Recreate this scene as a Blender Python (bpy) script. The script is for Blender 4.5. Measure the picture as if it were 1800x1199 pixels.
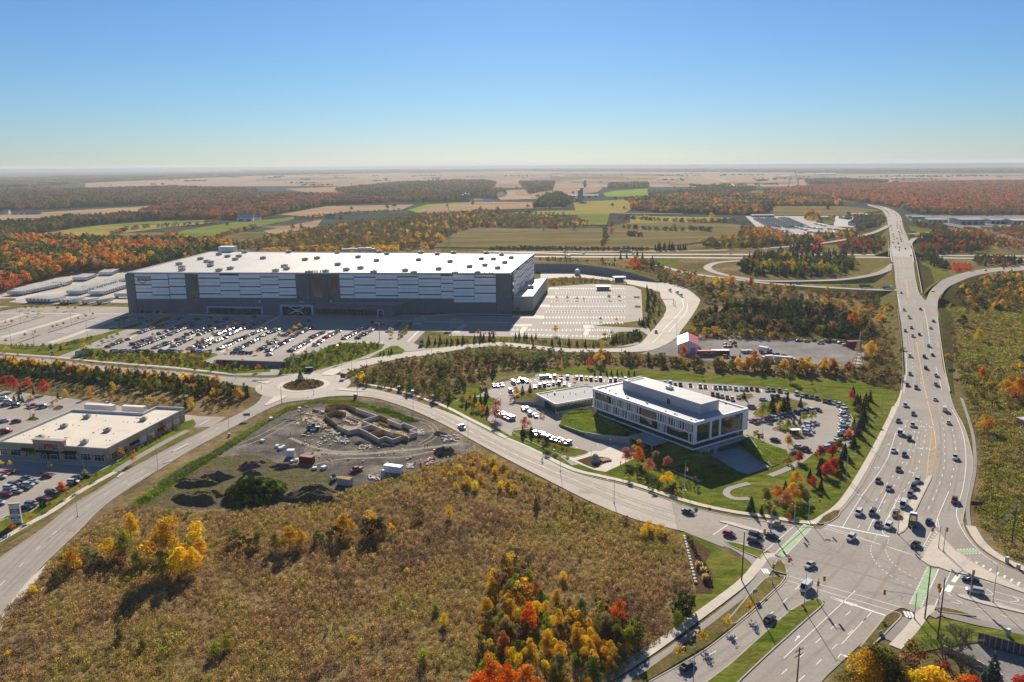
import bpy,bmesh,math,random
import numpy as np
from mathutils import Vector,Matrix
random.seed(7);RNG=np.random.default_rng(7)
SC=bpy.context.scene
for o in list(bpy.data.objects):bpy.data.objects.remove(o)
COL=SC.collection
CAM_H=120.0
PITCH=math.atan((599.5-289.0)/1400.0);ROLL=-.0067
ROT=Matrix.Rotation(math.pi/2-PITCH,3,'X') @ Matrix.Rotation(ROLL,3,'Z')
cd=bpy.data.cameras.new('camera');cam=bpy.data.objects.new('camera',cd);COL.objects.link(cam)
cd.sensor_width=36.0;cd.lens=28.0;cd.clip_start=1.0;cd.clip_end=200000.0
cam.matrix_world=Matrix.Translation((0,0,CAM_H)) @ ROT.to_4x4()
SC.camera=cam
SUN_EL=math.radians(25.0);SUN_AZ=math.radians(1.0)
SC.world=bpy.data.worlds.new('World');SC.world.use_nodes=True
wn=SC.world.node_tree;wn.nodes.clear()
sky=wn.nodes.new('ShaderNodeTexSky');sky.sky_type='NISHITA';sky.sun_disc=False
sky.sun_elevation=SUN_EL;sky.sun_rotation=SUN_AZ;sky.altitude=200.0
sky.air_density=1.05;sky.dust_density=.1;sky.ozone_density=9.0
wb=wn.nodes.new('ShaderNodeBackground');wb.inputs[1].default_value=.05
wo=wn.nodes.new('ShaderNodeOutputWorld')
wn.links.new(sky.outputs[0],wb.inputs[0]);wn.links.new(wb.outputs[0],wo.inputs[0])
sd=bpy.data.lights.new('sun','SUN');sd.energy=5.0;sd.angle=math.radians(.53);sd.color=(1.0,.90,.76)
sun=bpy.data.objects.new('sun',sd);COL.objects.link(sun)
sdir=Vector((math.sin(SUN_AZ)*math.cos(SUN_EL),math.cos(SUN_AZ)*math.cos(SUN_EL),math.sin(SUN_EL)))
sun.rotation_euler=sdir.to_track_quat('Z','Y').to_euler();sun.location=(0,0,300)
vs=SC.view_settings;vs.view_transform='Standard';vs.look='None';vs.exposure=.82;vs.gamma=1.0
vs.use_curve_mapping=False
HAZE_D=6.2e-5
SC.cycles.use_denoising=True
SC.cycles.max_bounces=8;SC.cycles.diffuse_bounces=4;SC.cycles.glossy_bounces=2;SC.cycles.transmission_bounces=3
SC.cycles.transparent_max_bounces=8;SC.cycles.volume_bounces=0
SC.cycles.sample_clamp_indirect=4.0;SC.cycles.sample_clamp_direct=.0
def G(px,py,z=.0):
    d=ROT @ Vector(((px-900.0)/1400.0,-(py-599.5)/1400.0,-1.0))
    t=(z-CAM_H)/d.z
    return Vector((d.x*t,d.y*t,z))
def PX(p):
    q=ROT.transposed() @ (Vector(p)-Vector((0,0,CAM_H)))
    return (900.0-1400.0*q.x/q.z,599.5+1400.0*q.y/q.z)
def PPM(py):return ((py-289.0))/CAM_H*1.03
def Z(ox,oy,s,*pts):return [(ox+x/s,oy+y/s) for x,y in pts]
zA=lambda *p:Z(0,520,6,*p)
zB=lambda *p:Z(180,520,6,*p)
zC=lambda *p:Z(440,560,6,*p)
zD=lambda *p:Z(660,540,6,*p)
zE=lambda *p:Z(900,430,6,*p)
zF=lambda *p:Z(0,680,5.45,*p)
zG=lambda *p:Z(1180,560,5,*p)
zH=lambda *p:Z(1260,640,6,*p)
zI=lambda *p:Z(370,690,6,*p)
zJ=lambda *p:Z(560,690,6,*p)
zK=lambda *p:Z(1200,860,6,*p)
zL=lambda *p:Z(1500,990,5.737,*p)
zM=lambda *p:Z(1000,760,6,*p)
zN=lambda *p:Z(1300,340,6,*p)
zO=lambda *p:Z(1560,340,7.49,*p)
zP=lambda *p:Z(0,440,6.92,*p)
z7=lambda *p:Z(900,520,4,*p)
z8=lambda *p:Z(1350,520,4,*p)
zU=lambda *p:Z(0,260,4,*p)
zV=lambda *p:Z(450,260,4,*p)
zX=lambda *p:Z(900,260,4,*p)
zY=lambda *p:Z(1350,260,4,*p)
zQ=lambda *p:Z(1350,780,2.862,*p)
zR=lambda *p:Z(900,780,2.862,*p)
zS=lambda *p:Z(1020,640,5.294,*p)
def W(pts,z=.0):return [G(x,y,z) for x,y in pts]
MATS={}
def nn(t,ty,**kw):
    n=t.nodes.new(ty)
    for k,v in kw.items():setattr(n,k,v)
    return n
def mat(name,col,rough=.85,var=.18,scale=.25,col2=None,c2scale=.02,c2pos=(.42,.62),spec=.25,metal=.0,
        bump=.0,bscale=2.0,fine=.0,fscale=3.0,coat=.0,stretch=None,local=False):
    m=bpy.data.materials.new(name);m.use_nodes=True;t=m.node_tree
    b=t.nodes['Principled BSDF'];L=t.links.new
    b.inputs['Roughness'].default_value=rough;b.inputs['Metallic'].default_value=metal
    b.inputs['Specular IOR Level'].default_value=.0 if (spec <= .1 or name in ('ground','far_land','meadow_soil')) else spec*.6;b.inputs['Coat Weight'].default_value=coat
    if local:src=nn(t,'ShaderNodeTexCoord').outputs['Object']
    else:src=nn(t,'ShaderNodeNewGeometry').outputs['Position']
    if stretch:
        mp=nn(t,'ShaderNodeMapping');mp.inputs['Scale'].default_value=stretch[0];mp.inputs['Rotation'].default_value=(0,0,stretch[1])
        L(src,mp.inputs['Vector']);src=mp.outputs[0]
    def noise(sc,det=3.0):
        n=nn(t,'ShaderNodeTexNoise');n.inputs['Scale'].default_value=sc;n.inputs['Detail'].default_value=det
        n.inputs['Roughness'].default_value=.6;L(src,n.inputs['Vector']);return n.outputs[0]
    base=nn(t,'ShaderNodeRGB');base.outputs[0].default_value=(*col,1);out=base.outputs[0]
    if col2 is not None:
        r=nn(t,'ShaderNodeValToRGB');r.color_ramp.elements[0].position=c2pos[0];r.color_ramp.elements[1].position=c2pos[1]
        r.color_ramp.elements[0].color=(*col,1);r.color_ramp.elements[1].color=(*col2,1)
        L(noise(c2scale,5.0),r.inputs[0]);out=r.outputs[0]
    for v,s in ((var,scale),(fine,fscale)):
        if v <= 0:continue
        mr=nn(t,'ShaderNodeMapRange');mr.inputs[1].default_value=.3;mr.inputs[2].default_value=.7
        mr.inputs[3].default_value=1-v;mr.inputs[4].default_value=1+v;L(noise(s),mr.inputs[0])
        mx=nn(t,'ShaderNodeMix',data_type='RGBA',blend_type='MULTIPLY');mx.inputs[0].default_value=1.0
        L(out,mx.inputs[6]);L(mr.outputs[0],mx.inputs[7]);out=mx.outputs[2]
    L(out,b.inputs['Base Color'])
    if bump>0:
        bp=nn(t,'ShaderNodeBump');bp.inputs['Strength'].default_value=min(1.0,bump);bp.inputs['Distance'].default_value=max(bump,.2)
        L(noise(bscale,4.0),bp.inputs['Height']);L(bp.outputs[0],b.inputs['Normal'])
    MATS[name]=m;return m
def tint_mat(name,rough,spec=.5,metal=.0,coat=.0):
    m=bpy.data.materials.new(name);m.use_nodes=True;t=m.node_tree;b=t.nodes['Principled BSDF']
    a=nn(t,'ShaderNodeAttribute',attribute_type='INSTANCER',attribute_name='tint')
    t.links.new(a.outputs['Color'],b.inputs['Base Color'])
    b.inputs['Roughness'].default_value=rough;b.inputs['Specular IOR Level'].default_value=spec
    b.inputs['Metallic'].default_value=metal;b.inputs['Coat Weight'].default_value=coat;b.inputs['Coat Roughness'].default_value=.08
    MATS[name]=m;return m
def leaf_mat(name,trans=.45):
    m=bpy.data.materials.new(name);m.use_nodes=True;t=m.node_tree;L=t.links.new
    for n in list(t.nodes):t.nodes.remove(n)
    a=nn(t,'ShaderNodeAttribute',attribute_type='INSTANCER',attribute_name='tint')
    v=nn(t,'ShaderNodeAttribute',attribute_type='GEOMETRY',attribute_name='lv')
    mr=nn(t,'ShaderNodeMapRange');mr.inputs[3].default_value=.55;mr.inputs[4].default_value=1.45;L(v.outputs['Fac'],mr.inputs[0])
    hs=nn(t,'ShaderNodeHueSaturation');L(a.outputs['Color'],hs.inputs['Color']);L(mr.outputs[0],hs.inputs['Value'])
    v2=nn(t,'ShaderNodeAttribute',attribute_type='GEOMETRY',attribute_name='lh')
    mh=nn(t,'ShaderNodeMapRange');mh.inputs[3].default_value=.468;mh.inputs[4].default_value=.54;L(v2.outputs['Fac'],mh.inputs[0]);L(mh.outputs[0],hs.inputs['Hue'])
    d=nn(t,'ShaderNodeBsdfDiffuse');tr=nn(t,'ShaderNodeBsdfTranslucent');mx=nn(t,'ShaderNodeMixShader');mx.inputs[0].default_value=trans
    L(hs.outputs[0],d.inputs[0]);L(hs.outputs[0],tr.inputs[0]);L(d.outputs[0],mx.inputs[1]);L(tr.outputs[0],mx.inputs[2])
    o=nn(t,'ShaderNodeOutputMaterial');L(mx.outputs[0],o.inputs[0]);MATS[name]=m;return m
def glass_mat(name,col,rough=.06,spec=.8):
    m=bpy.data.materials.new(name);m.use_nodes=True;b=m.node_tree.nodes['Principled BSDF']
    b.inputs['Base Color'].default_value=(*col,1);b.inputs['Roughness'].default_value=rough
    b.inputs['Specular IOR Level'].default_value=spec;b.inputs['IOR'].default_value=1.6
    MATS[name]=m;return m
def flat(name,col,rough=.6,spec=.3,metal=.0):
    m=mat(name,col,rough=rough,var=.06,scale=.8,spec=spec,metal=metal);return m
mat('ground',(.15,.125,.05),col2=(.22,.155,.08),c2scale=.01,var=.3,scale=.02,fine=.35,fscale=.25,bump=.6,bscale=.5)
mat('far_land',(.055,.07,.055),col2=(.30,.20,.13),c2scale=.0011,c2pos=(.62,.68),var=.35,scale=.004,fine=.3,fscale=.03,stretch=((1,2.2,1),.3))
mat('meadow_soil',(.20,.14,.066),col2=(.26,.19,.08),c2scale=.05,var=.3,scale=.3,fine=.3,fscale=1.5,bump=.5,bscale=1.0)
mat('lawn',(.095,.135,.017),col2=(.18,.17,.037),c2scale=.05,c2pos=(.38,.68),var=.32,scale=.2,stretch=((.55,1.6,1),.6),fine=.3,fscale=1.6,bump=.3,bscale=4,spec=.1)
mat('dry_lawn',(.19,.15,.055),col2=(.12,.13,.03),c2scale=.08,var=.25,scale=.15,fine=.3,fscale=1.6,bump=.3,bscale=4,spec=.1)
mat('verge',(.16,.12,.05),col2=(.09,.10,.025),c2scale=.15,var=.25,scale=.4,fine=.3,fscale=2.0,bump=.3,bscale=4,spec=.1)
mat('weeds',(.11,.18,.02),col2=(.20,.21,.03),c2scale=.15,var=.3,scale=.5,fine=.4,fscale=2.0,bump=1.0,bscale=1.2,spec=.1)
mat('asphalt',(.345,.298,.25),rough=.85,var=.10,scale=.05,fine=.10,fscale=.9,spec=.12,col2=(.345,.315,.278),c2scale=.03)
mat('asphalt_worn',(.285,.25,.213),rough=.8,var=.08,scale=.3,fine=.08,fscale=1.0,spec=.2)
mat('pale_worn',(.405,.357,.298),rough=.85,var=.08,scale=.3,fine=.08,fscale=1.0,spec=.1)
mat('asphalt_dark',(.17,.158,.145),rough=.8,var=.10,scale=.06,fine=.12,fscale=1.0,spec=.3)
mat('asphalt_pale',(.45,.40,.335),rough=.82,var=.10,scale=.05,fine=.10,fscale=.9,spec=.13)
mat('asphalt_path',(.27,.245,.215),rough=.75,var=.10,scale=.1,fine=.12,fscale=1.5,spec=.2)
mat('concrete',(.56,.49,.40),rough=.8,var=.10,scale=.3,fine=.08,fscale=2.0,spec=.2)
mat('concrete_wall',(.38,.365,.34),rough=.85,var=.12,scale=.4,fine=.10,fscale=2.0,spec=.2)
mat('kerb',(.42,.38,.32),rough=.85,var=.12,scale=.3,spec=.2)
mat('gravel_track',(.33,.285,.225),var=.3,scale=.5,fine=.25,fscale=2.0,rough=.95,spec=.1)
mat('gravel',(.125,.112,.098),col2=(.27,.235,.19),c2scale=.055,c2pos=(.45,.70),var=.35,scale=.15,fine=.3,fscale=1.2,bump=.7,bscale=1.5,rough=.95,spec=.1)
mat('gravel_grey',(.23,.213,.198),col2=(.31,.285,.26),c2scale=.03,var=.15,scale=.08,fine=.2,fscale=1.0,bump=.3,rough=.95,spec=.1)
mat('weedy_soil',(.125,.115,.045),col2=(.14,.11,.075),c2scale=.07,var=.3,scale=.3,fine=.35,fscale=1.5,bump=.8,bscale=1.0,spec=.1)
mat('soil',(.15,.122,.095),var=.3,scale=.4,fine=.3,fscale=1.5,bump=.8,bscale=1.2,spec=.1)
mat('mulch',(.12,.075,.045),var=.35,scale=1.0,fine=.4,fscale=4.0,bump=.6,bscale=5,spec=.1)
mat('paint_white',(.84,.82,.77),rough=.7,var=.12,scale=.5,spec=.2)
mat('paint_orange',(.75,.42,.13),rough=.7,var=.15,scale=.5,spec=.2)
mat('paint_green',(.33,.48,.25),rough=.7,var=.2,scale=.4,spec=.2)
for nm,c,c2 in (('field_tan',(.34,.225,.135),(.40,.275,.17)),('field_pink',(.34,.24,.175),(.41,.30,.225)),
                  ('field_green',(.15,.19,.035),(.21,.21,.055)),('field_yellow',(.28,.24,.055),(.33,.255,.09)),
                  ('field_bright',(.19,.28,.03),(.23,.31,.04)),('field_grey',(.22,.185,.155),(.26,.21,.17)),
                  ('field_olive',(.16,.135,.055),(.215,.165,.08))):
    mat(nm,c,col2=c2,c2scale=.006,var=.14,scale=.012,fine=.14,fscale=.12,stretch=((.5,2.0,1),.15),spec=.1)
class MB:
    def __init__(s):s.v=[];s.f=[];s.m=[];s.cur=0
    def add(s,vs,fs):
        k=len(s.v);s.v+=[tuple(v) for v in vs]
        for f in fs:s.f.append(tuple(i+k for i in f));s.m.append(s.cur)
        return s
    def box(s,x,y,z,sx,sy,sz,rz=.0,taper=1.0):
        c,n=math.cos(rz),math.sin(rz);vs=[]
        for zz,k in ((0,1.0),(sz,taper)):
            for dx,dy in ((-1,-1),(1,-1),(1,1),(-1,1)):
                a,b=dx*sx/2*k,dy*sy/2*k;vs.append((x+a*c-b*n,y+a*n+b*c,z+zz))
        return s.add(vs,[(3,2,1,0),(4,5,6,7),(0,1,5,4),(1,2,6,5),(2,3,7,6),(3,0,4,7)])
    def cyl(s,p0,p1,r0,r1=None,n=8,cap=True):
        r1=r0 if r1 is None else r1;p0=Vector(p0);p1=Vector(p1);d=(p1-p0)
        if d.length<1e-6:return s
        d.normalize();a=d.orthogonal().normalized();b=d.cross(a);vs=[]
        for p,r in ((p0,r0),(p1,r1)):
            for i in range(n):
                t=2*math.pi*i/n;vs.append(p+a*(r*math.cos(t))+b*(r*math.sin(t)))
        fs=[(i,(i+1) % n,n+(i+1) % n,n+i) for i in range(n)]
        if cap:fs+=[tuple(range(n))[::-1],tuple(range(n,2*n))]
        return s.add(vs,fs)
    def prism(s,poly,z0,z1):
        n=len(poly);A=sum(poly[i][0]*poly[(i+1) % n][1]-poly[(i+1) % n][0]*poly[i][1] for i in range(n))
        if A<0:
            poly=poly[::-1];z0=z0[::-1] if isinstance(z0,list) else z0;z1=z1[::-1] if isinstance(z1,list) else z1
        b=z0 if isinstance(z0,list) else [z0]*n;t=z1 if isinstance(z1,list) else [z1]*n
        vs=[(p[0],p[1],b[i]) for i,p in enumerate(poly)]+[(p[0],p[1],t[i]) for i,p in enumerate(poly)]
        return s.add(vs,[tuple(range(n))[::-1],tuple(range(n,2*n))]+[(i,(i+1) % n,n+(i+1) % n,n+i) for i in range(n)])
    def quad(s,a,b,c,d):return s.add([a,b,c,d],[(0,1,2,3)])
    def ball(s,x,y,z,rx,ry=None,rz=None,n=8,k=5):
        ry=rx if ry is None else ry;rz=rx if rz is None else rz
        vs=[(x,y,z-rz)]
        for j in range(1,k):
            ph=-math.pi/2+math.pi*j/k
            for i in range(n):
                t=2*math.pi*i/n;vs.append((x+rx*math.cos(ph)*math.cos(t),y+ry*math.cos(ph)*math.sin(t),z+rz*math.sin(ph)))
        vs.append((x,y,z+rz));fs=[]
        for i in range(n):fs.append((0,1+(i+1) % n,1+i))
        for j in range(k-2):
            o=1+j*n
            for i in range(n):fs.append((o+i,o+(i+1) % n,o+n+(i+1) % n,o+n+i))
        o=1+(k-2)*n
        for i in range(n):fs.append((o+i,o+(i+1) % n,len(vs)-1))
        return s.add(vs,fs)
    def mesh(s,name,mats,smooth=False):
        me=bpy.data.meshes.new(name);me.from_pydata(s.v,[],s.f)
        for m in (mats if isinstance(mats,(list,tuple)) else [mats]):me.materials.append(MATS[m])
        if max(s.m,default=0)>0:me.polygons.foreach_set('material_index',s.m)
        if smooth:me.polygons.foreach_set('use_smooth',[True]*len(me.polygons))
        me.update();return me
    def build(s,name,mats,parent=None,loc=None,smooth=False):
        return obj(name,s.mesh(name,mats,smooth),parent,loc)
def obj(name,me,parent=None,loc=None,rz=.0,scale=None):
    o=bpy.data.objects.new(name,me);COL.objects.link(o)
    if loc is not None:o.location=loc
    if rz:o.rotation_euler=(0,0,rz)
    if scale is not None:o.scale=scale if isinstance(scale,(tuple,list)) else (scale,)*3
    if parent is not None:o.parent=parent
    return o
def tag(o,label,cat,group=None):
    o['label']=label;o['category']=cat
    if group:o['group']=group
    return o
def thing(name,label,cat,loc=(0,0,0),rz=.0,group=None):
    o=bpy.data.objects.new(name,None);o.empty_display_size=.5;COL.objects.link(o);o.location=loc;o.rotation_euler=(0,0,rz)
    return tag(o,label,cat,group)
def setting(o,kind='structure',label=None):
    o['kind']=kind
    if label:o['label']=label
    return o
LAYER=[.02]
def nz():LAYER[0]+=.002;return LAYER[0]
def GZ(p,zf=None):return G(p[0],p[1],p[2] if len(p)>2 else (zf(p[1]) if zf else .0))
def smooth_line(pts,n=6,closed=False):
    P=[Vector(p) for p in pts];out=[];k=len(P)
    for i in range(k if closed else k-1):
        if closed:a,b,c,d=P[i-1],P[i],P[(i+1) % k],P[(i+2) % k]
        else:a,b,c,d=P[max(i-1,0)],P[i],P[i+1],P[min(i+2,k-1)]
        for j in range(n):
            t=j/n;out.append(.5*((2*b)+(c-a)*t+(2*a-5*b+4*c-d)*t*t+(3*b-a-3*c+d)*t ** 3))
    if not closed:out.append(P[-1])
    return out
def resample(pts,n):
    P=[Vector(p) for p in pts];L=[.0]
    for a,b in zip(P,P[1:]):L.append(L[-1]+(b-a).length)
    out=[]
    for i in range(n):
        s=L[-1]*i/(n-1);j=0
        while j<len(L)-2 and L[j+1]<s:j+=1
        t=(s-L[j])/max(L[j+1]-L[j],1e-9);out.append(P[j].lerp(P[j+1],t))
    return out
def sheet(name,pts,m,z=None,smooth=0,label=None,kind='structure'):
    z=nz() if z is None else z
    P=W(pts,.0)
    if smooth:P=smooth_line(P,smooth,True)
    n=len(P);A=sum(P[i].x*P[(i+1) % n].y-P[(i+1) % n].x*P[i].y for i in range(n))
    if A<0:P=P[::-1]
    me=bpy.data.meshes.new(name);me.from_pydata([(p.x,p.y,z) for p in P],[],[tuple(range(n))]);me.materials.append(MATS[m]);me.update()
    return setting(obj(name,me),kind,label)
def strip(name,Lp,Rp,m,z=None,n=40,label=None,smooth=True,zf=None):
    z=nz() if z is None else z
    f=lambda q:[GZ(p,zf) for p in q]
    a,b=f(Lp),f(Rp)
    if smooth:a,b=smooth_line(a,8),smooth_line(b,8)
    a,b=resample(a,n),resample(b,n);vs=[(p.x,p.y,p.z+z) for p in a]+[(p.x,p.y,p.z+z) for p in b]
    me=bpy.data.meshes.new(name);me.from_pydata(vs,[],[(i,n+i,n+i+1,i+1) for i in range(n-1)]);me.materials.append(MATS[m]);me.update()
    return setting(obj(name,me),'structure',label)
def offset_line(P,w):
    out=[]
    for i,p in enumerate(P):
        d=(P[min(i+1,len(P)-1)]-P[max(i-1,0)]);d.z=0
        if d.length<1e-9:d=Vector((1,0,0))
        d.normalize();out.append(p+Vector((-d.y,d.x,0))*w)
    return out
def ribbon(name,pts,width,m,z=None,n=40,smooth=True,zf=None,h=.0,label=None,world=False,closed=False,kind='structure'):
    z=nz() if z is None else z
    P=[Vector(p) for p in pts] if world else [GZ(p,zf) for p in pts]
    if closed:P=smooth_line(P,6,True) if smooth else P;P=P+[P[0]]
    elif smooth and len(P)>2:P=smooth_line(P,8)
    P=resample(P,n);a,b=offset_line(P,width/2),offset_line(P,-width/2);k=len(P)
    mb=MB();vs=[(p.x,p.y,p.z+z+h) for p in a]+[(p.x,p.y,p.z+z+h) for p in b];fs=[(i,k+i,k+i+1,i+1) for i in range(k-1)]
    if h>0:
        vs+=[(p.x,p.y,p.z+z-.02) for p in a]+[(p.x,p.y,p.z+z-.02) for p in b]
        fs+=[(2*k+i,i,i+1,2*k+i+1) for i in range(k-1)]+[(k+i,3*k+i,3*k+i+1,k+i+1) for i in range(k-1)]
        fs+=[(0,2*k,3*k,k),(k-1,2*k-1,4*k-1,3*k-1)]
    mb.add(vs,fs);o=mb.build(name,m);return setting(o,kind,label)
def kerb(pts,closed=False,smooth=True,n=50,w=.32,zf=None,z=.02):return ribbon('kerb',pts,w,'kerb',z=z,n=n,h=.19,closed=closed,smooth=smooth,zf=zf)
def dashes(name,pts,width,dash,gap,m='paint_white',z=None,zf=None,parent=None,world=False):
    z=nz() if z is None else z
    P=[Vector(p) for p in pts] if world else [GZ(p,zf) for p in pts]
    if len(P)>2:P=smooth_line(P,10)
    tot=sum((b-a).length for a,b in zip(P,P[1:]));nst=max(2,int(tot/(dash+gap)));mb=MB();s=.0
    L=[.0]
    for a,b in zip(P,P[1:]):L.append(L[-1]+(b-a).length)
    def at(s):
        j=0
        while j<len(L)-2 and L[j+1]<s:j+=1
        return P[j].lerp(P[j+1],(s-L[j])/max(L[j+1]-L[j],1e-9))
    while s+dash<tot:
        a,b=at(s),at(s+dash);d=(b-a);d.z=0;d.normalize();q=Vector((-d.y,d.x,0))*width/2;u=Vector((0,0,z))
        mb.quad(a-q+u,b-q+u,b+q+u,a+q+u);s+=dash+gap
    o=mb.build(name,m);return setting(o)
# ================================================================== THE SETTING: land, fields, roads, lots
me=bpy.data.meshes.new('ground');me.from_pydata([(-2500,-300,-.02),(2500,-300,-.02),(2500,1500,-.02),(-2500,1500,-.02)],[],[(0,1,2,3)]);me.materials.append(MATS['ground'])
setting(obj('ground',me))
R_=60000.0
me=bpy.data.meshes.new('terrain');me.from_pydata([(-R_,-400,-.1),(R_,-400,-.1),(R_,R_,-.1),(-R_,R_,-.1)],[],[(0,1,2,3)]);me.materials.append(MATS['far_land'])
setting(obj('terrain',me))
FZ=[.15]
def field(pts,m,smooth=0):
    FZ[0]+=.06;return sheet('field',pts,m,z=FZ[0],smooth=smooth)
field([(150,322),(450,309),(700,304),(900,301.5),(1350,302.5),(1500,306),(1800,305),(1800,326),(1560,327),(1350,328),(900,330),(560,327),(330,328),(150,330)],'field_pink')
field([(450,314),(560,311.5),(640,313),(600,316),(450,319)],'field_grey')
field([(930,313),(1010,310),(1035,312),(985,321),(930,319)],'field_grey')
field([(1050,321),(1080,313),(1116,312),(1105,323),(1060,324)],'field_grey')
field([(1118,322),(1124,312),(1131,312),(1126,322)],'field_tan')
field([(1360,309),(1440,308),(1500,316),(1420,318)],'field_grey')
field([(860,337),(1000,328),(1060,330),(1050,338),(940,350),(880,352)],'field_tan')
field([(500,332),(660,326),(880,330),(880,338),(760,344),(560,342)],'field_tan')
field([(0,378),(120,371),(220,365),(296,360.5),(290,368),(240,376),(150,387),(110,386),(60,392),(0,398)],'field_tan')
field([(45,417),(120,404),(175,397),(250,391),(384,384),(386,391),(300,400),(212,411),(175,422),(100,424)],'field_yellow')
field([(150,401),(250,391),(384,384),(382,389),(300,395)],'field_green')
field([(265,423),(325,405),(420,390),(470,387),(530,380),(520,386),(450,400),(410,408),(375,418),(330,428)],'field_green')
field([(490,378),(575,363),(728,360),(705,370),(610,373),(555,382)],'field_tan')
field([(462,407),(520,395),(567,386),(556,400),(512,408),(480,414)],'field_tan')
field([(716,370),(750,360),(845,354),(735,374)],'field_bright')
field([(727,374),(762,362),(850,355),(1000,356),(985,366),(900,368),(825,371),(775,377)],'field_tan')
field([(765,436),(800,410),(840,399),(900,403),(1060,402),(1120,389),(1280,394),(1350,402),(1335,412),(1230,427),(1150,438),(900,437)],'field_olive')
field([(1008,356),(1116,350),(1111,368),(1012,374)],'field_yellow')
field([(1060,340),(1080,336),(1138,332),(1139,347),(1065,346)],'field_bright')
field([(1012,379),(1072,376),(1066,397),(1035,396)],'field_green')
field([(1108,380),(1290,384),(1245,391),(1108,393)],'field_yellow')
field([(940,372),(1110,369),(1100,375),(1000,379),(930,378)],'field_yellow')
field([(1358,361),(1475,363),(1553,371),(1480,380),(1360,380)],'field_olive')
field([(1215,336),(1260,333),(1350,337),(1330,345),(1230,346)],'field_green')
field([(1170,350),(1240,347),(1260,353),(1180,355)],'field_bright')
RF=random.Random(8)
for k in range(34):
    x,y=RF.uniform(400,1780),RF.uniform(303.5,324);w,h=RF.uniform(30,130),RF.uniform(1.2,4.0);sk=RF.uniform(-12,12);field([(x,y),(x+w,y-RF.uniform(0,.8)),(x+w+sk,y+h),(x+sk-6,y+h+RF.uniform(0,.8))],RF.choice(['field_tan','field_grey','field_pink','field_grey','field_olive','field_yellow','field_tan']))
for p,m in ((zE((1500,145),(1740,150),(1760,225),(1520,215)),'lawn'),(zN((880,640),(1050,595),(1060,640)),'lawn'),
             (zN((1200,700),(1560,690),(1480,780),(1250,860),(1180,850)),'dry_lawn'),(zN((1000,970),(1300,900),(1600,830),(1610,900),(1420,990),(1050,985)),'lawn'),
             (zN((700,925),(1000,930),(1200,900),(1150,985),(800,965)),'lawn'),(zN((1430,460),(1560,420),(1570,490),(1480,490)),'lawn'),
             (zO((210,380),(330,440),(640,500),(720,530),(240,520)),'lawn'),(zO((260,545),(370,540),(365,585),(270,600)),'lawn'),
             (zO((410,890),(500,890),(690,1010),(840,1070),(1340,990),(1340,1020),(900,1090),(700,1130),(560,1180),(430,1050)),'lawn'),
             (zO((600,690),(690,670),(1000,580),(1060,700),(680,790)),'lawn'),(zO((1220,670),(1420,740),(1400,770),(1260,770)),'lawn'),
             (zN((870,285),(1100,290),(1110,320),(900,325)),'lawn'),(zN((1310,210),(1510,205),(1500,235),(1310,225)),'lawn')):
    sheet('lawn',p,m)
PRO=[(300,0),(362,0),(372,.3),(392,4),(415,7),(470,7.6),(510,7.0),(560,5.0),(640,1.5),(700,0),(1400,0)]
def zr(y):
    for (a,u),(b,v) in zip(PRO,PRO[1:]):
        if a <= y <= b:t=(y-a)/(b-a);return u+(v-u)*t
    return .0
AL=[(1524,361),(1545,367),(1553,373),(1557,380),(1562,400),(1565,422),(1564,447),(1571,466),(1574,497),(1577,517),(1580,545),(1584,570),(1589,620),(1591,657),(1587,685),(1578,720),(1565,745),(1550,780),(1537,808),(1516,850),(1488,888),(1467,912),(1440,930)]
AR=[(1529,359.5),(1556,364),(1573,371),(1583,380),(1588,400),(1597,422),(1604,447),(1607,472),(1611,497),(1619,520),(1647,545),(1649,570),(1654,620),(1660,657),(1667,685),(1678,720),(1692,745),(1704,780),(1710,815),(1705,850),(1698,885),(1695,900),(1690,925)]
def xat(E,y):
    for (a,b),(c,d) in zip(E,E[1:]):
        if b <= y <= d:return a+(c-a)*(y-b)/(d-b)
    return E[-1][0] if y>E[-1][1] else E[0][0]
strip('road',AL,AR,'asphalt',z=.10,n=160,zf=zr,label='wide grey arterial road climbing over the highway')
def slope(E,y0,y1,side):
    ys=np.linspace(y0,y1,30);P=[G(xat(E,y),y,zr(y)) for y in ys];Q=offset_line(P,1.0);mb=MB();n=len(P);vs=[]
    for p,q in zip(P,Q):
        d=(q-p)*side;vs.append((p.x,p.y,p.z+.05));vs.append((p.x+d.x*2,p.y+d.y*2,p.z-.1));e=2.0+2.2*p.z;vs.append((p.x+d.x*e,p.y+d.y*e,.03))
    fs=[]
    for i in range(n-1):
        a=3*i;fs+=[(a,a+1,a+4,a+3),(a+1,a+2,a+5,a+4)]
    mb.add(vs,fs);setting(mb.build('embankment','verge'))
for E,s in ((AL,-1),(AR,1)):
    slope(E,364,441,s);slope(E,459,700,s)
br=thing('road_bridge','low concrete bridge carrying the arterial road over the highway','bridge',G(1585,450,0))
def bpart(name,mb,m):
    o=mb.build(name,m);o.parent=br;o.matrix_parent_inverse=Matrix.Translation(br.location).inverted();return o
a,b,c,d=G(xat(AL,438),438,7.4),G(xat(AR,438),438,7.4),G(xat(AR,462),462,7.4),G(xat(AL,462),462,7.4)
mb=MB();mb.prism([(a.x-1,a.y),(b.x+1,b.y),(c.x+1,c.y),(d.x-1,d.y)],6.0,7.5);bpart('deck',mb,'concrete_wall')
for (p,q) in ((a,d),(b,c)):
    mb=MB();o=.6 if p is b else -.6
    mb.prism([(p.x+o-.2,p.y),(p.x+o+.2,p.y),(q.x+o+.2,q.y),(q.x+o-.2,q.y)],7.5,8.7);bpart('parapet',mb,'concrete')
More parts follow.
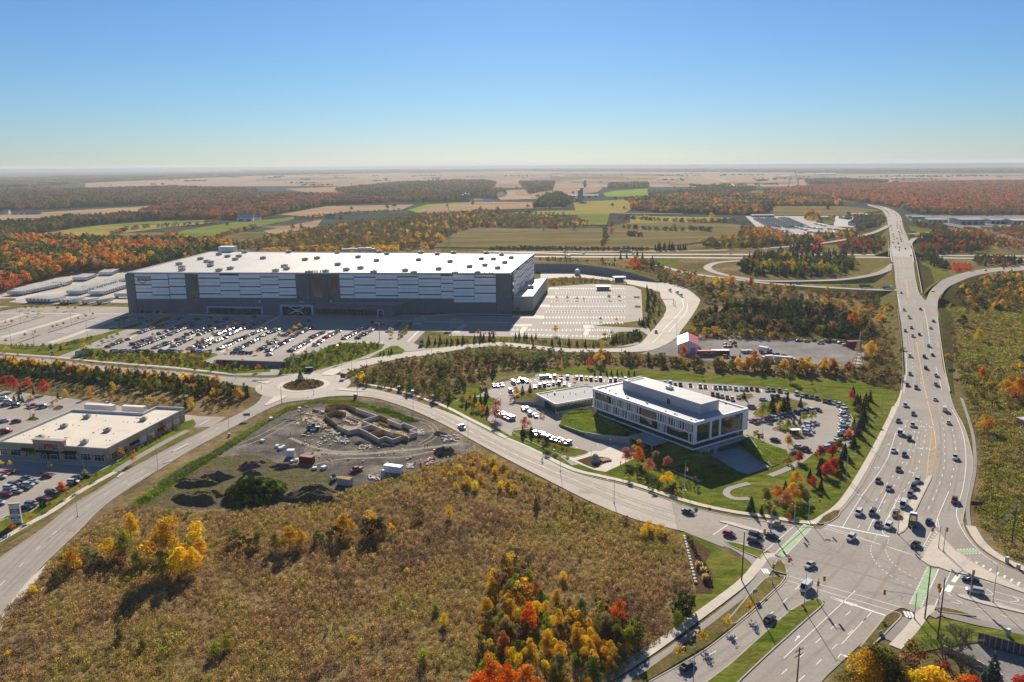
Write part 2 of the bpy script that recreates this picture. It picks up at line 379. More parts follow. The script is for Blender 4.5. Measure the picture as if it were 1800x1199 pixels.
for t in (.0,.5,1.0):
    p,q=a.lerp(d,t),b.lerp(c,t);mb=MB();mb.prism([(p.x,p.y-.6),(q.x,q.y-.6),(q.x,q.y+.6),(p.x,p.y+.6)],-.1,6.0);bpart('pier' if t==.5 else 'abutment',mb,'concrete_wall')
HWU=[(860,442),(1000,446),(1125,447),(1350,447.5),(1560,448),(1625,449),(1800,450),(1900,451)]
HWL=[(860,450.5),(1000,451.5),(1125,452),(1300,453.5),(1430,452.5),(1560,452.5),(1640,453),(1800,456),(1900,457.5)]
ribbon('road',HWU,12.5,'asphalt_pale',z=.05,n=80,label='far carriageway of the highway behind the warehouse')
ribbon('road',HWL,12.5,'asphalt_pale',z=.052,n=80,label='near carriageway of the highway')
ribbon('road',[(900,442.5,0),(1075,442,0),(1237,440.5,0),(1350,436,0),(1457,426,2),(1525,412,5),(1552,402,6),(1562,396,5.5)],8.5,'asphalt',z=.055,n=80,label='ramp curving up to the bridge from the highway')
LOOP=[(1572,464,7.5),(1557,475,7),(1525,485,5),(1462,492.5,2.5),(1350,494,.5),(1300,488,0),(1262,480,0),(1244,472,0),(1250,465,0),(1275,460,0),(1350,456,0),(1430,453,0)]
ribbon('road',LOOP,9.0,'asphalt',z=.06,n=120,label='loop ramp round the conifers beside the highway')
OFF=[(1130,459,0),(1170,470,0),(1210,480,0),(1260,487,0),(1350,498,1),(1450,505,4),(1530,509,6.3),(1578,510,7.0)]
ribbon('road',OFF,9.0,'asphalt',z=.065,n=80,label='exit ramp with a dump truck joining the arterial road')
ribbon('road',[(1596,432,7.4),(1601,423,7),(1612,418.5,5),(1640,415,2),(1690,412,0),(1800,409,0)],9.0,'asphalt',z=.06,n=60,label='short ramp leaving the bridge to the east')
ribbon('road',[(1590,412,7),(1605,411,5),(1640,408,.5),(1680,405,0)],7.0,'asphalt',z=.06,n=40)
RRL=[(1628,562),(1627,540),(1630,522),(1640,506),(1662,490,4),(1700,478,1.5),(1735,472.5,0),(1800,467,0),(1850,462,0)]
RRR=[(1649,562),(1648,540),(1650,525),(1657,515),(1672,502,4),(1705,488,1.5),(1740,480,0),(1800,475,0),(1850,470,0)]
strip('road',RRL,RRR,'asphalt',z=.11,n=80,zf=zr,label='entry ramp curving in from the right past autumn trees')
def bank(pts,wd,side):
    P=smooth_line([GZ(p,zr) for p in pts],8);mb=MB();vs=[];fs=[]
    for sgn in (1,-1):
        Q=offset_line(P,sgn*wd/2);Q2=offset_line(P,sgn*(wd/2+1));k=len(mb.v);v=[]
        for q,q2 in zip(Q,Q2):
            d=(q2-q).normalized();e=1.0+2.0*q.z;v+=[(q.x,q.y,q.z+.02),(q.x+d.x*e,q.y+d.y*e,.02)]
        mb.add(v,[(2*i,2*i+1,2*i+3,2*i+2) for i in range(len(P)-1)])
    setting(mb.build('embankment','dry_lawn' if side else 'verge'))
bank(LOOP[:5],9,1);bank(OFF[4:],9,0)
bank([((l[0]+r[0])/2,(l[1]+r[1])/2)+((l[2],) if len(l)>2 else ()) for l,r in zip(RRL[2:7],RRR[2:7])],15,0)
bank([(1237,440.5,0),(1350,436,0),(1457,426,2),(1525,412,5),(1552,402,6)],8.5,0)
for E,o in ((HWU,-5.4),(HWU,5.4),(HWL,-5.4),(HWL,5.4)):
    ribbon('lane_line',[Vector((p.x,p.y,0)) for p in offset_line(resample(smooth_line(W(E),8),60),o)],.22,'paint_white',z=.075,n=60,world=True,smooth=False)
for E in (HWU,HWL):dashes('lane_line',E,.2,3.5,8.5,z=.075)
ribbon('road',[(1552,366),(1520,358),(1470,352),(1430,348)],9,'field_tan',z=.5,n=20)
ribbon('road',[(1375,378),(1400,384),(1430,393),(1470,404),(1500,408)],8,'asphalt_pale',z=.2,n=20)
ribbon('road',[(1240,312),(1270,318),(1300,331),(1315,337)],16,'asphalt_pale',z=2.0,n=20)
ribbon('road',[(840,376),(960,374),(1020,375),(1110,376),(1200,377)],7,'asphalt_pale',z=1.2,n=20)
def lane(pts,w=.2,m='paint_white',z=.125):return ribbon('lane_line',pts,w,m,z=z,n=max(20,10*len(pts)),zf=zr)
for dx in (-.35,.35):
    lane([(1571+dx,385),(1582+dx,435),(1594+dx,500),(1596+dx,520),(1611+dx,602),(1625+dx,682),(1637+dx,732),(1644+dx,770),(1644+dx,800),(1638+dx,830)],.24,'paint_orange')
lane([(1638,755),(1636,775),(1632,805),(1629,838)],.24,'paint_orange')
for y in (790,800,810,820,830):
    ribbon('hatch_mark',[(1635-(y-790)*.12,y+2),(1644-(y-790)*.12,y-3)],.3,'paint_orange',z=.127,n=2)
lane([(1619,520),(1628,560),(1634,600),(1638,632)]);lane([(1642,632),(1657,690),(1668,712),(1682,735),(1694,770),(1698,812),(1693,857),(1682,895),(1684,916),(1699,944),(1722,970),(1752,992)])
lane([(1577,517),(1583,545),(1592,620),(1593.5,657),(1590,685),(1583,710)])
lane([(1561,805),(1546,830),(1515,872),(1481,927)]);lane([(1575,760),(1561,805)])
def dl(pts,**k):return dashes('lane_line',pts,.2,3.0,k.get('gap',6.0),z=.125,zf=zr)
dl([(1585,500),(1594,570),(1601,620),(1605,660),(1600,705),(1593,745),(1581,785),(1573,800)])
dl([(1619,665),(1617,700),(1612,740),(1600,785),(1583,820),(1560,850),(1507,930)])
dl([(1619,740),(1613,770),(1602,800),(1580,840),(1525,934)]);dl([(1629,745),(1622,790),(1611,825),(1590,862),(1545,940)])
lane([(1560,862),(1525,934)]);lane([(1582,870),(1552,930),(1563,944)])
dl([(1600,500),(1607,530),(1620,590),(1634,650),(1645,700),(1657,740),(1661,790),(1658,830),(1643,871),(1628,902)])
dl([(1630,565),(1637,600),(1647,650),(1655,690),(1666,725),(1675,760),(1680,790),(1677,820),(1668,864)]);lane([(1668,864),(1647,914),(1648,928)])
dl([(1577,440),(1583,470),(1586,500)]);dl([(1586,440),(1596,490)])
ribbon('stop_line',[(1448,921.5),(1505,932.5),(1564,944.5)],.7,'paint_white',z=.13,n=8)
def arrow(x,y,dx,dy,turn):
    p=G(x,y);d=(G(x+dx,y+dy)-p);d.z=0;d.normalize();q=Vector((-d.y,d.x,0));mb=MB();u=Vector((0,0,.13));p+=u
    mb.quad(p-q*.12,p+q*.12,p+q*.12+d*2.2,p-q*.12+d*2.2)
    if turn==0:h,f=p+d*2.2,d
    else:
        h=p+d*2.0+q*turn*.9;f=q*turn;e=p+d*2.0;mb.quad(e-d*.3,e+d*.0,h+d*.0,h-d*.3);h=h-d*.15
    g=Vector((-f.y,f.x,0));mb.add([h-g*.5,h+g*.5,h+f*1.3],[(0,1,2)]);setting(mb.build('road_arrow','paint_white'))
for x,y,t in ((1563,780,-1),(1516,868,-1),(1623,714,1),(1634,749,1),(1614,786,1),(1629,787,1),(1600,828,1),(1575,878,1),(1620,748,1),(1545,821,-1)):arrow(x,y,-2,5,t)
sheet('lawn',[(852,664),(900,650),(1000,648),(1022,642),(1090,648),(1330,660),(1500,668),(1575,688),(1577,700),(1560,745),(1535,800),(1505,850),(1478,888),(1450,905),(1405,918),(1350,911),(1210,888),(1110,852),(1000,826),(930,790),(880,768),(820,738),(775,717),(800,690),(830,680)],'lawn',label='mown lawn round the glass office building')
sheet('parking_lot',[(-40,538),(225,539),(232,544),(890,556),(938,558),(965,505),(1040,499),(1113,502),(1127,510),(1130,563),(1140,575),(1145,590),(1120,606),(1083,611),(960,605),(877,602),(777,613),(713,618),(648,630),(590,644),(560,658),(470,660),(413,660),(300,648),(183,638),(100,630),(-40,620)],'asphalt',z=.05,label='grey parking lot in front of the warehouse')
sheet('parking_lot',[(778,714),(805,703),(846,694),(860,676),(890,664),(950,657),(1050,661),(1300,678),(1390,691),(1455,707),(1488,722),(1502,745),(1500,775),(1480,793),(1427,798),(1400,792),(1384,800),(1300,760),(1250,780),(1075,800),(1048,812),(1005,818),(960,783),(930,767),(897,766),(868,748),(845,728),(812,724)],'asphalt',z=.055,label='office parking lot curving round the glass building')
sheet('parking_lot',[(-40,682),(0,686),(120,700),(230,716),(350,732),(398,733),(372,750),(347,752),(322,748),(310,748),(190,822),(119,858),(55,902),(21,912),(0,928),(-40,950)],'asphalt',z=.05,label='retail parking lot beside the flat roofed shop')
sheet('gravel_yard',[(235,888),(290,840),(370,795),(430,757),(480,728),(530,710),(590,702),(650,704),(700,717),(750,737),(800,764),(833,787),(815,797),(740,822),(700,834),(620,857),(560,882),(500,892),(440,893),(330,898),(280,893)],'gravel',z=.05,smooth=3,label='bare grey gravel of the construction site')
sheet('ground',[(235,886),(300,838),(372,806),(450,800),(490,815),(540,822),(580,838),(575,862),(500,890),(440,892),(330,897),(280,892)],'weedy_soil',z=.06,smooth=3)
sheet('ground',[(-10,1240),(-10,1092),(40,1040),(90,985),(150,930),(200,892),(240,887),(330,898),(440,893),(560,883),(620,858),(700,836),(760,817),(833,788),(870,808),(970,850),(1040,885),(1110,912),(1190,932),(1205,960),(1220,1040),(1212,1075),(1190,1105),(1130,1152),(1040,1240)],'meadow_soil',z=.03,label='rough meadow of dry brown weeds in the foreground')
sheet('ground',[(1168,606),(1190,592),(1245,588),(1300,594),(1385,596),(1512,600),(1520,612),(1518,645),(1400,640),(1300,636),(1235,634),(1185,626),(1125,622),(1140,617)],'gravel_grey',z=.05,label='gravel yard with parked trucks beside the red roofed shed')
sheet('parking_lot',[(1310,380),(1420,380),(1440,392),(1500,405),(1490,416),(1440,419),(1395,424),(1350,415),(1330,400)],'asphalt',z=.4,label='storage yard with rows of parked trailers')
sheet('parking_lot',[(1590,378),(1650,376),(1800,378),(1830,398),(1760,403),(1690,401),(1600,388)],'gravel_grey',z=.4,label='pale yard of the low sheds by the red wood')
sheet('parking_lot',[(1470,376),(1510,374),(1540,378),(1535,388),(1500,400),(1465,398)],'asphalt_pale',z=.42)
sheet('parking_lot',[(-20,520),(60,497),(130,481),(200,470),(250,466),(240,500),(232,530),(215,535),(100,538),(-20,528)],'asphalt_pale',z=.04,label='yard of white trailers beside the warehouse')
ribbon('road',[(-20,535),(20,527),(60,518),(110,514)],11,'concrete',z=.045,n=20)
strip('road',[(950,477),(1017,479),(1100,489),(1167,497),(1205,507),(1228,524),(1229,533),(1216,556),(1198,580),(1190,592),(1168,607),(1133,618),(1067,619),(983,618),(900,609.5),(860,609),(810,614),(760,623),(707,630),(657,640),(623,650),(607,657)],
      [(950,490),(1017,488),(1067,493),(1122,503),(1152,512),(1166,530),(1171,545),(1162,560),(1147,580),(1138,590),(1125,604),(1100,611),(1060,613),(990,612),(900,603),(860,603),(800,609),(750,615.5),(700,621),(648,631),(600,642),(580,652)],'asphalt_pale',z=.075,n=200,label='pale access road curving past the warehouse lots')
strip('road',[(-40,622),(0,625),(75,630),(117,635),(200,645),(300,652),(413,663),(490,664)],[(-40,632),(0,635),(100,643),(183,653),(280,659),(363,669),(430,679),(500,690)],'asphalt',z=.08,n=80,label='tree lined avenue left of the roundabout')
strip('road',[(-60,1018),(0,981),(70,934),(103,908),(132,886),(183,855),(220,830),(275,800),(330,771),(365,754),(400,737),(430,722),(452,708),(466,690),(490,672)],
      [(-60,1150),(0,1081),(42,1029),(77,991),(140,931),(170,900),(220,861),(275,828),(330,793),(370,772),(403,754),(437,736),(470,719),(500,708),(545,702)],'asphalt',z=.085,n=120,label='two lane street running from the roundabout to the lower left')
strip('road',[(550,690),(590,685),(635,681),(700,695),(750,712),(782,723),(825,741),(860,760),(900,777),(935,792),(1005,829),(1110,857),(1214,893),(1300,911)],
      [(540,703),(590,696),(650,698),(700,711),(750,731),(800,756),(830,773),(900,811),(970,847),(1040,882),(1110,910),(1162,924),(1214,938),(1285,965)],'asphalt_pale',z=.09,n=160,label='pale curving street past the office and construction site')
RC=G(533.7,677);RR=abs((G(533.7+35.5,677)-RC).length)
def ring(name,r0,r1,m,z,h=.0,n=64):
    mb=MB();vs=[]
    for r in (r0,r1):vs+=[(RC.x+r*math.cos(2*math.pi*i/n),RC.y+r*math.sin(2*math.pi*i/n),z+h) for i in range(n)]
    if r0 <= 0:mb.add(vs[n:],[tuple(range(n))])
    else:mb.add(vs,[(i,n+i,n+(i+1) % n,(i+1) % n) for i in range(n)])
    if h>0:mb.add([(v[0],v[1],z-.02) for v in vs[n:]]+vs[n:],[(i,(i+1) % n,n+(i+1) % n,n+i) for i in range(n)])
    return setting(mb.build(name,m))
ring('road',0,RR+14.5,'asphalt_pale',.095)
ring('pavement',RR,RR+3.0,'concrete',.10,.08);ring('kerb',RR-.2,RR+.3,'kerb',.11,.16);ring('ground',0,RR-.1,'mulch',.12,.12)
sheet('road',[(1180,884),(1284,907),(1350,915),(1400,924),(1440,930),(1452,921),(1580,925),(1640,915),(1690,912),(1699,936),(1717,962),(1752,987),(1800,1008),(1860,1030),(1900,1160),(1800,1113),(1700,1083),(1640,1073),(1610,1078),(1585,1068),(1560,1080),(1535,1112),(1455,1187),(1400,1250),(1060,1250),(1141,1199),(1197,1168),(1249,1136),(1319,1080),(1350,1052),(1381,1021),(1384,1000),(1372,980),(1340,965),(1300,958),(1270,962),(1190,930)],'asphalt',z=.11,label='large signalised intersection with green cycle crossings')
def island(name,pts,m,smooth=0,h=.16,z=.10,kerbed=True,label=None):
    P=W(pts);P=smooth_line(P,smooth,True) if smooth else P
    mb=MB();mb.prism([(p.x,p.y) for p in P],z-.05,z+h);o=setting(mb.build(name,m),'structure',label)
    if kerbed:ribbon('kerb',P,.35,'kerb',z=z-.05,n=max(30,4*len(P)),h=h+.07,world=True,closed=True,smooth=False)
    return o
z9=lambda *p:Z(1480,860,5.625,*p)
island('traffic_island',[(1215,1220),(1284,1168),(1350,1108),(1385,1077),(1420,1056),(1438,1052),(1449,1058),(1445,1066),(1420,1087),(1350,1150),(1298,1199),(1275,1225)],'lawn',label='long grassy median below the intersection')
island('traffic_island',zQ((808,160),(826,166),(745,330),(690,440),(655,458),(638,440),(690,330)),'concrete',label='narrow concrete median beside the dump truck')
island('traffic_island',z9((780,700),(850,560),(910,480),(960,430),(1000,480),(1110,600),(1300,730),(1560,875),(1830,1010),(1830,1040),(1560,945),(1300,862),(1060,815),(960,775),(880,768)),'concrete',label='triangular concrete island at the right turn lane')
island('traffic_island',z9((1130,1045),(1180,1038),(1400,1105),(1830,1215),(1830,1240),(1400,1140),(1180,1075)),'concrete',label='slim concrete median on the right leg')
island('traffic_island',zK((385,335),(460,336),(860,445),(900,458),(840,470),(640,420),(460,365),(395,350)),'concrete')
island('traffic_island',zK((440,552),(560,572),(830,648),(855,668),(815,735),(650,668),(500,600)),'lawn')
island('traffic_island',zK((1000,745),(1040,750),(1085,820),(1100,880),(1090,900),(940,860)),'dry_lawn')
island('traffic_island',zK((1085,920),(1050,985),(830,1190),(560,1420),(440,1430),(700,1120),(880,930)),'dry_lawn')
island('traffic_island',[(1350,1055),(1340,1060),(1249,1132),(1197,1163),(1135,1200),(1100,1230),(1060,1230),(1110,1199),(1180,1148),(1250,1098),(1305,1055),(1325,1040)],'verge',kerbed=False,z=.08)
island('traffic_island',zK((1420,365),(1480,290),(1600,225),(1670,230),(1640,290),(1560,345),(1470,372)),'verge')
island('traffic_island',zL((330,530),(400,490),(490,515),(480,550),(300,735),(150,870),(60,860),(210,680)),'verge')
island('traffic_island',zL((845,455),(900,448),(1050,480),(1240,540),(1000,510),(870,495)),'verge')
sheet('lawn',zL((600,720),(690,580),(860,562),(1000,580),(1250,640),(1530,690),(1800,745),(1800,960),(1250,800),(920,850),(700,900),(480,900)),'lawn',z=.14)
sheet('lawn',[(1180,935),(1210,938),(1260,962),(1300,985),(1322,992),(1325,1000),(1300,1022),(1262,1050),(1200,1095),(1150,1130),(1090,1175),(1060,1215),(1040,1215),(1130,1150),(1190,1105),(1212,1075),(1225,1040),(1205,960)],'lawn',z=.09)
sheet('flower_bed',zK((30,470),(110,500),(150,560),(310,655),(240,770),(320,900),(315,1110),(140,1105),(130,980),(60,700),(10,520)),'mulch',z=.10)
CWZ=.135
ribbon('pavement',[(1040,1208),(1068,1192),(1138,1147),(1207,1098),(1270,1052),(1309,1021),(1333,993),(1345,978),(1362,977)],3.0,'concrete',z=.15,h=.02,n=60)
ribbon('path',[(1080,1212),(1110,1192),(1180,1146),(1249,1095),(1302,1053),(1335,1020),(1355,990),(1368,980)],3.2,'asphalt_path',z=.14,n=60)
ribbon('path',zK((240,480),(400,545),(600,650),(700,720),(780,790)),3.0,'asphalt_path',z=.12,n=30)
ribbon('pavement',[(890,771),(930,788),(1005,824),(1060,838),(1110,850),(1214,883),(1290,900),(1350,908),(1400,917),(1430,918),(1445,910),(1470,893),(1490,870),(1512,835),(1532,800),(1550,765),(1565,735),(1573,715)],2.4,'concrete',z=.15,n=120)
ribbon('path',[(1445,918),(1478,893),(1500,868),(1521,835),(1541,800),(1559,765),(1574,733),(1581,712)],3.0,'asphalt_path',z=.14,n=80)
ribbon('pavement',[(1575,715),(1583,700),(1588,680),(1590,660)],2.0,'concrete',z=.16,n=20,zf=zr)
ribbon('pavement',zL((420,850),(560,700),(640,600),(700,510),(800,455),(850,470)),3.0,'concrete',z=.16,n=40)
ribbon('path',zL((330,770),(450,660),(540,560)),3.2,'asphalt_path',z=.155,n=20)
ribbon('path',zL((770,530),(860,500),(1000,540),(1250,600),(1500,650),(1760,710)),3.2,'asphalt_path',z=.15,n=40)
ribbon('pavement',[(1706,925),(1725,955),(1757,980),(1800,1000),(1850,1022)],3.0,'concrete',z=.15,n=30)
ribbon('pavement',[(1690,700),(1709,760),(1714,815),(1709,850),(1701,890),(1704,925)],1.3,'asphalt_path',z=.145,n=40)
ribbon('pavement',[(632,674),(690,684),(745,701),(785,716),(830,739),(868,758),(890,770)],2.2,'concrete',z=.155,n=60)
ribbon('pavement',[(-30,617),(0,621),(100,628),(183,637),(300,646),(400,657)],2.4,'concrete',z=.15,n=50)
ribbon('pavement',[(-20,1130),(0,1098),(30,1055),(60,1018),(88,992)],2.4,'concrete',z=.15,n=20)
ribbon('pavement',zF((-40,1500),(250,1330),(520,1180),(760,1010),(1110,815)),2.4,'concrete',z=.15,n=30)
ribbon('path',zF((1110,810),(1300,690),(1600,520),(1798,420)),3.4,'asphalt_path',z=.145,n=30)
sheet('lawn',zF((-60,1500),(-60,1330),(60,1240),(300,1199),(480,1060),(650,960),(830,845),(1000,790),(1060,755),(1740,345),(1850,310),(1880,355),(1790,480),(1500,640),(1180,830),(960,945),(690,1110),(540,1200),(230,1400),(-40,1560)),'dry_lawn',z=.07)
sheet('lawn',zF((-60,1400),(60,1240),(300,1199),(480,1070),(650,970),(830,855),(1000,790),(1300,615),(1740,345),(1850,315),(1840,380),(1300,660),(1000,850),(500,1160),(250,1310)),'lawn',z=.08)
sheet('lawn',zA((-60,520),(0,515),(380,530),(560,520),(900,440),(1080,400),(1490,280),(1505,300),(1180,405),(1050,465),(820,565),(600,645),(0,595),(-60,590)),'lawn',z=.09)
sheet('lawn',[(123,629),(148,614),(177,612),(190,620),(377,621),(384,624),(352,637),(478,646),(474,654),(413,657),(300,644),(183,635)],'weeds',z=.09)
sheet('lawn',zA((1340,418),(1600,302),(1700,240),(1800,215),(1800,250),(1640,312),(1400,415)),'lawn',z=.09)
sheet('lawn',zA((980,590),(1060,555),(1270,445),(1300,450),(1060,562),(1170,600)),'lawn',z=.091)
sheet('lawn',zC((300,595),(350,430),(430,392),(700,352),(960,252),(1420,272),(1380,325),(1120,432),(850,505),(640,565)),'weeds',z=.09)
island('lawn',zC((1260,410),(1480,292),(1560,290),(1640,340),(1600,372),(1420,395)),'lawn',z=.08)
sheet('lawn',[(727,603),(748,582),(785,584),(790,590),(900,592)]+zE((0,970),(900,1005),(1130,920),(1380,915),(1432,960),(1370,1022),(1100,1082),(600,1085),(0,1038))+[(877,601),(827,605),(777,611),(748,613)],'dry_lawn',z=.09)
sheet('lawn',zE((385,440),(375,380),(500,345),(700,350),(1050,385),(1330,440),(1560,500),(1605,750),(1500,885),(870,858),(1000,835),(1160,828),(1385,797),(1362,480),(1280,440),(1000,405),(600,425)),'dry_lawn',z=.09)
for p in (zE((1285,545),(1345,548),(1345,568),(1285,565)),zE((1295,642),(1355,645),(1355,668),(1295,665)),zE((5,710),(190,710),(170,740),(0,740)),zP((0,590),(180,585),(200,600),(0,660)),zP((0,700),(300,660),(800,650),(1560,640),(1565,690),(950,680),(300,690),(0,745))):
    sheet('lawn',p,'dry_lawn',z=.092)
sheet('ground',[(1660,520),(1690,500),(1740,485),(1830,480),(1860,1000),(1800,1000),(1757,978),(1727,952),(1712,925),(1720,850),(1722,800),(1710,745),(1690,700),(1668,620),(1662,560)],'ground',z=.03)
sheet('lawn',z8((1560,1050),(1620,860),(1740,840),(1790,1050),(1700,1110),(1600,1100)),'lawn',z=.04)
sheet('parking_lot',z8((1750,900),(1840,880),(1900,1040),(1790,1040)),'asphalt_pale',z=.05)
sheet('lawn',[(225,888),(290,838),(330,813),(370,795),(420,763),(470,733),(505,714),(560,702),(620,702),(690,720),(740,741),(722,745),(640,717),(560,709),(510,723),(470,745),(420,780),(370,813),(330,838),(295,862),(255,890)],'weeds',z=.10)
for E in (AL[13:],AR[13:]):kerb(E,n=80,zf=zr,z=.04)
kerb([(635,680),(700,694),(750,711),(770,718)],n=40);kerb([(812,734),(860,759),(900,776),(935,791),(1005,828),(1110,856),(1214,892),(1300,910),(1400,926),(1437,928)],n=90)
kerb([(545,704),(590,697),(650,699),(700,712),(750,732),(800,757),(830,774),(900,812),(970,848),(1040,883),(1110,911),(1162,925),(1200,934)],n=120)
kerb([(0,1082),(42,1030),(77,992),(140,932),(170,901),(220,862),(275,829),(330,794),(370,773),(403,755),(437,737),(470,720),(500,709),(545,703)],n=90)
kerb([(-20,994),(0,981),(70,934),(103,908),(132,886),(183,855),(220,830),(275,800),(330,771)],n=60)
kerb([(-40,622),(0,625),(75,630),(110,634)],n=20);kerb([(130,637),(200,645),(300,652),(413,663),(470,663)],n=50);kerb([(-40,633),(0,636),(100,644),(183,654),(280,660),(363,670),(430,680)],n=50)
kerb([(1141,1199),(1197,1168),(1249,1136),(1319,1080),(1350,1052),(1381,1021),(1385,1003)],n=60);kerb([(1690,905),(1697,934),(1717,962),(1752,987),(1800,1008),(1850,1028)],n=40)
kerb([(860,676),(890,664),(950,657),(1050,661),(1300,678),(1390,691),(1455,707),(1488,722),(1502,745),(1500,775),(1480,793)],n=80)
kerb([(1068,619),(1133,618),(1168,607),(1190,592),(1198,580),(1216,556),(1229,533),(1228,524),(1205,507)],n=50)
kerb([(607,658),(623,651),(657,641),(707,631),(760,624),(810,615),(860,610),(900,610),(983,619),(1068,620)],n=70)
for p in (zC((0,665),(190,660),(240,662),(175,692),(0,655)),zC((148,915),(250,830),(330,815),(395,822),(300,870),(170,920)),zC((750,580),(860,530),(1000,530),(960,560),(870,605),(760,600)),zC((900,755),(960,735),(1110,760),(1190,775),(1110,772)),zC((1140,440),(1260,410),(1250,420)),zF((1115,870),(1160,830),(1200,820),(1190,835),(1130,875)),zF((1565,740),(1600,720),(1655,700),(1640,715)),zF((1650,620),(1798,545),(1798,560),(1660,630))):
    island('traffic_island',p,'concrete',kerbed=False,z=.12)
def crossing(a,b,wd,m='paint_green'):
    A,B=G(*a),G(*b);d=(B-A).normalized();q=Vector((-d.y,d.x,0));u=Vector((0,0,.13));mb=MB()
    mb.quad(A-q*wd/2+u,B-q*wd/2+u,B+q*wd/2+u,A+q*wd/2+u);setting(mb.build('cycle_crossing',m));mb=MB();L=(B-A).length;s=.2
    while s<L:
        for k in (-1,1):
            c=A+d*s+q*k*(wd/2+.3)+u*1.02;mb.quad(c-q*.25-d*.25,c-q*.25+d*.25,c+q*.25+d*.25,c+q*.25-d*.25)
        s+=1.0
    setting(mb.build('crossing_teeth','paint_white'))
crossing(zK((1330,385),(0,0))[0],zK((1020,700),(0,0))[0],2.2)
crossing(zL((800,60),(0,0))[0],zL((625,435),(0,0))[0],2.2)
crossing(z9((1110,625),(0,0))[0],z9((1350,615),(0,0))[0],2.4)
def bars(a,b,n,ln,wd=.5):
    A,B=G(*a),G(*b);d=(B-A).normalized();q=Vector((-d.y,d.x,0));mb=MB();u=Vector((0,0,.19))
    for i in range(n):
        c=A.lerp(B,(i+.5)/n)+u;mb.quad(c-d*wd/2-q*ln/2,c+d*wd/2-q*ln/2,c+d*wd/2+q*ln/2,c-d*wd/2+q*ln/2)
    setting(mb.build('crosswalk','paint_white'))
bars(*zK((835,870),(910,870)),3,3.0,.55);bars(*zL((510,520),(610,530)),3,3.2,.6);bars(*zK((1320,362),(1410,362)),4,1.8,.4);bars(*z9((900,730),(980,735)),3,2.6,.6)
ml=lambda pts,w=.2,n=20,m='paint_white':ribbon('lane_line',pts,w,m,z=.13,n=n)
ml(zQ((290,415),(790,585)));ml(zQ((280,425),(770,570)));ml(zK((1100,915),(1798,1105)));ml(zK((1080,960),(1798,1170)));ml(zL((0,310),(500,455)));ml(zL((0,370),(410,490)))
ml(zK((1560,1145),(1798,1230)),.6);ml(zL((0,425),(320,530)),.6);ml(zQ((320,775),(450,815)),.6)
ml(zK((860,665),(1170,395)));ml(zK((990,690),(1340,380))) ;ml(zK((320,485),(480,375)),.3)
dashes('lane_line',zQ((520,512),(520,560),(560,620),(640,680),(740,722)),.2,1.0,1.0,z=.13);dashes('lane_line',zQ((592,535),(610,580),(660,630),(760,690)),.2,1.0,1.0,z=.13)
dashes('lane_line',zQ((610,470),(600,510)),.2,.8,.8,z=.13);dashes('lane_line',zQ((548,460),(525,510)),.2,.8,.8,z=.13)
ml(zL((780,250),(860,60)));ml(zL((820,440),(980,95)));ml(zL((945,290),(985,228)),1.6,4);ml(zL((1005,195),(1060,120)),1.2,4)
ml(zL((980,228),(1140,250),(1290,285)));ml(zL((1290,180),(1720,285)));ml(zL((1340,262),(1410,318),(1330,320)));ml(zL((1410,285),(1720,370)));ml(zL((1390,355),(1721,435)));ml(zL((1580,395),(1665,380),(1600,335)))
dashes('lane_line',zL((940,300),(1150,445)),.2,2,2,z=.13);dashes('lane_line',zL((990,395),(1400,500),(1720,600)),.2,2,4,z=.13)
for k in range(8):
    t=k/7;ml(z9((795+130*t,590-170*t),(850+118*t,605-140*t)),.35,3)
ml(z9((790,595),(935,330)));
for k in range(9):
    t=k/8;ml(z9((1240+560*t,715+285*t),(1265+560*t,690+265*t)),.6,3)
ml(z9((940,440),(1120,600),(1260,700),(1500,840),(1800,960)),.2,30);ml(z9((945,300),(965,400)),.2,4)
for a,b in ((zQ((520,850),(370,1010)),0),(zQ((440,740),(80,1080)),1)):ml(a)
dashes('lane_line',[(1495,1075),(1440,1125),(1380,1180),(1330,1228)],.2,3,6,z=.13);dashes('lane_line',[(1525,1085),(1475,1130),(1420,1183),(1370,1228)],.2,3,6,z=.13)
dashes('lane_line',[(1405,1030),(1360,1075),(1310,1112),(1250,1150),(1180,1195)],.2,3,6,z=.13);dashes('lane_line',[(1300,955),(1345,965)],.2,1,1,z=.13)
arrow(1473,1157,4,-6,-1);arrow(1397,1128,4,-5,0);arrow(1765,1063,-5,-1,1)
dashes('lane_line',[(640,690),(700,703),(760,724),(830,760),(900,796),(970,827),(1040,855),(1110,883),(1200,912)],.2,3,6,z=.13)
dashes('lane_line',[(0,1030),(70,962),(130,908),(200,860),(300,800),(390,748)],.18,3,8,z=.13)
ml(zF((610,1199),(720,1120)),.2);ml(zF((1220,945),(1430,830)),.2);ml(zF((2,2),(4,4)),.2,2)
dashes('lane_line',[(0,630),(100,637),(200,649),(300,656),(400,668)],.2,3,6,z=.13)
ml([(350,748),(368,738)],.4);ml(zE((1590,905),(1790,690),(1800,600),(1760,540),(1650,490)),.35,40);ml(zE((1655,920),(1830,720),(1850,620)),.35,30);ml(zE((1590,915),(1655,920)),.35,4);ml(zE((1480,1040),(1590,930)),.3)
def bays(a,b,n,ln,back=True,m='paint_white',tick=None):
    A,B=G(*a),G(*b);d=(B-A).normalized();q=Vector((-d.y,d.x,0));u=Vector((0,0,.13));mb=MB()
    if back:mb.quad(A-q*.35+u,B-q*.35+u,B+q*.35+u,A+q*.35+u)
    for i in range(n+1):
        c=A.lerp(B,i/n)+u;mb.quad(c-d*.2-q*ln,c+d*.2-q*ln,c+d*.2+q*ln,c-d*.2+q*ln)
    setting(mb.build('stall_lines',m))
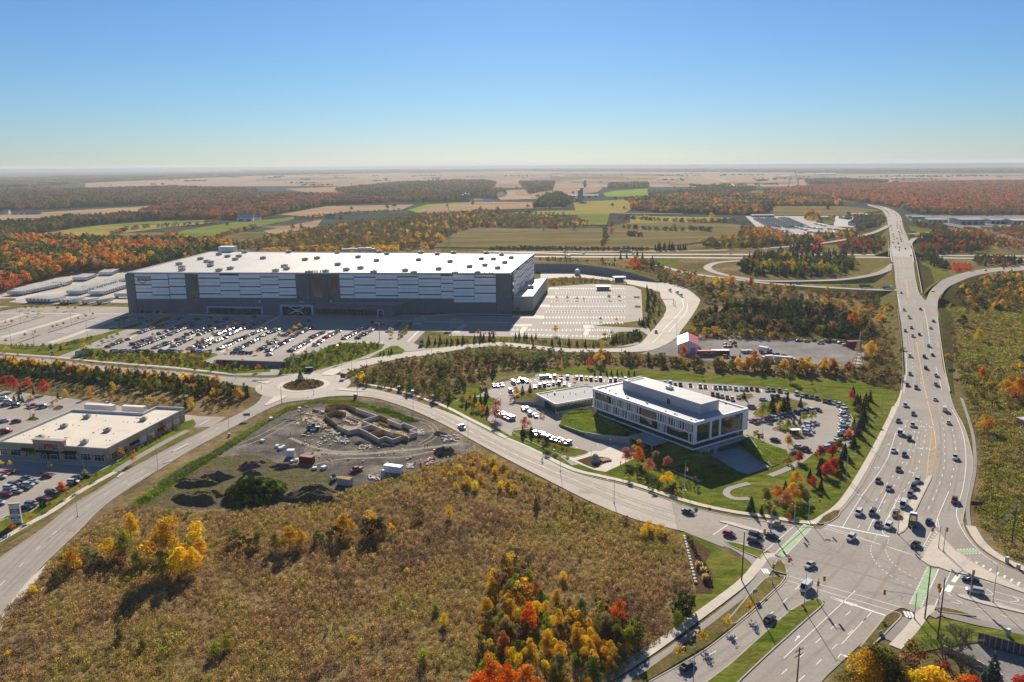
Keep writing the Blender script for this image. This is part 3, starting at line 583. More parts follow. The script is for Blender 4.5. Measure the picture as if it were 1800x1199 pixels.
for y,xl,xr in ((465,490,1180),(510,465,1190),(555,450,1190),(603,420,1190),(652,395,1190),(708,365,1190),(770,335,1185),(828,330,1165)):
    bays(*zE((xl,y),(xr,y)),26,4.6,back=y not in (510,603,708))
for y,xl,xr in ((510,470,1190),(603,420,1190),(708,365,1190)):ribbon('kerb',zE((xl,y),(xr,y)),1.2,'asphalt_dark',z=.12,h=.1,n=2)
for p in (zE((395,455),(500,458),(490,475),(385,472)),zE((345,540),(455,543),(445,563),(340,560)),zE((285,632),(400,635),(385,665),(275,660)),zE((220,745),(340,750),(325,785),(200,778)),zE((0,742),(220,745),(200,778),(0,772)),zE((1,842),(210,838),(215,862),(80,866),(0,858)),zE((745,850),(850,848),(868,880),(760,888)),zE((775,888),(830,888),(800,960),(745,958)),zE((110,868),(170,868),(120,935),(75,935))):
    sheet('pavement',p,'concrete',z=.115)
for a,b in (((10,900),(620,905)),((670,900),(1030,905))):bays(*zE(a,b),14,3.6)
bays(*zE((640,965),(1040,972)),9,3.6)
bays(*zE((0,945),(580,965)),14,3.6)
for p in (zA((0,275),(560,190),(700,190),(740,205),(0,430),(0,415),(640,225),(500,205),(0,290)),):pass
for pl,wd in ((zA((0,285),(270,190),(330,178)),5),(zA((0,440),(190,395),(700,245),(870,190)),6),(zA((520,500),(780,415),(1190,260),(1400,195)),6),(zA((0,185),(900,190),(1800,200)),3),(zB((280,118),(1000,125),(1100,180)),5),(zB((650,560),(1000,400),(1420,240)),3.2),(zB((1250,600),(1500,440),(1700,310),(1900,200)),3.2),(zC((480,370),(720,215),(900,110)),3.2),(zC((960,250),(1400,250)),2.5),(zB((900,200),(1800,215)),6),(zB((0,545),(300,440),(400,390)),2),(zD((480,100),(860,75),(1440,80)),6),(zD((0,135),(480,150),(900,160),(1440,165)),3.0),(zD((400,190),(500,110)),10),(zD((850,270),(950,180)),5)):
    ribbon('pavement',pl,wd,'concrete',z=.117,n=24)
for a,b,n in ((zA((0,360),(470,215)),0,14),(zA((510,390),(1010,230)),0,14),(zA((190,500),(420,415)),0,6)):ribbon('kerb',a,.9,'verge',z=.1,h=.12,n=4)
for k,(x0,y0,x1,y1) in enumerate(((40,400,640,200),(0,470,300,380),(400,480,1000,260),(640,400,1100,230))):
    bays(*zA((x0,y0),(x1,y1)),24,4.8,back=False)
ml(zD((340,360),(455,250)),.3);ml(zC((1660,250),(1780,130)),.3)
for a,b,n in ((z7((130,600),(430,575)),0,8),(z7((470,590),(800,605)),0,11),(z7((1240,640),(1790,670)),0,16)):bays(a[0],a[1],n,2.6,back=False)
for pts in (zF((180,215),(240,190)),zF((240,222),(310,190)),zF((345,228),(400,205)),zF((400,236),(450,215)),zF((440,243),(520,212)),zF((0,300),(50,275)),zF((50,310),(105,278)),zF((90,320),(160,280)),zF((80,365),(200,290)),zF((180,330),(270,285)),zF((0,1260),(60,1235)),zF((0,1290),(80,1255)),zF((560,915),(640,915)),zF((370,915),(470,912))):ml(pts,.2,3)
for pts in (zM((0,185),(100,160)),zM((10,170),(30,195)),zM((40,160),(60,190)),zM((70,152),(95,182))):ml(pts,.25,3)
ribbon('pavement',zM((-40,240),(60,285),(250,220),(330,210)),3,'concrete',z=.14,n=14);sheet('pavement',zM((0,290),(240,215),(330,205),(480,130),(560,170),(640,130),(800,230),(520,360),(385,420),(270,400),(130,345)),'concrete',z=.141)
sheet('flower_bed',zM((80,300),(240,250),(430,270),(440,300),(270,385),(170,345)),'mulch',z=.16)
sheet('lawn',zM((385,420),(520,360),(700,270),(900,330),(1380,530),(1000,620),(600,500)),'lawn',z=.145);ribbon('path',zM((1050,380),(1200,440),(1380,525)),2.0,'concrete',z=.16,n=10)
ribbon('path',zM((1900,540),(1780,570),(1690,600),(1660,640),(1690,680),(1780,705),(1900,700)),2.6,'asphalt_path',z=.16,n=30);ribbon('path',zH((1000,920),(900,1010),(760,1100),(560,1180)),3.0,'asphalt_path',z=.15,n=20)
sheet('lawn',z7((0,950),(150,935),(400,1060),(480,1080),(540,1105),(400,1135),(200,1060),(0,980)),'lawn',z=.16);kerb(z7((0,950),(150,935),(400,1060),(480,1080),(540,1105),(400,1135),(200,1060)),closed=True)
sheet('lawn',zD((720,1030),(1000,950),(1200,945),(1270,970),(1200,1100),(1100,1250),(900,1150)),'lawn',z=.15)
for p in (zH((580,690),(680,650),(860,640),(930,660),(860,700),(960,770),(880,785),(740,725)),zH((420,560),(380,520),(540,400),(700,350),(960,420),(900,470),(560,540)),z7((1590,700),(1680,690),(1700,710),(1600,740)),zD((1480,930),(1700,850),(1798,860),(1798,900),(1500,1000)),zD((1120,760),(1350,690),(1690,700),(1680,740),(1380,780),(1200,870),(1140,885))):
    sheet('lawn',p,'dry_lawn',z=.13);kerb(p,closed=True)
for p in (zF((500,215),(560,180),(615,195),(560,225)),zF((250,320),(300,290),(380,305),(330,325)),zF((0,460),(80,420),(130,430),(0,490)),zF((340,830),(420,822),(540,835),(430,850))):
    sheet('flower_bed',p,'mulch',z=.13);kerb(p,closed=True)
WZ=[.0]
def wear(pts,w=.75,zf=None,z=.1125,m='asphalt_worn',n=60):WZ[0]+=.00025;return ribbon('wheel_track',pts,w,m,z=z+WZ[0],n=n,zf=zf)
def between(f,y0,y1,off=.0,n=14):return [(xat(AL,y)+(xat(AR,y)-xat(AL,y))*f,y) for y in np.linspace(y0,y1,n)]
for f in (.13,.19,.30,.36,.60,.66,.76,.82):wear(between(f,470,735),zf=zr)
for f in (.10,.15,.24,.29,.37,.42,.68,.73,.82,.87):wear(between(f,735,900),zf=zr)
for L_ in ([(1500,940),(1460,985),(1410,1035),(1350,1088),(1270,1145),(1190,1195)],[(1525,945),(1485,990),(1430,1045),(1375,1095),(1290,1152),(1215,1200)],[(1560,950),(1520,1010),(1470,1075),(1400,1140),(1330,1200)],[(1600,950),(1560,1015),(1510,1080),(1440,1145),(1370,1205)],[(1300,935),(1400,960),(1500,985),(1600,1015),(1700,1050)],[(1290,950),(1400,978),(1500,1005),(1600,1035),(1690,1065)]):wear(L_,1.0)
for d in (-6,-2.5,3.5,7):wear([(640,690+d*.5),(700,703+d*.7),(760,724+d*.8),(830,760+d),(900,796+d),(970,827+d*1.1),(1040,856+d*1.2),(1110,884+d*1.3),(1200,913+d*1.4)],.8,z=.0915,m='pale_worn')
for d in (-16,-7,9,18):wear([(0+d*.3,1030+d),(70+d*.3,962+d),(130+d*.3,908+d*.8),(200+d*.3,860+d*.7),(300+d*.3,800+d*.5),(390+d*.3,750+d*.4)],.8,z=.0865)
RW=random.Random(21)
for k in range(46):
    y=RW.uniform(560,900);f=RW.uniform(.05,.95);x=xat(AL,y)+(xat(AR,y)-xat(AL,y))*f;ribbon('crack_seal',[(x,y),(x+RW.uniform(-8,8),y+RW.uniform(1,6)),(x+RW.uniform(-16,16),y+RW.uniform(3,12))],.10,'asphalt_dark',z=.1215+k*.00004,n=10,zf=zr)
for k in range(18):
    x,y=RW.uniform(1400,1640),RW.uniform(945,1060);ribbon('crack_seal',[(x,y),(x+RW.uniform(-25,25),y+RW.uniform(2,14)),(x+RW.uniform(-50,50),y+RW.uniform(8,30))],.10,'asphalt_dark',z=.1235+k*.00004,n=10)
for x,y,w,h in ((1480,985,26,8),(1560,1010,18,10),(1390,1080,14,10),(1650,780,5,14),(1600,690,4,10),(1520,1040,30,6),(120,925,16,10),(260,820,18,6),(760,735,16,4),(1020,862,22,6)):sheet('road_patch',[(x,y),(x+w,y+2),(x+w-3,y+h),(x-3,y+h-2)],'asphalt_worn',z=.1245)
for L_,w in ((zJ((-150,640),(100,640),(400,650),(800,620),(1100,590),(1500,540)),2.6),(zJ((-300,480),(-100,560),(100,610),(350,640)),2.0),(zJ((1050,540),(1180,470),(1210,400),(1130,330),(950,280),(760,230)),.6),(zJ((1090,560),(1230,480),(1260,400),(1170,310),(980,255),(780,205)),.6),(zI((250,560),(500,460),(800,300),(1000,200)),.7),(zI((280,590),(540,490),(840,330),(1020,240)),.7),(zI((900,700),(1200,640),(1600,620)),1.6),(zI((1100,760),(1400,700),(1700,690)),1.0),(zJ((300,700),(600,690),(900,680),(1300,600)),1.2)):WZ[0]+=.0005;ribbon('wheel_track',L_,w,'gravel_track',z=.06+WZ[0],n=40)
# ================================================================== BUILDINGS
mat('cladding_white',(.88,.89,.90),rough=.55,var=.05,scale=.15,spec=.4)
mat('cladding_dark',(.15,.158,.175),rough=.7,var=.10,scale=.3,spec=.3)
mat('cladding_strip',(.035,.037,.042),rough=.6,var=.05,scale=.3,spec=.3)
mat('roof_white',(.44,.415,.375),rough=.6,var=.07,scale=.04,fine=.05,fscale=.4,spec=.4,col2=(.38,.355,.32),c2scale=.06)
mat('roof_cream',(.66,.585,.47),rough=.7,var=.06,scale=.1,col2=(.50,.43,.34),c2scale=.12,c2pos=(.56,.75),spec=.3)
mat('roof_grey',(.33,.33,.33),rough=.8,var=.10,scale=.2,spec=.25)
mat('roof_flecked',(.47,.465,.45),rough=.7,var=.06,scale=.2,col2=(.38,.37,.35),c2scale=.25,c2pos=(.55,.75),spec=.3)
mat('parapet_white',(.80,.80,.80),rough=.6,var=.05,scale=.5,spec=.3)
mat('frame_white',(.84,.85,.86),rough=.5,var=.04,scale=.6,spec=.4)
mat('periwinkle',(.36,.44,.72),rough=.5,var=.05,scale=.5,spec=.3)
mat('unit_tan',(.50,.455,.39),rough=.7,var=.15,scale=.5,spec=.3)
mat('unit_dark',(.2,.19,.175),rough=.8,var=.2,scale=.8,spec=.2)
mat('penthouse',(.42,.43,.46),rough=.5,var=.06,scale=.4,spec=.4,stretch=((4,4,.2),0))
mat('brick_tan',(.53,.32,.22),rough=.9,var=.12,scale=.5,fine=.12,fscale=4.0,spec=.1)
mat('brick_grey',(.45,.405,.35),rough=.9,var=.10,scale=.5,fine=.12,fscale=4.0,spec=.1)
mat('trim_white',(.70,.68,.64),rough=.7,var=.05,scale=.6,spec=.2)
mat('awning',(.02,.02,.022),rough=.8,var=.1,scale=1.0,spec=.2)
mat('sign_red',(.60,.02,.03),rough=.5,var=.05,scale=1.0);mat('sign_green',(.22,.50,.05),rough=.5,var=.05,scale=1.0);mat('ink',(.02,.02,.025),rough=.6,var=.05,scale=1.0)
mat('roof_red',(.50,.07,.10),rough=.45,var=.08,scale=.3,spec=.5,stretch=((3,.3,1),.6));mat('roof_glare',(.72,.60,.58),rough=.45,var=.06,scale=.3,spec=.4)  # sun glare on the red shed roof put into its left slope's pale colour
mat('metal_white',(.78,.78,.77),rough=.45,var=.07,scale=.5,spec=.4);mat('metal_grey',(.36,.38,.40),rough=.5,var=.08,scale=.4,spec=.4);mat('metal_dark',(.10,.10,.11),rough=.6,var=.1,scale=.5)
mat('barn_roof',(.33,.37,.40),rough=.7,var=.08,scale=.2,spec=.15);mat('silo',(.20,.22,.24),rough=.5,var=.1,scale=.3);mat('plywood',(.42,.27,.12),rough=.85,var=.2,scale=.6,spec=.1);mat('timber',(.55,.45,.32),rough=.85,var=.25,scale=1.0,spec=.1)
mat('storage_roof',(.085,.10,.12),rough=.9,var=.08,scale=.2,spec=.1);mat('rock',(.32,.31,.29),rough=.9,var=.25,scale=.8,bump=.5,bscale=1.5,spec=.1);mat('wall_stone',(.26,.255,.25),rough=.9,var=.15,scale=.4,fine=.2,fscale=1.5,spec=.1)
glass_mat('glass_dark',(.018,.024,.022),.05,.6);glass_mat('glass_green',(.02,.05,.045),.04,.7);glass_mat('glass_amber',(.05,.058,.055),.08,.6)
class B:
    def __init__(s,name,label,cat,loc,group=None):s.loc=Vector(loc);s.o=thing(name,label,cat,loc,group=group)
    def part(s,name,mb,m,parent=None,label=None,smooth=False):
        o=mb.build(name,m,parent or s.o,None if parent else -s.loc,smooth)
        if label:o['label']=label
        return o
class Face:
    def __init__(s,A,Bp,out=None):
        s.A=Vector((A.x,A.y,0));v=Vector((Bp.x-A.x,Bp.y-A.y,0));s.L=v.length;s.u=v.normalized();s.n=Vector((s.u.y,-s.u.x,0))
        if out is not None and s.n.dot(Vector((out.x,out.y,0))-s.A)<0:s.n=-s.n
    def P(s,u,z,d=.0):q=s.A+s.u*u+s.n*d;return Vector((q.x,q.y,z))
    def box(s,mb,u0,u1,z0,z1,d0,d1):
        q=[s.P(u0,0,d0),s.P(u1,0,d0),s.P(u1,0,d1),s.P(u0,0,d1)];return mb.prism([(p.x,p.y) for p in q],z0,z1)
    def b(s,*a):return s.box(MB(),*a)
def text_mesh(txt,size):
    c=bpy.data.curves.new('lettering','FONT');c.body=txt;c.size=size;c.extrude=.06;c.offset=.022*size;c.align_x='LEFT';o=bpy.data.objects.new('lettering',c);me=bpy.data.meshes.new_from_object(o);bpy.data.objects.remove(o);return me
def put_text(b,f,txt,size,u,z,d,m,sx=1.0,parent=None):
    me=text_mesh(txt,size);me.materials.clear();me.materials.append(MATS[m]);P=f.P(u,z,d)
    for v in me.vertices:
        q=f.P(u+v.co.x*sx,z+v.co.y,d+v.co.z);v.co=q
    o=obj('lettering',me,b.o,-b.loc);return o
WHH=33.6
wFL,wFR,wBR,wBL=G(222.5,479,WHH),G(897,480,WHH),G(939,446,WHH),G(372,441.5,WHH)
for p in (wFL,wFR,wBR,wBL):p.z=0
wh=B('warehouse','huge white and charcoal banded warehouse with a vast pale flat roof','warehouse',(wFL+wFR)/2)
F=Face(wFL,wFR,Vector((0,0,0)));S=Face(wFR,wBR,Vector((500,700,0)))
mb=MB();mb.prism([(p.x,p.y) for p in (wFL,wFR,wBR,wBL)],-.2,WHH-1.0);wh.part('wall',mb,'cladding_dark')
mb=MB();mb.prism([(p.x,p.y) for p in (wFL,wFR,wBR,wBL)],WHH-1.0,WHH-.5);rf=wh.part('roof',mb,'roof_white')
C4=[wFL,wFR,wBR,wBL]
for i in range(4):
    f=Face(C4[i],C4[(i+1) % 4],(wFL+wBR)/2);wh.part('parapet',f.b(0,f.L,WHH-1.0,WHH+.15,.003,.5),'parapet_white')
def ux(px):
    lo,hi=0,F.L
    for _ in range(40):
        m=(lo+hi)/2
        if PX(F.P(m,25))[0]<px:lo=m
        else:hi=m
    return m
def column(face,u0,u1,zb,zt,ph,d=.25,th=.9,gap=6.6):
    wh.part('strip',face.b(u0+.05,u1-.05,zb,zt,.003,d-.12),'cladding_strip');zs=[];z=zt-ph
    while z>zb+1:zs.append(z);z-=gap
    top=zt
    for z in zs+[zb]:
        bot=z+(th if z>zb else 0)
        if top-bot>4.2:
            m=(top+bot)/2;wh.part('panel',face.b(u0+.08,u1-.08,m+.12,top,.003,d),'cladding_white');wh.part('panel',face.b(u0+.08,u1-.08,bot,m-.08,.003,d),'cladding_white')
        elif top-bot>.3:wh.part('panel',face.b(u0+.08,u1-.08,bot,top,.003,d),'cladding_white')
        top=z
PH=[2.4,4.0,1.2,4.4,2.8,5.0]
for cols,zb,zt,d in (((238,267,297),11.5,32.4,.9),((297,326),11.5,32.4,.25),((349,387,421,458,490,520),12.5,32.4,.25),((597,622.5,660,699,736,775,797),12.5,32.4,.25),((797,834,872),9.5,32.2,.9)):
    us=[ux(x) for x in cols]
    for i,(a,c) in enumerate(zip(us,us[1:])):column(F,a,c,zb,zt,PH[(i+int(cols[0])) % 6],d)
mb=MB();F.box(mb,ux(797),ux(873),-.2,9.45,.003,.85);wh.part('plinth',mb,'cladding_dark');mb=MB();F.box(mb,ux(873.5),F.L+.9,-.2,WHH-1.2,.003,1.6);wh.part('corner_tower',mb,'cladding_dark')
mb=MB();F.box(mb,ux(236),ux(297),-.2,11.4,.003,.85);wh.part('plinth',mb,'cladding_dark');mb=MB();F.box(mb,-.9,ux(237.5),-.2,WHH-1.2,.003,1.6);wh.part('corner_tower',mb,'cladding_dark')
for a,c,z0 in ((337,347,11.5),(551.5,566,13),(581,591,13)):
    g=wh.part('window',F.b(ux(a),ux(c),z0,30,.003,.35),'glass_amber');n=6
    for k in range(1,n):wh.part('mullion',F.b(ux(a),ux(c),z0+(30-z0)*k/n-.1,z0+(30-z0)*k/n+.1,.36,.5),'cladding_strip')
for a in (544,571,576):wh.part('joint',F.b(ux(a),ux(a)+.25,10,31.5,.003,.3),'cladding_strip')
for i in range(8):
    a=14+(S.L-16)*i/8;column(S,a,a+(S.L-16)/8,12,32.4,PH[(i*2) % 6],.3)
wh.part('window',S.b(4,11,10,31,.003,1.2),'glass_green');
Lf=Face(wBL,wFL,Vector((-900,700,0)));wh.part('window',Lf.b(Lf.L-12,Lf.L-4,8,30,.003,1.0),'glass_amber')
for i in range(9):column(Lf,2+(Lf.L-18)*i/9,2+(Lf.L-18)*(i+1)/9,12,32.4,PH[i % 6],.3)
put_text(wh,F,'amazon',4.6,ux(243),26.9,1.0,'ink',.86)
mb=MB();n=14
for i in range(n):
    t0,t1=i/n,(i+1)/n;u0=ux(245)+6.8*t0;u1=ux(245)+6.8*t1;z0=26.4-1.5*math.sin(math.pi*t0);z1=26.4-1.5*math.sin(math.pi*t1)
    mb.add([F.P(u0,z0-.45,1.0),F.P(u1,z1-.45,1.0),F.P(u1,z1+.2,1.0),F.P(u0,z0+.2,1.0)],[(0,1,2,3)])
wh.part('smile_mark',mb,'ink')
def roof_unit(px,py,sx,sy,h,m='unit_tan',z=WHH-.5,bld=wh,rz=-.06,parent=None):
    p=G(px,py,z);mb=MB();mb.box(p.x,p.y,z-.02,sx*.9,sy*.9,h*.25,rz);mb.box(p.x,p.y,z+h*.25,sx,sy,h*.75,rz);o=bld.part('roof_unit',mb,m);mb=MB();mb.box(p.x+sx*.1,p.y,z+h,sx*.45,sy*.5,.25,rz);bld.part('fan_cowl',mb,'unit_dark',parent=o);return o
for x,y in ((50,775),(230,732),(345,785),(430,775),(200,832),(215,850),(138,865),(370,878),(490,870),(572,735),(575,820),(635,857),(735,845),(718,767),(868,732),(920,744),(848,792),(828,875),(1050,862),(1110,879),(1160,736),(1143,787),(1275,747),(1285,852),(1365,799),(1390,738),(1400,884),(1503,835),(1558,880),(1585,780),(1610,825),(1620,740),(1670,782),(1700,845),(1727,752),(1750,806),(1795,772)):
    q=zV((x,y+6));roof_unit(q[0][0],q[0][1],5.0,3.6,2.3)
for x,y in ((1410,780),(1455,798),(1480,828),(1482,806),(1540,748),(1600,763),(1655,783),(1680,762),(1720,733),(1260,816),(1278,840),(1280,858),(1540,861),(1620,848)):
    q=zU((x,y+6));roof_unit(q[0][0],q[0][1],5.0,3.6,2.3)
p=G(401,442.2,WHH-.5);mb=MB();mb.box(p.x,p.y,WHH-.5,16,10,5.5,-.06);wh.part('penthouse',mb,'metal_white')
for x in (620,640,660,685,700,715,740,760,790,815):
    q=zV((x,722));p=G(q[0][0],q[0][1],WHH-.5);mb=MB();mb.box(p.x,p.y,WHH-.5,random.uniform(4,9),4,random.uniform(1.6,3.2),-.06);wh.part('roof_unit',mb,'metal_grey')
for x,y in ((400,878),(415,878),(430,878),(455,878),(1610,890),(1640,890),(1660,890)):
    q=zV((x,y));p=G(q[0][0],q[0][1],WHH-.5);mb=MB();mb.cyl((p.x,p.y,WHH-.5),(p.x,p.y,WHH+1.6),.5,.5,8);wh.part('vent_pipe',mb,'unit_dark')
for t in (.18,.36,.55,.73,.9):
    a,c=wFL.lerp(wFR,t),wBL.lerp(wBR,t);mb=MB();d=(c-a).normalized();q=Vector((-d.y,d.x,0))*.18;mb.prism([((a+d*3+q).x,(a+d*3+q).y),((a+d*3-q).x,(a+d*3-q).y),((c-d*3-q).x,(c-d*3-q).y),((c-d*3+q).x,(c-d*3+q).y)],WHH-.52,WHH-.38);wh.part('seam',mb,'parapet_white',parent=None)
aL,aR=G(365,551),G(692,557);A=Face(aL,aR,Vector((0,0,0)));AH=9.6
bk=lambda p:F.A+F.u*max(0,min(F.L,(p-F.A).dot(F.u)))
an0,an1=bk(aL),bk(aR+A.u*8);mb=MB();mb.prism([(aL.x,aL.y),(aR.x,aR.y),(an1.x,an1.y-.05),(an0.x,an0.y-.05)],-.2,AH-.6);wh.part('annex',mb,'cladding_dark')
mb=MB();mb.prism([(aL.x,aL.y),(aR.x,aR.y),(an1.x,an1.y-.05),(an0.x,an0.y-.05)],AH-.6,AH-.3);wh.part('annex_roof',mb,'roof_grey');wh.part('annex_parapet',A.b(0,A.L,AH-.6,AH+.1,.003,.4),'cladding_dark')
def au(px):
    lo,hi=0,A.L
    for _ in range(40):
        m=(lo+hi)/2
        if PX(A.P(m,4))[0]<px:lo=m
        else:hi=m
    return m
def portal(x0,x1,zt,th,glass='glass_dark'):
    a,c=au(x0),au(x1);e=wh.part('entrance_frame',A.b(a,c,zt-th,zt,.41,1.8),'periwinkle')
    for q in (a,c-th):wh.part('frame_post',A.b(q,q+th,-.1,zt-th-.003,.41,1.8),'periwinkle',parent=None)
    wh.part('window',A.b(a+th+.02,c-th-.02,.1,zt-th-.02,.003,.3),glass)
    n=max(2,int((c-a)/6))
    for k in range(1,n):u=a+(c-a)*k/n;wh.part('mullion',A.b(u-.08,u+.08,.1,zt-th-.03,.31,.42),'metal_grey')
portal(365,463,6.4,1.2);portal(494,552,8.8,1.5);portal(664,675.5,6.0,.8)
wh.part('window',A.b(au(555),au(663),1.2,5.4,.003,.25),'glass_dark')
for k in range(16):u=au(555)+(au(663)-au(555))*k/15;wh.part('mullion',A.b(u-.1,u+.1,1.2,5.4,.26,.4),'cladding_dark')
mb=MB()
for sgn in (1,-1):
    for i in range(12):
        t0,t1=-1+2*i/12,-1+2*(i+1)/12;um=(au(494)+au(552))/2;z0,z1=4.0+sgn*(.5+2.4*t0*t0),4.0+sgn*(.5+2.4*t1*t1)
        mb.add([A.P(um+6*t0,z0-.3,1.2),A.P(um+6*t1,z1-.3,1.2),A.P(um+6*t1,z1+.3,1.2),A.P(um+6*t0,z0+.3,1.2)],[(0,1,2,3)])
wh.part('crossed_brace',mb,'frame_white')
for k in range(10):
    p=A.P(au(380)+k*12,AH-.3,-random.uniform(4,14));mb=MB();mb.box(p.x,p.y,AH-.3,random.uniform(1,4),2,random.uniform(.8,1.6),-.06);wh.part('roof_unit',mb,random.choice(['unit_tan','unit_dark','metal_white']))
sa=[G(903,545.5),G(937,547),G(961,500),G(935,492)];sh=12.4;sa[2]=G(962,487,sh);sa[3]=G(938,482,sh);sa[0]=G(903,519.5,sh);sa[1]=G(937,520.5,sh)
sa[0]=wFR+S.u*12+S.n*.02;sa[3]=wFR+S.u*110+S.n*.02
mb=MB();mb.prism([(q.x,q.y) for q in sa],-.2,sh-.8);wh.part('side_annex',mb,'brick_grey');mb=MB();mb.prism([(q.x,q.y) for q in sa],sh-.8,sh-.5);wh.part('annex_roof',mb,'roof_white')
for i in (0,1,2):f=Face(sa[i],sa[i+1],(sa[0]+sa[2])/2);wh.part('parapet',f.b(.51,f.L-.51,sh-.8,sh,.003,.5),'trim_white')
for x,y in ((115,480),(150,425),(195,460)):
    q=zE((x,y));roof_unit(q[0][0],q[0][1],6,5,2.6,z=sh-.5)
top=zE((225,180),(300,178),(500,185),(700,192),(1000,216),(1200,262),(1350,312),(1500,372),(1560,398));bot=zE((225,285),(300,285),(500,285),(700,290),(1000,325),(1200,350),(1350,372),(1500,395),(1560,402))
P=smooth_line(W(bot),6);mb=MB();n=len(P);h=[]
hk=[9.2,9.2,9.2,9.0,8.6,7.0,5.0,2.2,.6]
for i in range(n):t=i/(n-1)*8;k=min(7,int(t));h.append(hk[k]+(hk[k+1]-hk[k])*(t-k))
Q=offset_line(P,.6);vs=[]
for p,q,z in zip(P,Q,h):vs+=[(p.x,p.y,-.2),(p.x,p.y,z),(q.x,q.y,z),(q.x,q.y,-.2)]
mb.add(vs,[f for i in range(n-1) for k in range(4) for f in [(4*i+k,4*i+4+k,4*i+4+(k+1) % 4,4*i+(k+1) % 4)]]+[(0,1,2,3),(4*n-1,4*n-2,4*n-3,4*n-4)])
rw=mb.build('retaining_wall','wall_stone');tag(rw,'long curved grey retaining wall between the truck road and the highway','wall')
Q3=offset_line(P,46);mb=MB();vs=[]
for q,r,z in zip(Q,Q3,h):vs+=[(q.x,q.y,z-.3),(q.x+(r.x-q.x)*.35,q.y+(r.y-q.y)*.35,z*.95),(r.x,r.y,.02)]
mb.add(vs,[f for i in range(n-1) for f in [(3*i,3*i+3,3*i+4,3*i+1),(3*i+1,3*i+4,3*i+5,3*i+2)]]);setting(mb.build('embankment','dry_lawn'))
P0,P1=G(379,641),G(500,645);f=Face(P0,P1,Vector((0,0,0)));lw=thing('stone_wall','grey stone retaining wall below the crowded warehouse lot','wall',P0)
for i in range(12):
    for k in range(4):
        o=f.b(f.L*i/12+.03+(k % 2)*.8,f.L*(i+1)/12-.03+(k % 2)*.8,k*.8,k*.8+.77,-1.2+random.uniform(-.08,.08),0).build('stone','wall_stone',lw,-P0)
mb=MB();q=[f.P(0,0,-1.2),f.P(f.L,0,-1.2),f.P(f.L,0,-9),f.P(0,0,-9)];mb.prism([(p.x,p.y) for p in q],-.1,[3.1,3.1,.1,.1]);setting(mb.build('embankment','weeds'))
OT,OB=15.5,5.9
oN,oL,oR=[G(*zS(p)[0],OT) for p in ((1063,545),(115,224),(1560,408))]
for p in (oN,oL,oR):p.z=0
u_=(oN-oL).normalized();v_=Vector((-u_.y,u_.x,0));v_=v_ if v_.dot(oR-oN)>0 else -v_;oW=(oR-oN).dot(v_);oLn=(oN-oL).length
oR=oN+v_*oW;oB=oL+v_*oW
of=B('office_building','white framed glass office raised above a green berm with roof penthouse','office building',(oN+oB)/2)
cen=(oN+oB)/2;FF=Face(oL,oN,Vector((0,0,0)));FR_=Face(oN,oR,oN+u_*50);FB=Face(oR,oB,oB+v_*50);FLf=Face(oB,oL,oL-u_*50)
if FF.n.dot(-v_)<0:FF.n=-FF.n
mb=MB();q=[oL+u_*.8+v_*.8,oN-u_*.8+v_*.8,oR-u_*.8-v_*.8,oB+u_*.8-v_*.8];mb.prism([(p.x,p.y) for p in q],OB+.5,OT-.9);of.part('core',mb,'glass_dark')
mb=MB();mb.prism([(p.x,p.y) for p in (oL,oN,oR,oB)],OT-.9,OT-.5);of.part('roof',mb,'roof_flecked');mb=MB();mb.prism([(p.x,p.y) for p in (oL,oN,oR,oB)],OB,OB+.5);of.part('floor_slab',mb,'frame_white')
for f in (FF,FR_,FB,FLf):of.part('parapet',f.b(.003 if f in (FF,FB) else .8,f.L-(.003 if f in (FF,FB) else .8),OT-.497,OT,-.8,.0),'frame_white')
mid=(OT+OB)/2-.2
for z0,z1 in ((OB-.003,OB+.75),(mid-.3,mid+.3),(OT-1.3,OT-.5)):
    of.part('beam',FF.b(0,FF.L,z0,z1,-.5,.12),'frame_white')
of.part('corner_post',FR_.b(.003,1.7,OB,OT-.5,-.5,.15),'frame_white');of.part('corner_post',FR_.b(FR_.L-3.6,FR_.L,OB,OT-.5,-.5,.15),'frame_white')
for z0,z1 in ((OB-.002,OB+.8),(OT-1.35,OT-.5)):of.part('beam',FR_.b(1.71,FR_.L-3.61,z0,z1,-.5,.14),'frame_white')
def fx(zx,face=FF,z=10.0,sc=zS):
    x=sc((zx,0))[0][0];lo,hi=0,face.L
    for _ in range(40):
        m=(lo+hi)/2
        if PX(face.P(m,z))[0]<x:lo=m
        else:hi=m
    return m
def bay(u0,u1,z0,z1):of.part('window',FF.b(u0,u1,z0,z1,-.45,-.2),'glass_green')
BIG={0:[(fx(130,z=13),fx(265,z=13)),(fx(563,z=13),fx(700,z=13))],1:[(fx(560,z=8),fx(697,z=8)),(fx(818,z=8),fx(1000,z=8))]}
for r,(z0,z1) in enumerate(((mid+.3,OT-1.3),(OB+.75,mid-.3))):
    for a,c in BIG[r]:bay(a,c,z0+.02,z1-.02)
    u=.35;k=0
    while u<FF.L-.3:
        if not any(a-.2<u<c+.1 for a,c in BIG[r]):
            w=(.32,.22,.32,.5)[(k*7+r) % 4];of.part('fin',FF.b(u,u+w,z0+.003,z1-.003,-.5,.10),'frame_white')
        u+=(1.25,1.0,1.7,1.1,1.45)[(k*3+r) % 5];k+=1
for a,c in ((fx(1098,FR_),fx(1203,FR_)),(fx(1222,FR_),fx(1290,FR_)),(fx(1308,FR_),FR_.L-3.65)):of.part('window',FR_.b(a,c,OB+.82,OT-1.37,-.45,-.2),'glass_green')
for a,c in ((fx(1203,FR_),fx(1222,FR_)),(fx(1290,FR_),fx(1308,FR_))):of.part('mullion',FR_.b(a+.003,c-.003,OB+.803,OT-1.353,-.5,.13),'frame_white')
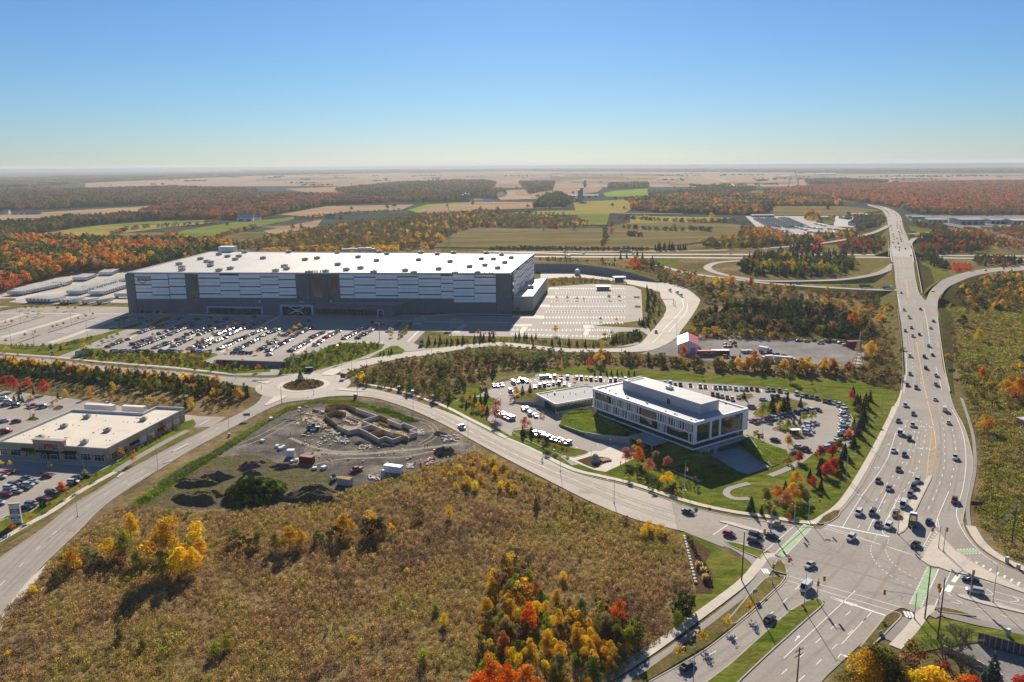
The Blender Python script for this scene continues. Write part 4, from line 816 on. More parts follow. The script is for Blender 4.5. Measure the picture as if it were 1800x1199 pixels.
of.part('lit_sign',FF.b(fx(225,z=13),fx(240,z=13),13.0,13.7,-.19,-.1),'trim_white')
for f in (FB,FLf):
    of.part('wall',f.b(.9,f.L-.9,OB,OT-.5,-.6,-.3),'frame_white')
    for k in range(int(f.L/6)):of.part('window',f.b(2+k*6,5.5+k*6,7,13.5,-.29,-.2),'glass_green')
pp=[G(*zS(p)[0],OT+4.0) for p in ((380,152),(1125,376),(1300,336))]
for p in pp:p.z=0
pa=pp[1];pw=(pp[2]-pa).dot(v_);pl=(pa-pp[0]).dot(u_);po=[pa-u_*pl,pa,pa+v_*pw,pa-u_*pl+v_*pw]
mb=MB();mb.prism([(p.x,p.y) for p in po],OT-.5,OT+3.9);ph=of.part('penthouse',mb,'penthouse');mb=MB();mb.prism([(p.x,p.y) for p in [pa-u_*(pl+.1)-v_*.1,pa+u_*.1-v_*.1,pa+u_*.1+v_*(pw+.1),pa-u_*(pl+.1)+v_*(pw+.1)]],OT+3.9,OT+4.15);of.part('penthouse_roof',mb,'roof_flecked')
pf=Face(po[0],po[1],Vector((0,0,0)));d0=fx(808,pf,OT+1.5)
for k in range(2):of.part('door',pf.b(d0+k*.95,d0+k*.95+.85,OT-.4,OT+2.2,.003,.06),'glass_amber');
of.part('door_frame',pf.b(d0-.15,d0+2.0,OT+2.21,OT+2.4,.003,.1),'frame_white')
q=zS((830,228))[0];roof_unit(q[0],q[1],3.2,2.2,1.2,'metal_white',OT+4.15,of,math.atan2(u_.y,u_.x))
for k in range(9):
    p=po[0]+v_*(1.0+k*(pw-2)/8)+u_*3;mb=MB();mb.cyl((p.x,p.y,OT+4.1),(p.x,p.y,OT+5.0),.08,.08,5);of.part('screen_post',mb,'metal_grey')
mb=MB();f=Face(po[0]+u_*3,po[3]+u_*3);f.box(mb,.8,f.L-.8,OT+4.55,OT+5.05,-.08,.08);of.part('roof_screen',mb,'metal_grey')
for k in range(26):
    p=oL+u_*random.uniform(2,oLn-2)+v_*random.choice([random.uniform(1.5,6),random.uniform(oW-3,oW-1.5)]);mb=MB();mb.box(p.x,p.y,OT-.5,.6,.5,random.uniform(.2,.6),random.random());of.part('roof_vent',mb,random.choice(['unit_tan','metal_white','unit_dark']))
gq=[oL+u_*2.5+v_*.55,oN-u_*.55+v_*.55,oR-u_*.55-v_*2,oB+u_*3-v_*2];mb=MB();mb.prism([(p.x,p.y) for p in gq],-.1,OB-.01);of.part('ground_floor',mb,'glass_green')
lq=[oL+u_*4-v_*.35,oN+u_*.35-v_*.35,oR+u_*.35-v_*3,oR-u_*.5-v_*3,oN-u_*.5+v_*.5,oL+u_*4+v_*.5];mb=MB();mb.prism([(p.x,p.y) for p in lq],3.55,3.95);of.part('lower_slab',mb,'frame_white')
gf=Face(oN-u_*.2-v_*0+v_*2,oR+u_*.0-v_*2,oN+u_*50);of.part('court_wall',gf.b(0,gf.L,2.7,3.54,-.3,2.6),'concrete_wall');of.part('garage_front',gf.b(.2,gf.L-.2,-.1,2.69,-.3,1.8),'metal_dark')
for u,w in ((3.4,.9),(5.2,.9),(9.0,1.0),(10.2,1.0)):
    fr=of.part('door',gf.b(u,u+w,0,2.3,1.803,1.86),'frame_white');of.part('pane',gf.b(u+.2,u+w-.2,.3,2.0,1.865,1.9),'glass_dark')
sheet('courtyard',[PX(gf.P(0,0,1.8)),PX(gf.P(gf.L,0,1.8))]+zH((560,1085),(330,1170)) ,'concrete_wall',z=.17)
cw=B('retaining_wall','triangular concrete wall holding the grass slope beside the office court','wall',gf.P(gf.L,0,2));a=gf.P(gf.L,0,2.6);c=G(*zH((575,1088))[0]);f=Face(a,c);mb=MB();q=[f.P(0,0,-.25),f.P(f.L,0,-.25),f.P(f.L,0,.25),f.P(0,0,.25)];mb.prism([(p.x,p.y) for p in q],-.1,[3.9,.4,.4,3.9]);cw.part('wall_face',mb,'concrete_wall')
def mound(pts,m,label=None,name='mound'):
    P=[G(x,y,z) for x,y,z in pts];bm=bmesh.new();vs=[bm.verts.new(p) for p in P];c=sum(P,Vector())/len(P);bm.faces.new(vs);bmesh.ops.triangulate(bm,faces=bm.faces[:]);bmesh.ops.subdivide_edges(bm,edges=bm.edges[:],cuts=3,use_grid_fill=True)
    for v in bm.verts:
        if not v.is_boundary:v.co.z+=random.uniform(-.12,.22)
    be=[e for e in bm.edges if e.is_boundary];r=bmesh.ops.extrude_edge_only(bm,edges=be)
    for v in r['geom']:
        if isinstance(v,bmesh.types.BMVert):v.co.z=-.1
    bmesh.ops.recalc_face_normals(bm,faces=bm.faces[:]);me=bpy.data.meshes.new(name);bm.to_mesh(me);me.materials.append(MATS[m]);return setting(obj(name,me),'structure',label)
z5=lambda *p:Z(880,640,7.49,*p)
def zz(sc,*pts):return [(*sc((x,y))[0],z) for x,y,z in pts]
mound(zz(z5,(778,795,1.0),(820,665,2.4),(940,610,3.6),(1062,578,4.6),(1200,600,4.6),(1300,660,3.9))+zz(zM,(640,-20,3.6),(1000,90,3.6),(880,70,2.4),(640,10,1.6))+zz(z5,(1500,925,1.4),(1250,918,1.2),(1075,918,1.0)),'weeds','grassy berm rising against the left half of the office')
mound(zz(zM,(880,70,3.0),(1000,88,3.5),(1300,186,3.5),(1450,215,1.8),(1600,300,.6),(1780,410,.15),(1500,520,.15),(1200,440,.2),(1050,380,.3),(950,260,.5),(880,150,1.4)),'lawn','shaded grass berm below the near corner of the office')
mound(zz(zH,(225,750,3.6),(330,745,3.0),(520,830,1.6),(735,905,.6),(770,980,.2),(700,1040,.15),(580,1085,.3),(430,960,2.0),(330,850,3.2)),'weeds','sloping grass bank right of the office court')
fw=B('retaining_wall','low concrete wall curving in front of the office berm to the entrance','wall',G(*z5((1075,925))[0]))
pts=[(770,805),(880,860),(1070,935),(1250,985),(1500,1030),(1690,1058)];hs=[.8,1.3,1.7,2.4,3.0,3.4];Pw=[G(*z5(p)[0]) for p in pts]
for i in range(5):
    f=Face(Pw[i],Pw[i+1]);mb=MB();q=[f.P(0,0,-.2),f.P(f.L,0,-.2),f.P(f.L,0,.2),f.P(0,0,.2)];mb.prism([(p.x,p.y) for p in q],-.1,[hs[i],hs[i+1],hs[i+1],hs[i]]);fw.part('wall_panel',mb,'concrete_wall')
f=Face(Pw[3],Pw[5],Vector((0,0,0)))
for k in range(11):fw.part('letter',f.b(f.L*.42+k*.55,f.L*.42+k*.55+.38,2.05,2.05+(.6 if k % 3 else .5),.26,.32),'sign_red')
e0,e1=G(*zM((640,125))[0]),G(*zM((880,220))[0]);f=Face(e0,e1,Vector((0,0,0)));ep=B('entrance_porch','flat roofed entrance porch under the office','porch',e0)
ep.part('porch_roof',f.b(-.5,f.L+.5,3.3,3.7,-9,.6),'concrete_wall');ep.part('porch_wall',f.b(0,f.L-.6,.0,3.29,-8.5,-1.4),'glass_dark')
for u in (0,f.L-.5):ep.part('porch_post',f.b(u,u+.45,0,3.29,-.4,.4),'concrete_wall')
for u in (1.4,3.2,5.0):ep.part('door',f.b(u,u+.1,0,3.0,-1.39,-1.3),'metal_grey')
WH_=5.2;wq=[G(*z5(p)[0],WH_) for p in ((470,388),(725,524),(1240,430),(1300,300),(1098,280))]
for p in wq:p.z=0
ww=B('office_wing','low grey roofed wing left of the glass office','building',wq[1]);mb=MB();mb.prism([(p.x,p.y) for p in wq],-.1,WH_-.7);ww.part('wall',mb,'concrete_wall');mb=MB();mb.prism([(p.x,p.y) for p in wq],WH_-.7,WH_-.4);ww.part('roof',mb,'roof_grey')
cw_=sum(wq,Vector())/5
for i in range(5):
    f=Face(wq[i],wq[(i+1) % 5]);f.n=f.n if f.n.dot(cw_-f.A)<0 else -f.n;ww.part('parapet',f.b(0,f.L,WH_-.9,WH_,-.35,.3-.01*i),'trim_white')
f=Face(wq[1],wq[2],Vector((0,0,0)));ww.part('window',f.b(.4,f.L-1,1.0,3.3,.003,.15),'glass_green')
for k in range(9):ww.part('clerestory',f.b(f.L*.22+k*2.0,f.L*.22+k*2.0+1.4,3.45,4.2,.003,.12),'glass_amber')
f=Face(wq[0],wq[1],Vector((0,0,0)));ww.part('window',f.b(f.L*.45,f.L-.3,.2,4.0,.003,.15),'glass_dark')
q=z5((712,395))[0];roof_unit(q[0],q[1],.9,.9,1.1,'metal_white',WH_-.4,ww)
for x,y in ((615,410),(1105,370),(915,390),(830,440),(990,400)):q=z5((x,y))[0];p=G(q[0],q[1],WH_-.4);mb=MB();mb.cyl((p.x,p.y,WH_-.4),(p.x,p.y,WH_+.4),.15,.15,6);ww.part('vent_pipe',mb,'metal_dark')
mound(zz(z5,(165,490,.3),(330,400,1.6),(460,372,2.6),(760,300,2.4),(900,292,2.2),(1090,275,2.0),(1095,290,3.0),(475,395,3.2),(560,455,2.8),(380,480,1.4)),'dry_lawn','grass roofed bank behind the low wing')
a,c=G(*z5((175,512))[0]),G(*z5((600,560))[0]);f=Face(a,c,Vector((0,0,0)));mb=MB();q=[f.P(0,0,-.2),f.P(f.L,0,-.2),f.P(f.L,0,.2),f.P(0,0,.2)];mb.prism([(p.x,p.y) for p in q],-.1,[.6,3.2,3.2,.6]);tag(mb.build('retaining_wall','concrete_wall'),'tapering concrete wall left of the low office wing','wall')
RH=6.3;rp=[G(*zF(p)[0],RH) for p in ((1020,590),(1735,207),(1475,195),(1350,268),(610,228),(-15,524))]
for p in rp:p.z=0
ru=(rp[0]-rp[5]).normalized();rv=Vector((-ru.y,ru.x,0));ln=(rp[1]-rp[0]).dot(rv);wd=(rp[0]-rp[5]).length
r0=rp[0];rpl=[r0,r0+rv*ln,r0+rv*ln-ru*14.5,r0+rv*(ln-11)-ru*14.5,r0+rv*(ln-11)-ru*wd,r0-ru*wd]
rt=B('retail_building','single storey brick shop block with a cream flat roof and red sign','shop',r0);mb=MB();mb.prism([(p.x,p.y) for p in rpl],-.1,RH-.8);rt.part('wall',mb,'brick_tan');mb=MB();mb.prism([(p.x,p.y) for p in rpl],RH-.8,RH-.5);rt.part('roof',mb,'roof_cream')
cc=sum(rpl,Vector())/6
for i in range(6):
    f=Face(rpl[i],rpl[(i+1) % 6]);f.n=Vector((f.u.y,-f.u.x,0));low=i in (0,5);rt.part('parapet',f.b(.003*i,f.L-.003*i,RH-.8,RH+(0 if low else .55),-.3-.002*i,.12+.003*i),'trim_white' if not low else 'brick_grey')
ff=Face(rpl[5],rpl[0]);ff.n=Vector((ff.u.y,-ff.u.x,0));sf=Face(rpl[0],rpl[1]);sf.n=Vector((sf.u.y,-sf.u.x,0))
def shop_u(zx,face=ff,z=3.0):return fx(zx,face,z,zF)
def shop_window(face,u0,u1,z0=.6,z1=3.3,n=3):
    w=rt.part('window',face.b(u0,u1,z0-.25,z1+.25,.003,.14),'trim_white');rt.part('pane',face.b(u0+.2,u1-.2,z0,z1,.145,.18),'glass_dark')
    for k in range(1,n):rt.part('mullion',face.b(u0+(u1-u0)*k/n-.05,u0+(u1-u0)*k/n+.05,z0,z1,.185,.22),'trim_white')
    rt.part('mullion',face.b(u0+.2,u1-.2,(z0+z1)/2+.4,(z0+z1)/2+.5,.225,.25),'trim_white')
for a,c in ((100,200),(770,870),(900,1000)):shop_window(ff,shop_u(a),shop_u(c))
shop_window(ff,.3,shop_u(72))
for a,c in ((-10,195),(765,985)):rt.part('fascia',ff.b(max(.1,shop_u(a)),shop_u(c),3.7,5.5,.003,.1),'brick_grey')
def awning_(face,u0,u1,z=3.3,d=1.4):
    mb=MB();a,b2,c2,d2=face.P(u0,z+.9,.1),face.P(u1,z+.9,.1),face.P(u1,z,d),face.P(u0,z,d);mb.add([a,b2,c2,d2,face.P(u0,z,.1),face.P(u1,z,.1)],[(0,3,2,1),(4,3,0),(5,1,2),(3,4,5,2),(0,1,5,4)]);return rt.part('awning',mb,'awning')
t0,t1=shop_u(325,z=6),shop_u(612,z=6);rt.part('sign_tower',ff.b(t0,t1,-.1,8.2,-1.5,.5),'brick_tan');rt.part('cornice',ff.b(t0-.3,t1+.3,8.2,8.55,-1.8,.8),'brick_grey')
bu0,bu1=shop_u(375,z=5.5),shop_u(572,z=5.5);rt.part('sign_board',ff.b(bu0,bu1,4.2,7.2,.503,.6),'trim_white');rt.part('sign_face',ff.b(bu0+.2,bu1-.2,4.4,7.0,.605,.65),'glass_dark')
for k in range(1,8):u=bu0+(bu1-bu0)*k/8;rt.part('grid_bar',ff.b(u-.05,u+.05,4.4,7.0,.655,.69),'trim_white')
for k in range(1,4):z=4.2+3*k/4;rt.part('grid_bar',ff.b(bu0+.2,bu1-.2,z-.05,z+.05,.693,.715),'trim_white')
for (a,c,z0,z1) in ((.36,.74,5.75,6.75),(.34,.80,4.65,5.65),(.28,.36,5.0,6.2)):rt.part('logo_letters',ff.b(bu0+(bu1-bu0)*a,bu0+(bu1-bu0)*c,z0,z1,.72,.8),'sign_red')
rt.part('logo_mark',ff.b(bu0+(bu1-bu0)*.2,bu0+(bu1-bu0)*.27,4.6,5.5,.72,.8),'sign_green')
for k in range(5):rt.part('logo_line',ff.b(bu0+(bu1-bu0)*(.40+.07*k),bu0+(bu1-bu0)*(.44+.07*k),5.0,5.3,.803,.83),'trim_white')
awning_(ff,shop_u(215),shop_u(352));awning_(ff,shop_u(605),shop_u(738));aw=ff.b(shop_u(375),shop_u(572),3.2,3.9,.51,1.9);rt.part('canopy',aw,'awning')
shop_window(ff,shop_u(240),shop_u(345),.4,2.9,3);shop_window(ff,shop_u(615),shop_u(735),.4,2.9,3)
rt.part('doorway',ff.b(shop_u(385),shop_u(570),0,3.0,.503,.62),'glass_dark')
for a,c in ((390,412),(425,455),(480,555)):rt.part('door',ff.b(shop_u(a),shop_u(c),.1,2.4,.625,.68),'trim_white');rt.part('door_pane',ff.b(shop_u(a)+.15,shop_u(c)-.15,.3,2.2,.685,.7),'glass_amber')
rt.part('poster',ff.b(shop_u(262),shop_u(350),.5,1.6,.26,.3),'sign_green')
for k,a in enumerate((5,30,55,80,105,130)):rt.part('green_letter',ff.b(max(.05,shop_u(a)),shop_u(a)+1.0,4.3-.15*(k % 2),4.75,.105,.16),'sign_green')
rt.part('green_letter',ff.b(.1,shop_u(80),4.85,5.3,.105,.16),'sign_green')
for a in (205,362,590,757,1000):rt.part('wall_lamp',ff.b(shop_u(a),shop_u(a)+.35,2.9,3.7,.51,.75),'metal_dark')
su=lambda zx,z=3:fx(zx,sf,z,zF)
for a,c in ((1062,1122),(1150,1215)):shop_window(sf,su(a),su(c),.5,3.1,2)
for a,c in ((1340,1400),(1420,1480),(1590,1640),(1662,1718)):rt.part('window',sf.b(su(a),su(c),.6,3.2,.003,.1),'trim_white')
for a in (1030,1135,1228,1330,1412,1492,1580,1652,1726):rt.part('pilaster',sf.b(su(a)-.5,su(a)+.5,-.1,5.6,.003,.25),'brick_tan')
rt.part('fascia',sf.b(1.0,sf.L-1,3.7,5.5,.003,.09),'brick_grey')
for a,c,m in ((1235,1325,'sign_green'),(1505,1570,'sign_red')):
    awning_(sf,su(a),su(c),2.4,1.2);rt.part('sign_panel',sf.b(su(a),su(c),3.6,5.7,.1,.2),'brick_tan')
    for k in range(5):rt.part('sign_letter',sf.b(su(a)+(su(c)-su(a))*(.2+.13*k),su(a)+(su(c)-su(a))*(.3+.13*k),4.8,5.5,.21,.3),m)
    for k in range(5):rt.part('sign_letter',sf.b(su(a)+(su(c)-su(a))*(.3+.12*k),su(a)+(su(c)-su(a))*(.39+.12*k),3.9,4.5,.21,.3),m)
for x,y in ((615,375),(835,285),(1030,415),(385,485),(1375,310),(810,530)):
    q=zF((x,y+10))[0];roof_unit(q[0],q[1],2.9,2.0,1.4,z=RH-.5,bld=rt,rz=.1)
for k in range(34):
    p=rpl[5]+ru*random.uniform(3,wd-3)+rv*random.choice([10,18,26,34,40]);mb=MB();mb.box(p.x,p.y,RH-.5,.35,.35,.25);rt.part('roof_vent',mb,'unit_dark')
for i,(x,y,L) in enumerate(((965,225,16),(1290,240,12))):
    q=zF((x,y+14))[0];p=G(*q);mb=MB();mb.box(p.x,p.y,1.1,L,2.6,2.8,math.atan2(ru.y,ru.x));t=B('box_trailer',('long' if i==0 else 'short')+' white box trailer parked behind the shop block','trailer',(p.x,p.y,0));t.part('box',mb,'metal_white')
    for e in (-.38,.3,.38):
        for s_ in (-1,1):w=Vector((p.x,p.y,.5))+ru*L*e+rv*s_*1.1;mb=MB();mb.cyl(w-rv*.15,w+rv*.15,.5,.5,10);t.part('wheel',mb,'awning')
sheet('pavement',[PX(ff.P(0,0,.1)),PX(ff.P(ff.L,0,.1)),PX(ff.P(ff.L+1.5,0,5)),PX(ff.P(0,0,5))],'concrete',z=.16)
def gable(name,label,A_,Bq,depth,eave,ridge,mw,mr,mr2=None,cat='shed',group=None,doors=0):
    f=Face(A_,Bq);n=f.n if f.n.dot(-A_)<0 else f.n;dv=Vector((-f.u.y,f.u.x,0));dv=dv if dv.y>0 else -dv;b=B(name,label,cat,A_,group);E=lambda u,d,z:(A_+f.u*u+dv*d)+Vector((0,0,z));L=f.L;mb=MB()
    mb.add([E(0,0,-.1),E(L,0,-.1),E(L,0,eave),E(L/2,0,ridge),E(0,0,eave),E(0,depth,-.1),E(L,depth,-.1),E(L,depth,eave),E(L/2,depth,ridge),E(0,depth,eave)],[(0,1,2,3,4),(9,8,7,6,5),(0,4,9,5),(1,6,7,2),(4,3,8,9),(3,2,7,8)]);b.part('wall',mb,mw)
    for s,m in ((0,mr),(1,mr2 or mr)):
        a0=(-.4 if s==0 else L+.4);ez=eave-.4*(ridge-eave)/(L/2);mb=MB();t=.15;mb.add([E(a0,-.4,ez+.02),E(L/2,-.4,ridge+.02),E(L/2,depth+.4,ridge+.02),E(a0,depth+.4,ez+.02),E(a0,-.4,ez+t),E(L/2,-.4,ridge+t),E(L/2,depth+.4,ridge+t),E(a0,depth+.4,ez+t)],[(0,1,2,3),(7,6,5,4),(0,4,5,1),(1,5,6,2),(2,6,7,3),(3,7,4,0)]);b.part('roof',mb,m)
    for k in range(doors):
        u=L*(k+.5)/doors;mb=MB();q=[E(u-1.6,-.06,0),E(u+1.6,-.06,0),E(u+1.6,-.003,0),E(u-1.6,-.003,0)];mb.prism([(p.x,p.y) for p in q],0,min(3.4,eave-.5));b.part('door',mb,'metal_grey')
    return b
gA,gB=G(*zG((55,298))[0]),G(*zG((237,305))[0]);gable('shed','metal shed with a red gable roof, left slope coloured as glare, beside the gravel yard',gA,gB,26,5.2,8.0,'metal_white','roof_glare','roof_red',doors=2)
def hall(px,py,w,d,h,mw,mr,label,rz=.0,name='farm_building',cat='building',gab=.0,group=None,doors=0):
    p=G(px,py);b=B(name,label,cat,p,group);mb=MB();mb.box(p.x,p.y,-.2,w,d,h+.2,rz);b.part('wall',mb,mw);mb=MB();c,s=math.cos(rz),math.sin(rz);T=lambda x,y,z:(p.x+x*c-y*s,p.y+x*s+y*c,z);o=.6;hw,hd=w/2+o,d/2+o
    mb.add([T(-hw,-hd,h),T(hw,-hd,h),T(hw,hd,h),T(-hw,hd,h),T(-hw,0,h+gab+.3),T(hw,0,h+gab+.3)],[(0,1,5,4),(2,3,4,5),(0,4,3),(1,2,5),(3,2,1,0)]);b.part('roof',mb,mr)
    for k in range(doors):
        mb=MB();x=-w/2+w*(k+.5)/doors;q=[T(x-w/doors*.28,-d/2-.1,0),T(x+w/doors*.28,-d/2-.1,0),T(x+w/doors*.28,-d/2+.05,0),T(x-w/doors*.28,-d/2+.05,0)];mb.prism([(v[0],v[1]) for v in q],.2,h*.7);b.part('door',mb,'metal_dark')
    return b
hall(432,389,34,16,8,'metal_white','barn_roof','white barn with a grey roof at the wood edge behind the warehouse',.1,gab=7,doors=2)
hall(40,377,46,18,5,'metal_white','barn_roof','long pale barn in the tan field at the far left',.15,gab=4,doors=3);hall(62,377,32,14,5,'metal_grey','silo','dark roofed barn beside the pale one at the far left',.15,gab=3);hall(12,376,14,14,8,'metal_white','metal_grey','small farm house at the far left edge',.2,gab=4);hall(48,385,40,8,3,'metal_grey','metal_white','low machinery shed in front of the far left barns',.1)
hall(842,354,36,15,5,'metal_white','barn_roof','low white barn in the middle of the tan fields',.1,gab=3);hall(858,355,30,22,5,'metal_white','metal_white','round topped white shelter in the tan fields',.1,gab=6)
for x,h in ((813,22),(818,26),(824,24)):
    p=G(x,355);mb=MB();b=B('silo',{813:'leftmost and shortest',818:'middle and tallest',824:'rightmost'}[x]+' of the three grey silos in the tan fields','silo',p,'silos in the tan fields');mb.cyl((p.x,p.y,0),(p.x,p.y,h),5,5,14);b.part('tower',mb,'silo');mb=MB();mb.ball(p.x,p.y,h,5,5,3,14,6);b.part('dome',mb,'metal_grey')
hall(1008,346.5,62,20,6,'metal_white','barn_roof','long white barn beside two dark silos',.05,gab=3,doors=3);hall(1035,347,70,24,7,'metal_white','barn_roof','wide white barn right of two dark silos',.05,gab=4,doors=3)
for x,h in ((1018,26),(1022,34)):
    p=G(x,348);mb=MB();b=B('silo',{1018:'shorter',1022:'taller'}[x]+' dark silo between the long white barns','silo',p);mb.cyl((p.x,p.y,0),(p.x,p.y,h),6,6,14);b.part('tower',mb,'silo');mb=MB();mb.ball(p.x,p.y,h,6,6,3,14,6);b.part('dome',mb,'silo')
p=G(1028,329);mb=MB();b=B('silo','lone tall silo in the distant fields','silo',p);mb.cyl((p.x,p.y,0),(p.x,p.y,34),7,7,12);b.part('tower',mb,'silo');mb=MB();mb.ball(p.x,p.y,34,7,7,4,12,6);b.part('dome',mb,'silo')
hall(1252,332.5,90,30,7,'metal_white','metal_white','long white shed beyond the orange wood',0,gab=3)
hall(1222,334,30,20,6,'metal_white','barn_roof','small farm house left of the long white shed',.2,gab=4)
hall(855,298.5,360,120,14,'metal_white','metal_white','bright white plant on the horizon left of centre',0,gab=6);hall(1450,308,190,70,12,'metal_white','metal_white','cluster of white roofs near the horizon',0,gab=6);hall(1380,312,120,40,9,'metal_white','metal_white','group of pale farm roofs left of the horizon cluster',0,gab=4);hall(1530,287.8,3400,400,60,'silo','silo','dark ridge of land on the right of the horizon',0,name='hill',cat='hill',gab=12)
for x,y in ((110,322),(150,313),(380,300),(640,328),(486,304),(628,309),(1115,325),(1370,308),(1757,312),(1225,306)):
    hall(x,y,40,18,6,'metal_white',random.choice(['metal_white','barn_roof']),'white farm roof '+{110:'at the left under the first woods',150:'near the left horizon',380:'on the left horizon',640:'beside the dark far wood',486:'in the pink fields left of centre',628:'in the pink fields behind the warehouse',1115:'by the far green field',1370:'left of the construction cranes',1757:'in the fields at the far right',1225:'right of centre near the horizon'}[x],.1,gab=3)
hall(582,383,22,12,5,'metal_grey','silo','small dark barn between two round trees behind the warehouse',.1,gab=4);hall(452,386,16,12,5,'metal_white','silo','small house by the green field behind the warehouse',.1,gab=4);hall(1240,370,20,12,6,'metal_white','barn_roof','white house half hidden by the orange wood',.1,gab=4);hall(640,345,26,14,6,'metal_white','barn_roof','pale house in the dark wood far behind the warehouse',.1,gab=4)
sa_,sb_=G(*zN((120,250))[0]),G(*zN((360,250))[0]);c_=(sa_+sb_)/2;q=PX(c_)
hall(q[0],q[1],(sb_-sa_).length,14,5,'metal_white','roof_white','long white storage building heading the grey roofed rows',.0,name='storage_building',gab=1,doors=9)
for i,(a,c) in enumerate((((200,262),(375,352)),((320,258),(540,352)),((460,255),(660,340)))):
    A_,C_2=G(*zN(a)[0],3),G(*zN(c)[0],3);d=C_2-A_;q=PX(((A_+C_2)/2).to_2d().to_3d());hall(q[0],q[1],d.length,22,3,'metal_white','storage_roof',['leftmost','middle','rightmost'][i]+' of the grey roofed storage rows',math.atan2(d.y,d.x),name='storage_row',gab=1.2,group='storage rows',doors=10)
for i,(x0,x1,y,h,lab) in enumerate(((1165,1300,238,6,'flat white workshop beside the arterial road'),(1070,1160,268,5,'grey workshop left of the flat white one'),(830,920,262,4,'low pale shed behind the parked trailers'))):
    a,c=G(*zN((x0,y))[0]),G(*zN((x1,y))[0]);q=PX((a+c)/2);hall(q[0],q[1],(c-a).length,26,h,'metal_white' if i != 1 else 'metal_grey','roof_white',lab,.05,name='workshop',gab=.6)
a,c=G(*zN((1190,345))[0]),G(*zN((1400,340))[0]);q=PX((a+c)/2);hall(q[0],q[1],(c-a).length,30,6,'metal_grey','storage_roof','dark roofed house beside the ramp',.1,name='house',gab=5)
for i,(x0,x1,y,h,dp,mr,lab) in enumerate(((330,500,340,5,22,'metal_grey','leftmost pale shed at the edge of the red wood'),(530,800,385,6,32,'barn_roof','wide grey shed with a pale roof by the red wood'),(960,1290,415,10,44,'barn_roof','blue grey metal hall below the red wood'),(1360,1620,405,8,34,'metal_grey','pale hall between the blue grey hall and the frame edge'),(1650,1900,418,9,40,'unit_tan','brown topped hall cut by the right edge'))):
    a,c=G(*zO((x0,y))[0]),G(*zO((x1,y))[0]);q=PX((a+c)/2+Vector((0,dp/2,0)));hall(q[0],q[1],(c-a).length,dp,h,'metal_grey' if i != 2 else 'barn_roof',mr,lab,-.04,name='metal_hall',gab=1.5,group='sheds by the red wood',doors=4)
p=G(1805,748);b=B('kiosk','small brown shed cut by the right edge','shed',p);mb=MB();mb.box(p.x,p.y,0,7,5,3,.2);b.part('wall',mb,'brick_grey');mb=MB();mb.box(p.x,p.y,3,7.6,5.6,.4,.2);b.part('roof',mb,'unit_tan')
# ================================================================== VEGETATION
leaf_mat('leaves',.5);leaf_mat('needles',.15)
mat('bark',(.10,.075,.055),var=.25,scale=2.0,local=True,spec=.1)
mat('bark_grey',(.20,.17,.14),var=.25,scale=2.0,local=True,spec=.1)
def leafmesh(name,pos,nrm,size,rng,m='leaves',aspect=.75,vrange=1.0):
    n=len(pos);r=rng.normal(size=(n,3));u=np.cross(nrm,r);u /= np.linalg.norm(u,axis=1)[:,None]+1e-9;v=np.cross(nrm,u);v /= np.linalg.norm(v,axis=1)[:,None]+1e-9
    s=(size*rng.uniform(.6,1.3,n))[:,None];u=u*s*.5;v=v*s*.5*aspect
    P=np.stack([pos-u,pos-v*.9,pos+u,pos+v*1.1],1).reshape(-1,3)
    me=bpy.data.meshes.new(name);me.vertices.add(4*n);me.vertices.foreach_set('co',P.astype(np.float32).ravel())
    me.loops.add(4*n);me.loops.foreach_set('vertex_index',np.arange(4*n,dtype=np.int32));me.polygons.add(n)
    me.polygons.foreach_set('loop_start',np.arange(0,4*n,4,dtype=np.int32));me.polygons.foreach_set('loop_total',np.full(n,4,dtype=np.int32))
    for nm in ('lv','lh'):
        a=me.attributes.new(nm,'FLOAT','POINT');g_=BLH[0] if nm=='lh' else BLK[0];v_=rng.random(n) if g_ is None or len(g_) != n else rng.random(n)*.55+g_*.45;a.data.foreach_set('value',np.repeat(v_,4).astype(np.float32))
    me.materials.append(MATS[m]);me.update();me.validate();return me
BLK=[None];BLH=[None]
def blobs_points(bl,n,rng,low=-.55):
    B=np.array(bl,float);w=(B[:,3]*B[:,4]+B[:,3]*B[:,5]);k=rng.choice(len(B),n,p=w/w.sum());d=rng.normal(size=(n,3));d /= np.linalg.norm(d,axis=1)[:,None]
    d[:,2]=np.where(d[:,2]<low,-d[:,2],d[:,2]);rad=rng.uniform(.55,1.0,n) ** .6*rng.uniform(.85,1.12,n)
    BLK[0]=rng.random(len(B))[k];BLH[0]=rng.random(len(B))[k];pos=B[k,:3]+d*B[k,3:6]*rad[:,None];nr=d+rng.normal(size=(n,3))*.55;nr /= np.linalg.norm(nr,axis=1)[:,None];return pos,nr
def crown_dec(name,n,size,seed,w=.36,base=.22,shape='round'):
    rng=np.random.default_rng(seed);bl=[];H=10.0
    for i in range(17 if shape != 'shrub' else 9):
        t=rng.uniform(.0,1.0);z=H*(base+(.93-base)*t)
        env=math.sin(math.pi*min(1,.18+.80*t) ** .85) if shape=='round' else (1-.55*t if shape=='ovoid' else .75+.2*math.sin(3*t))
        r=H*w*env*rng.uniform(.35,.95);a=rng.uniform(0,2*math.pi);s=H*rng.uniform(.10,.19)*(.75+.5*env)
        bl.append((r*math.cos(a),r*math.sin(a),min(z,H-s*.7),s,s,s*rng.uniform(.75,1.05)))
    bl.append((0,0,H*.6,H*.14,H*.14,H*.22))
    pos,nr=blobs_points(bl,n,rng);return leafmesh(name,pos,nr,size,rng)
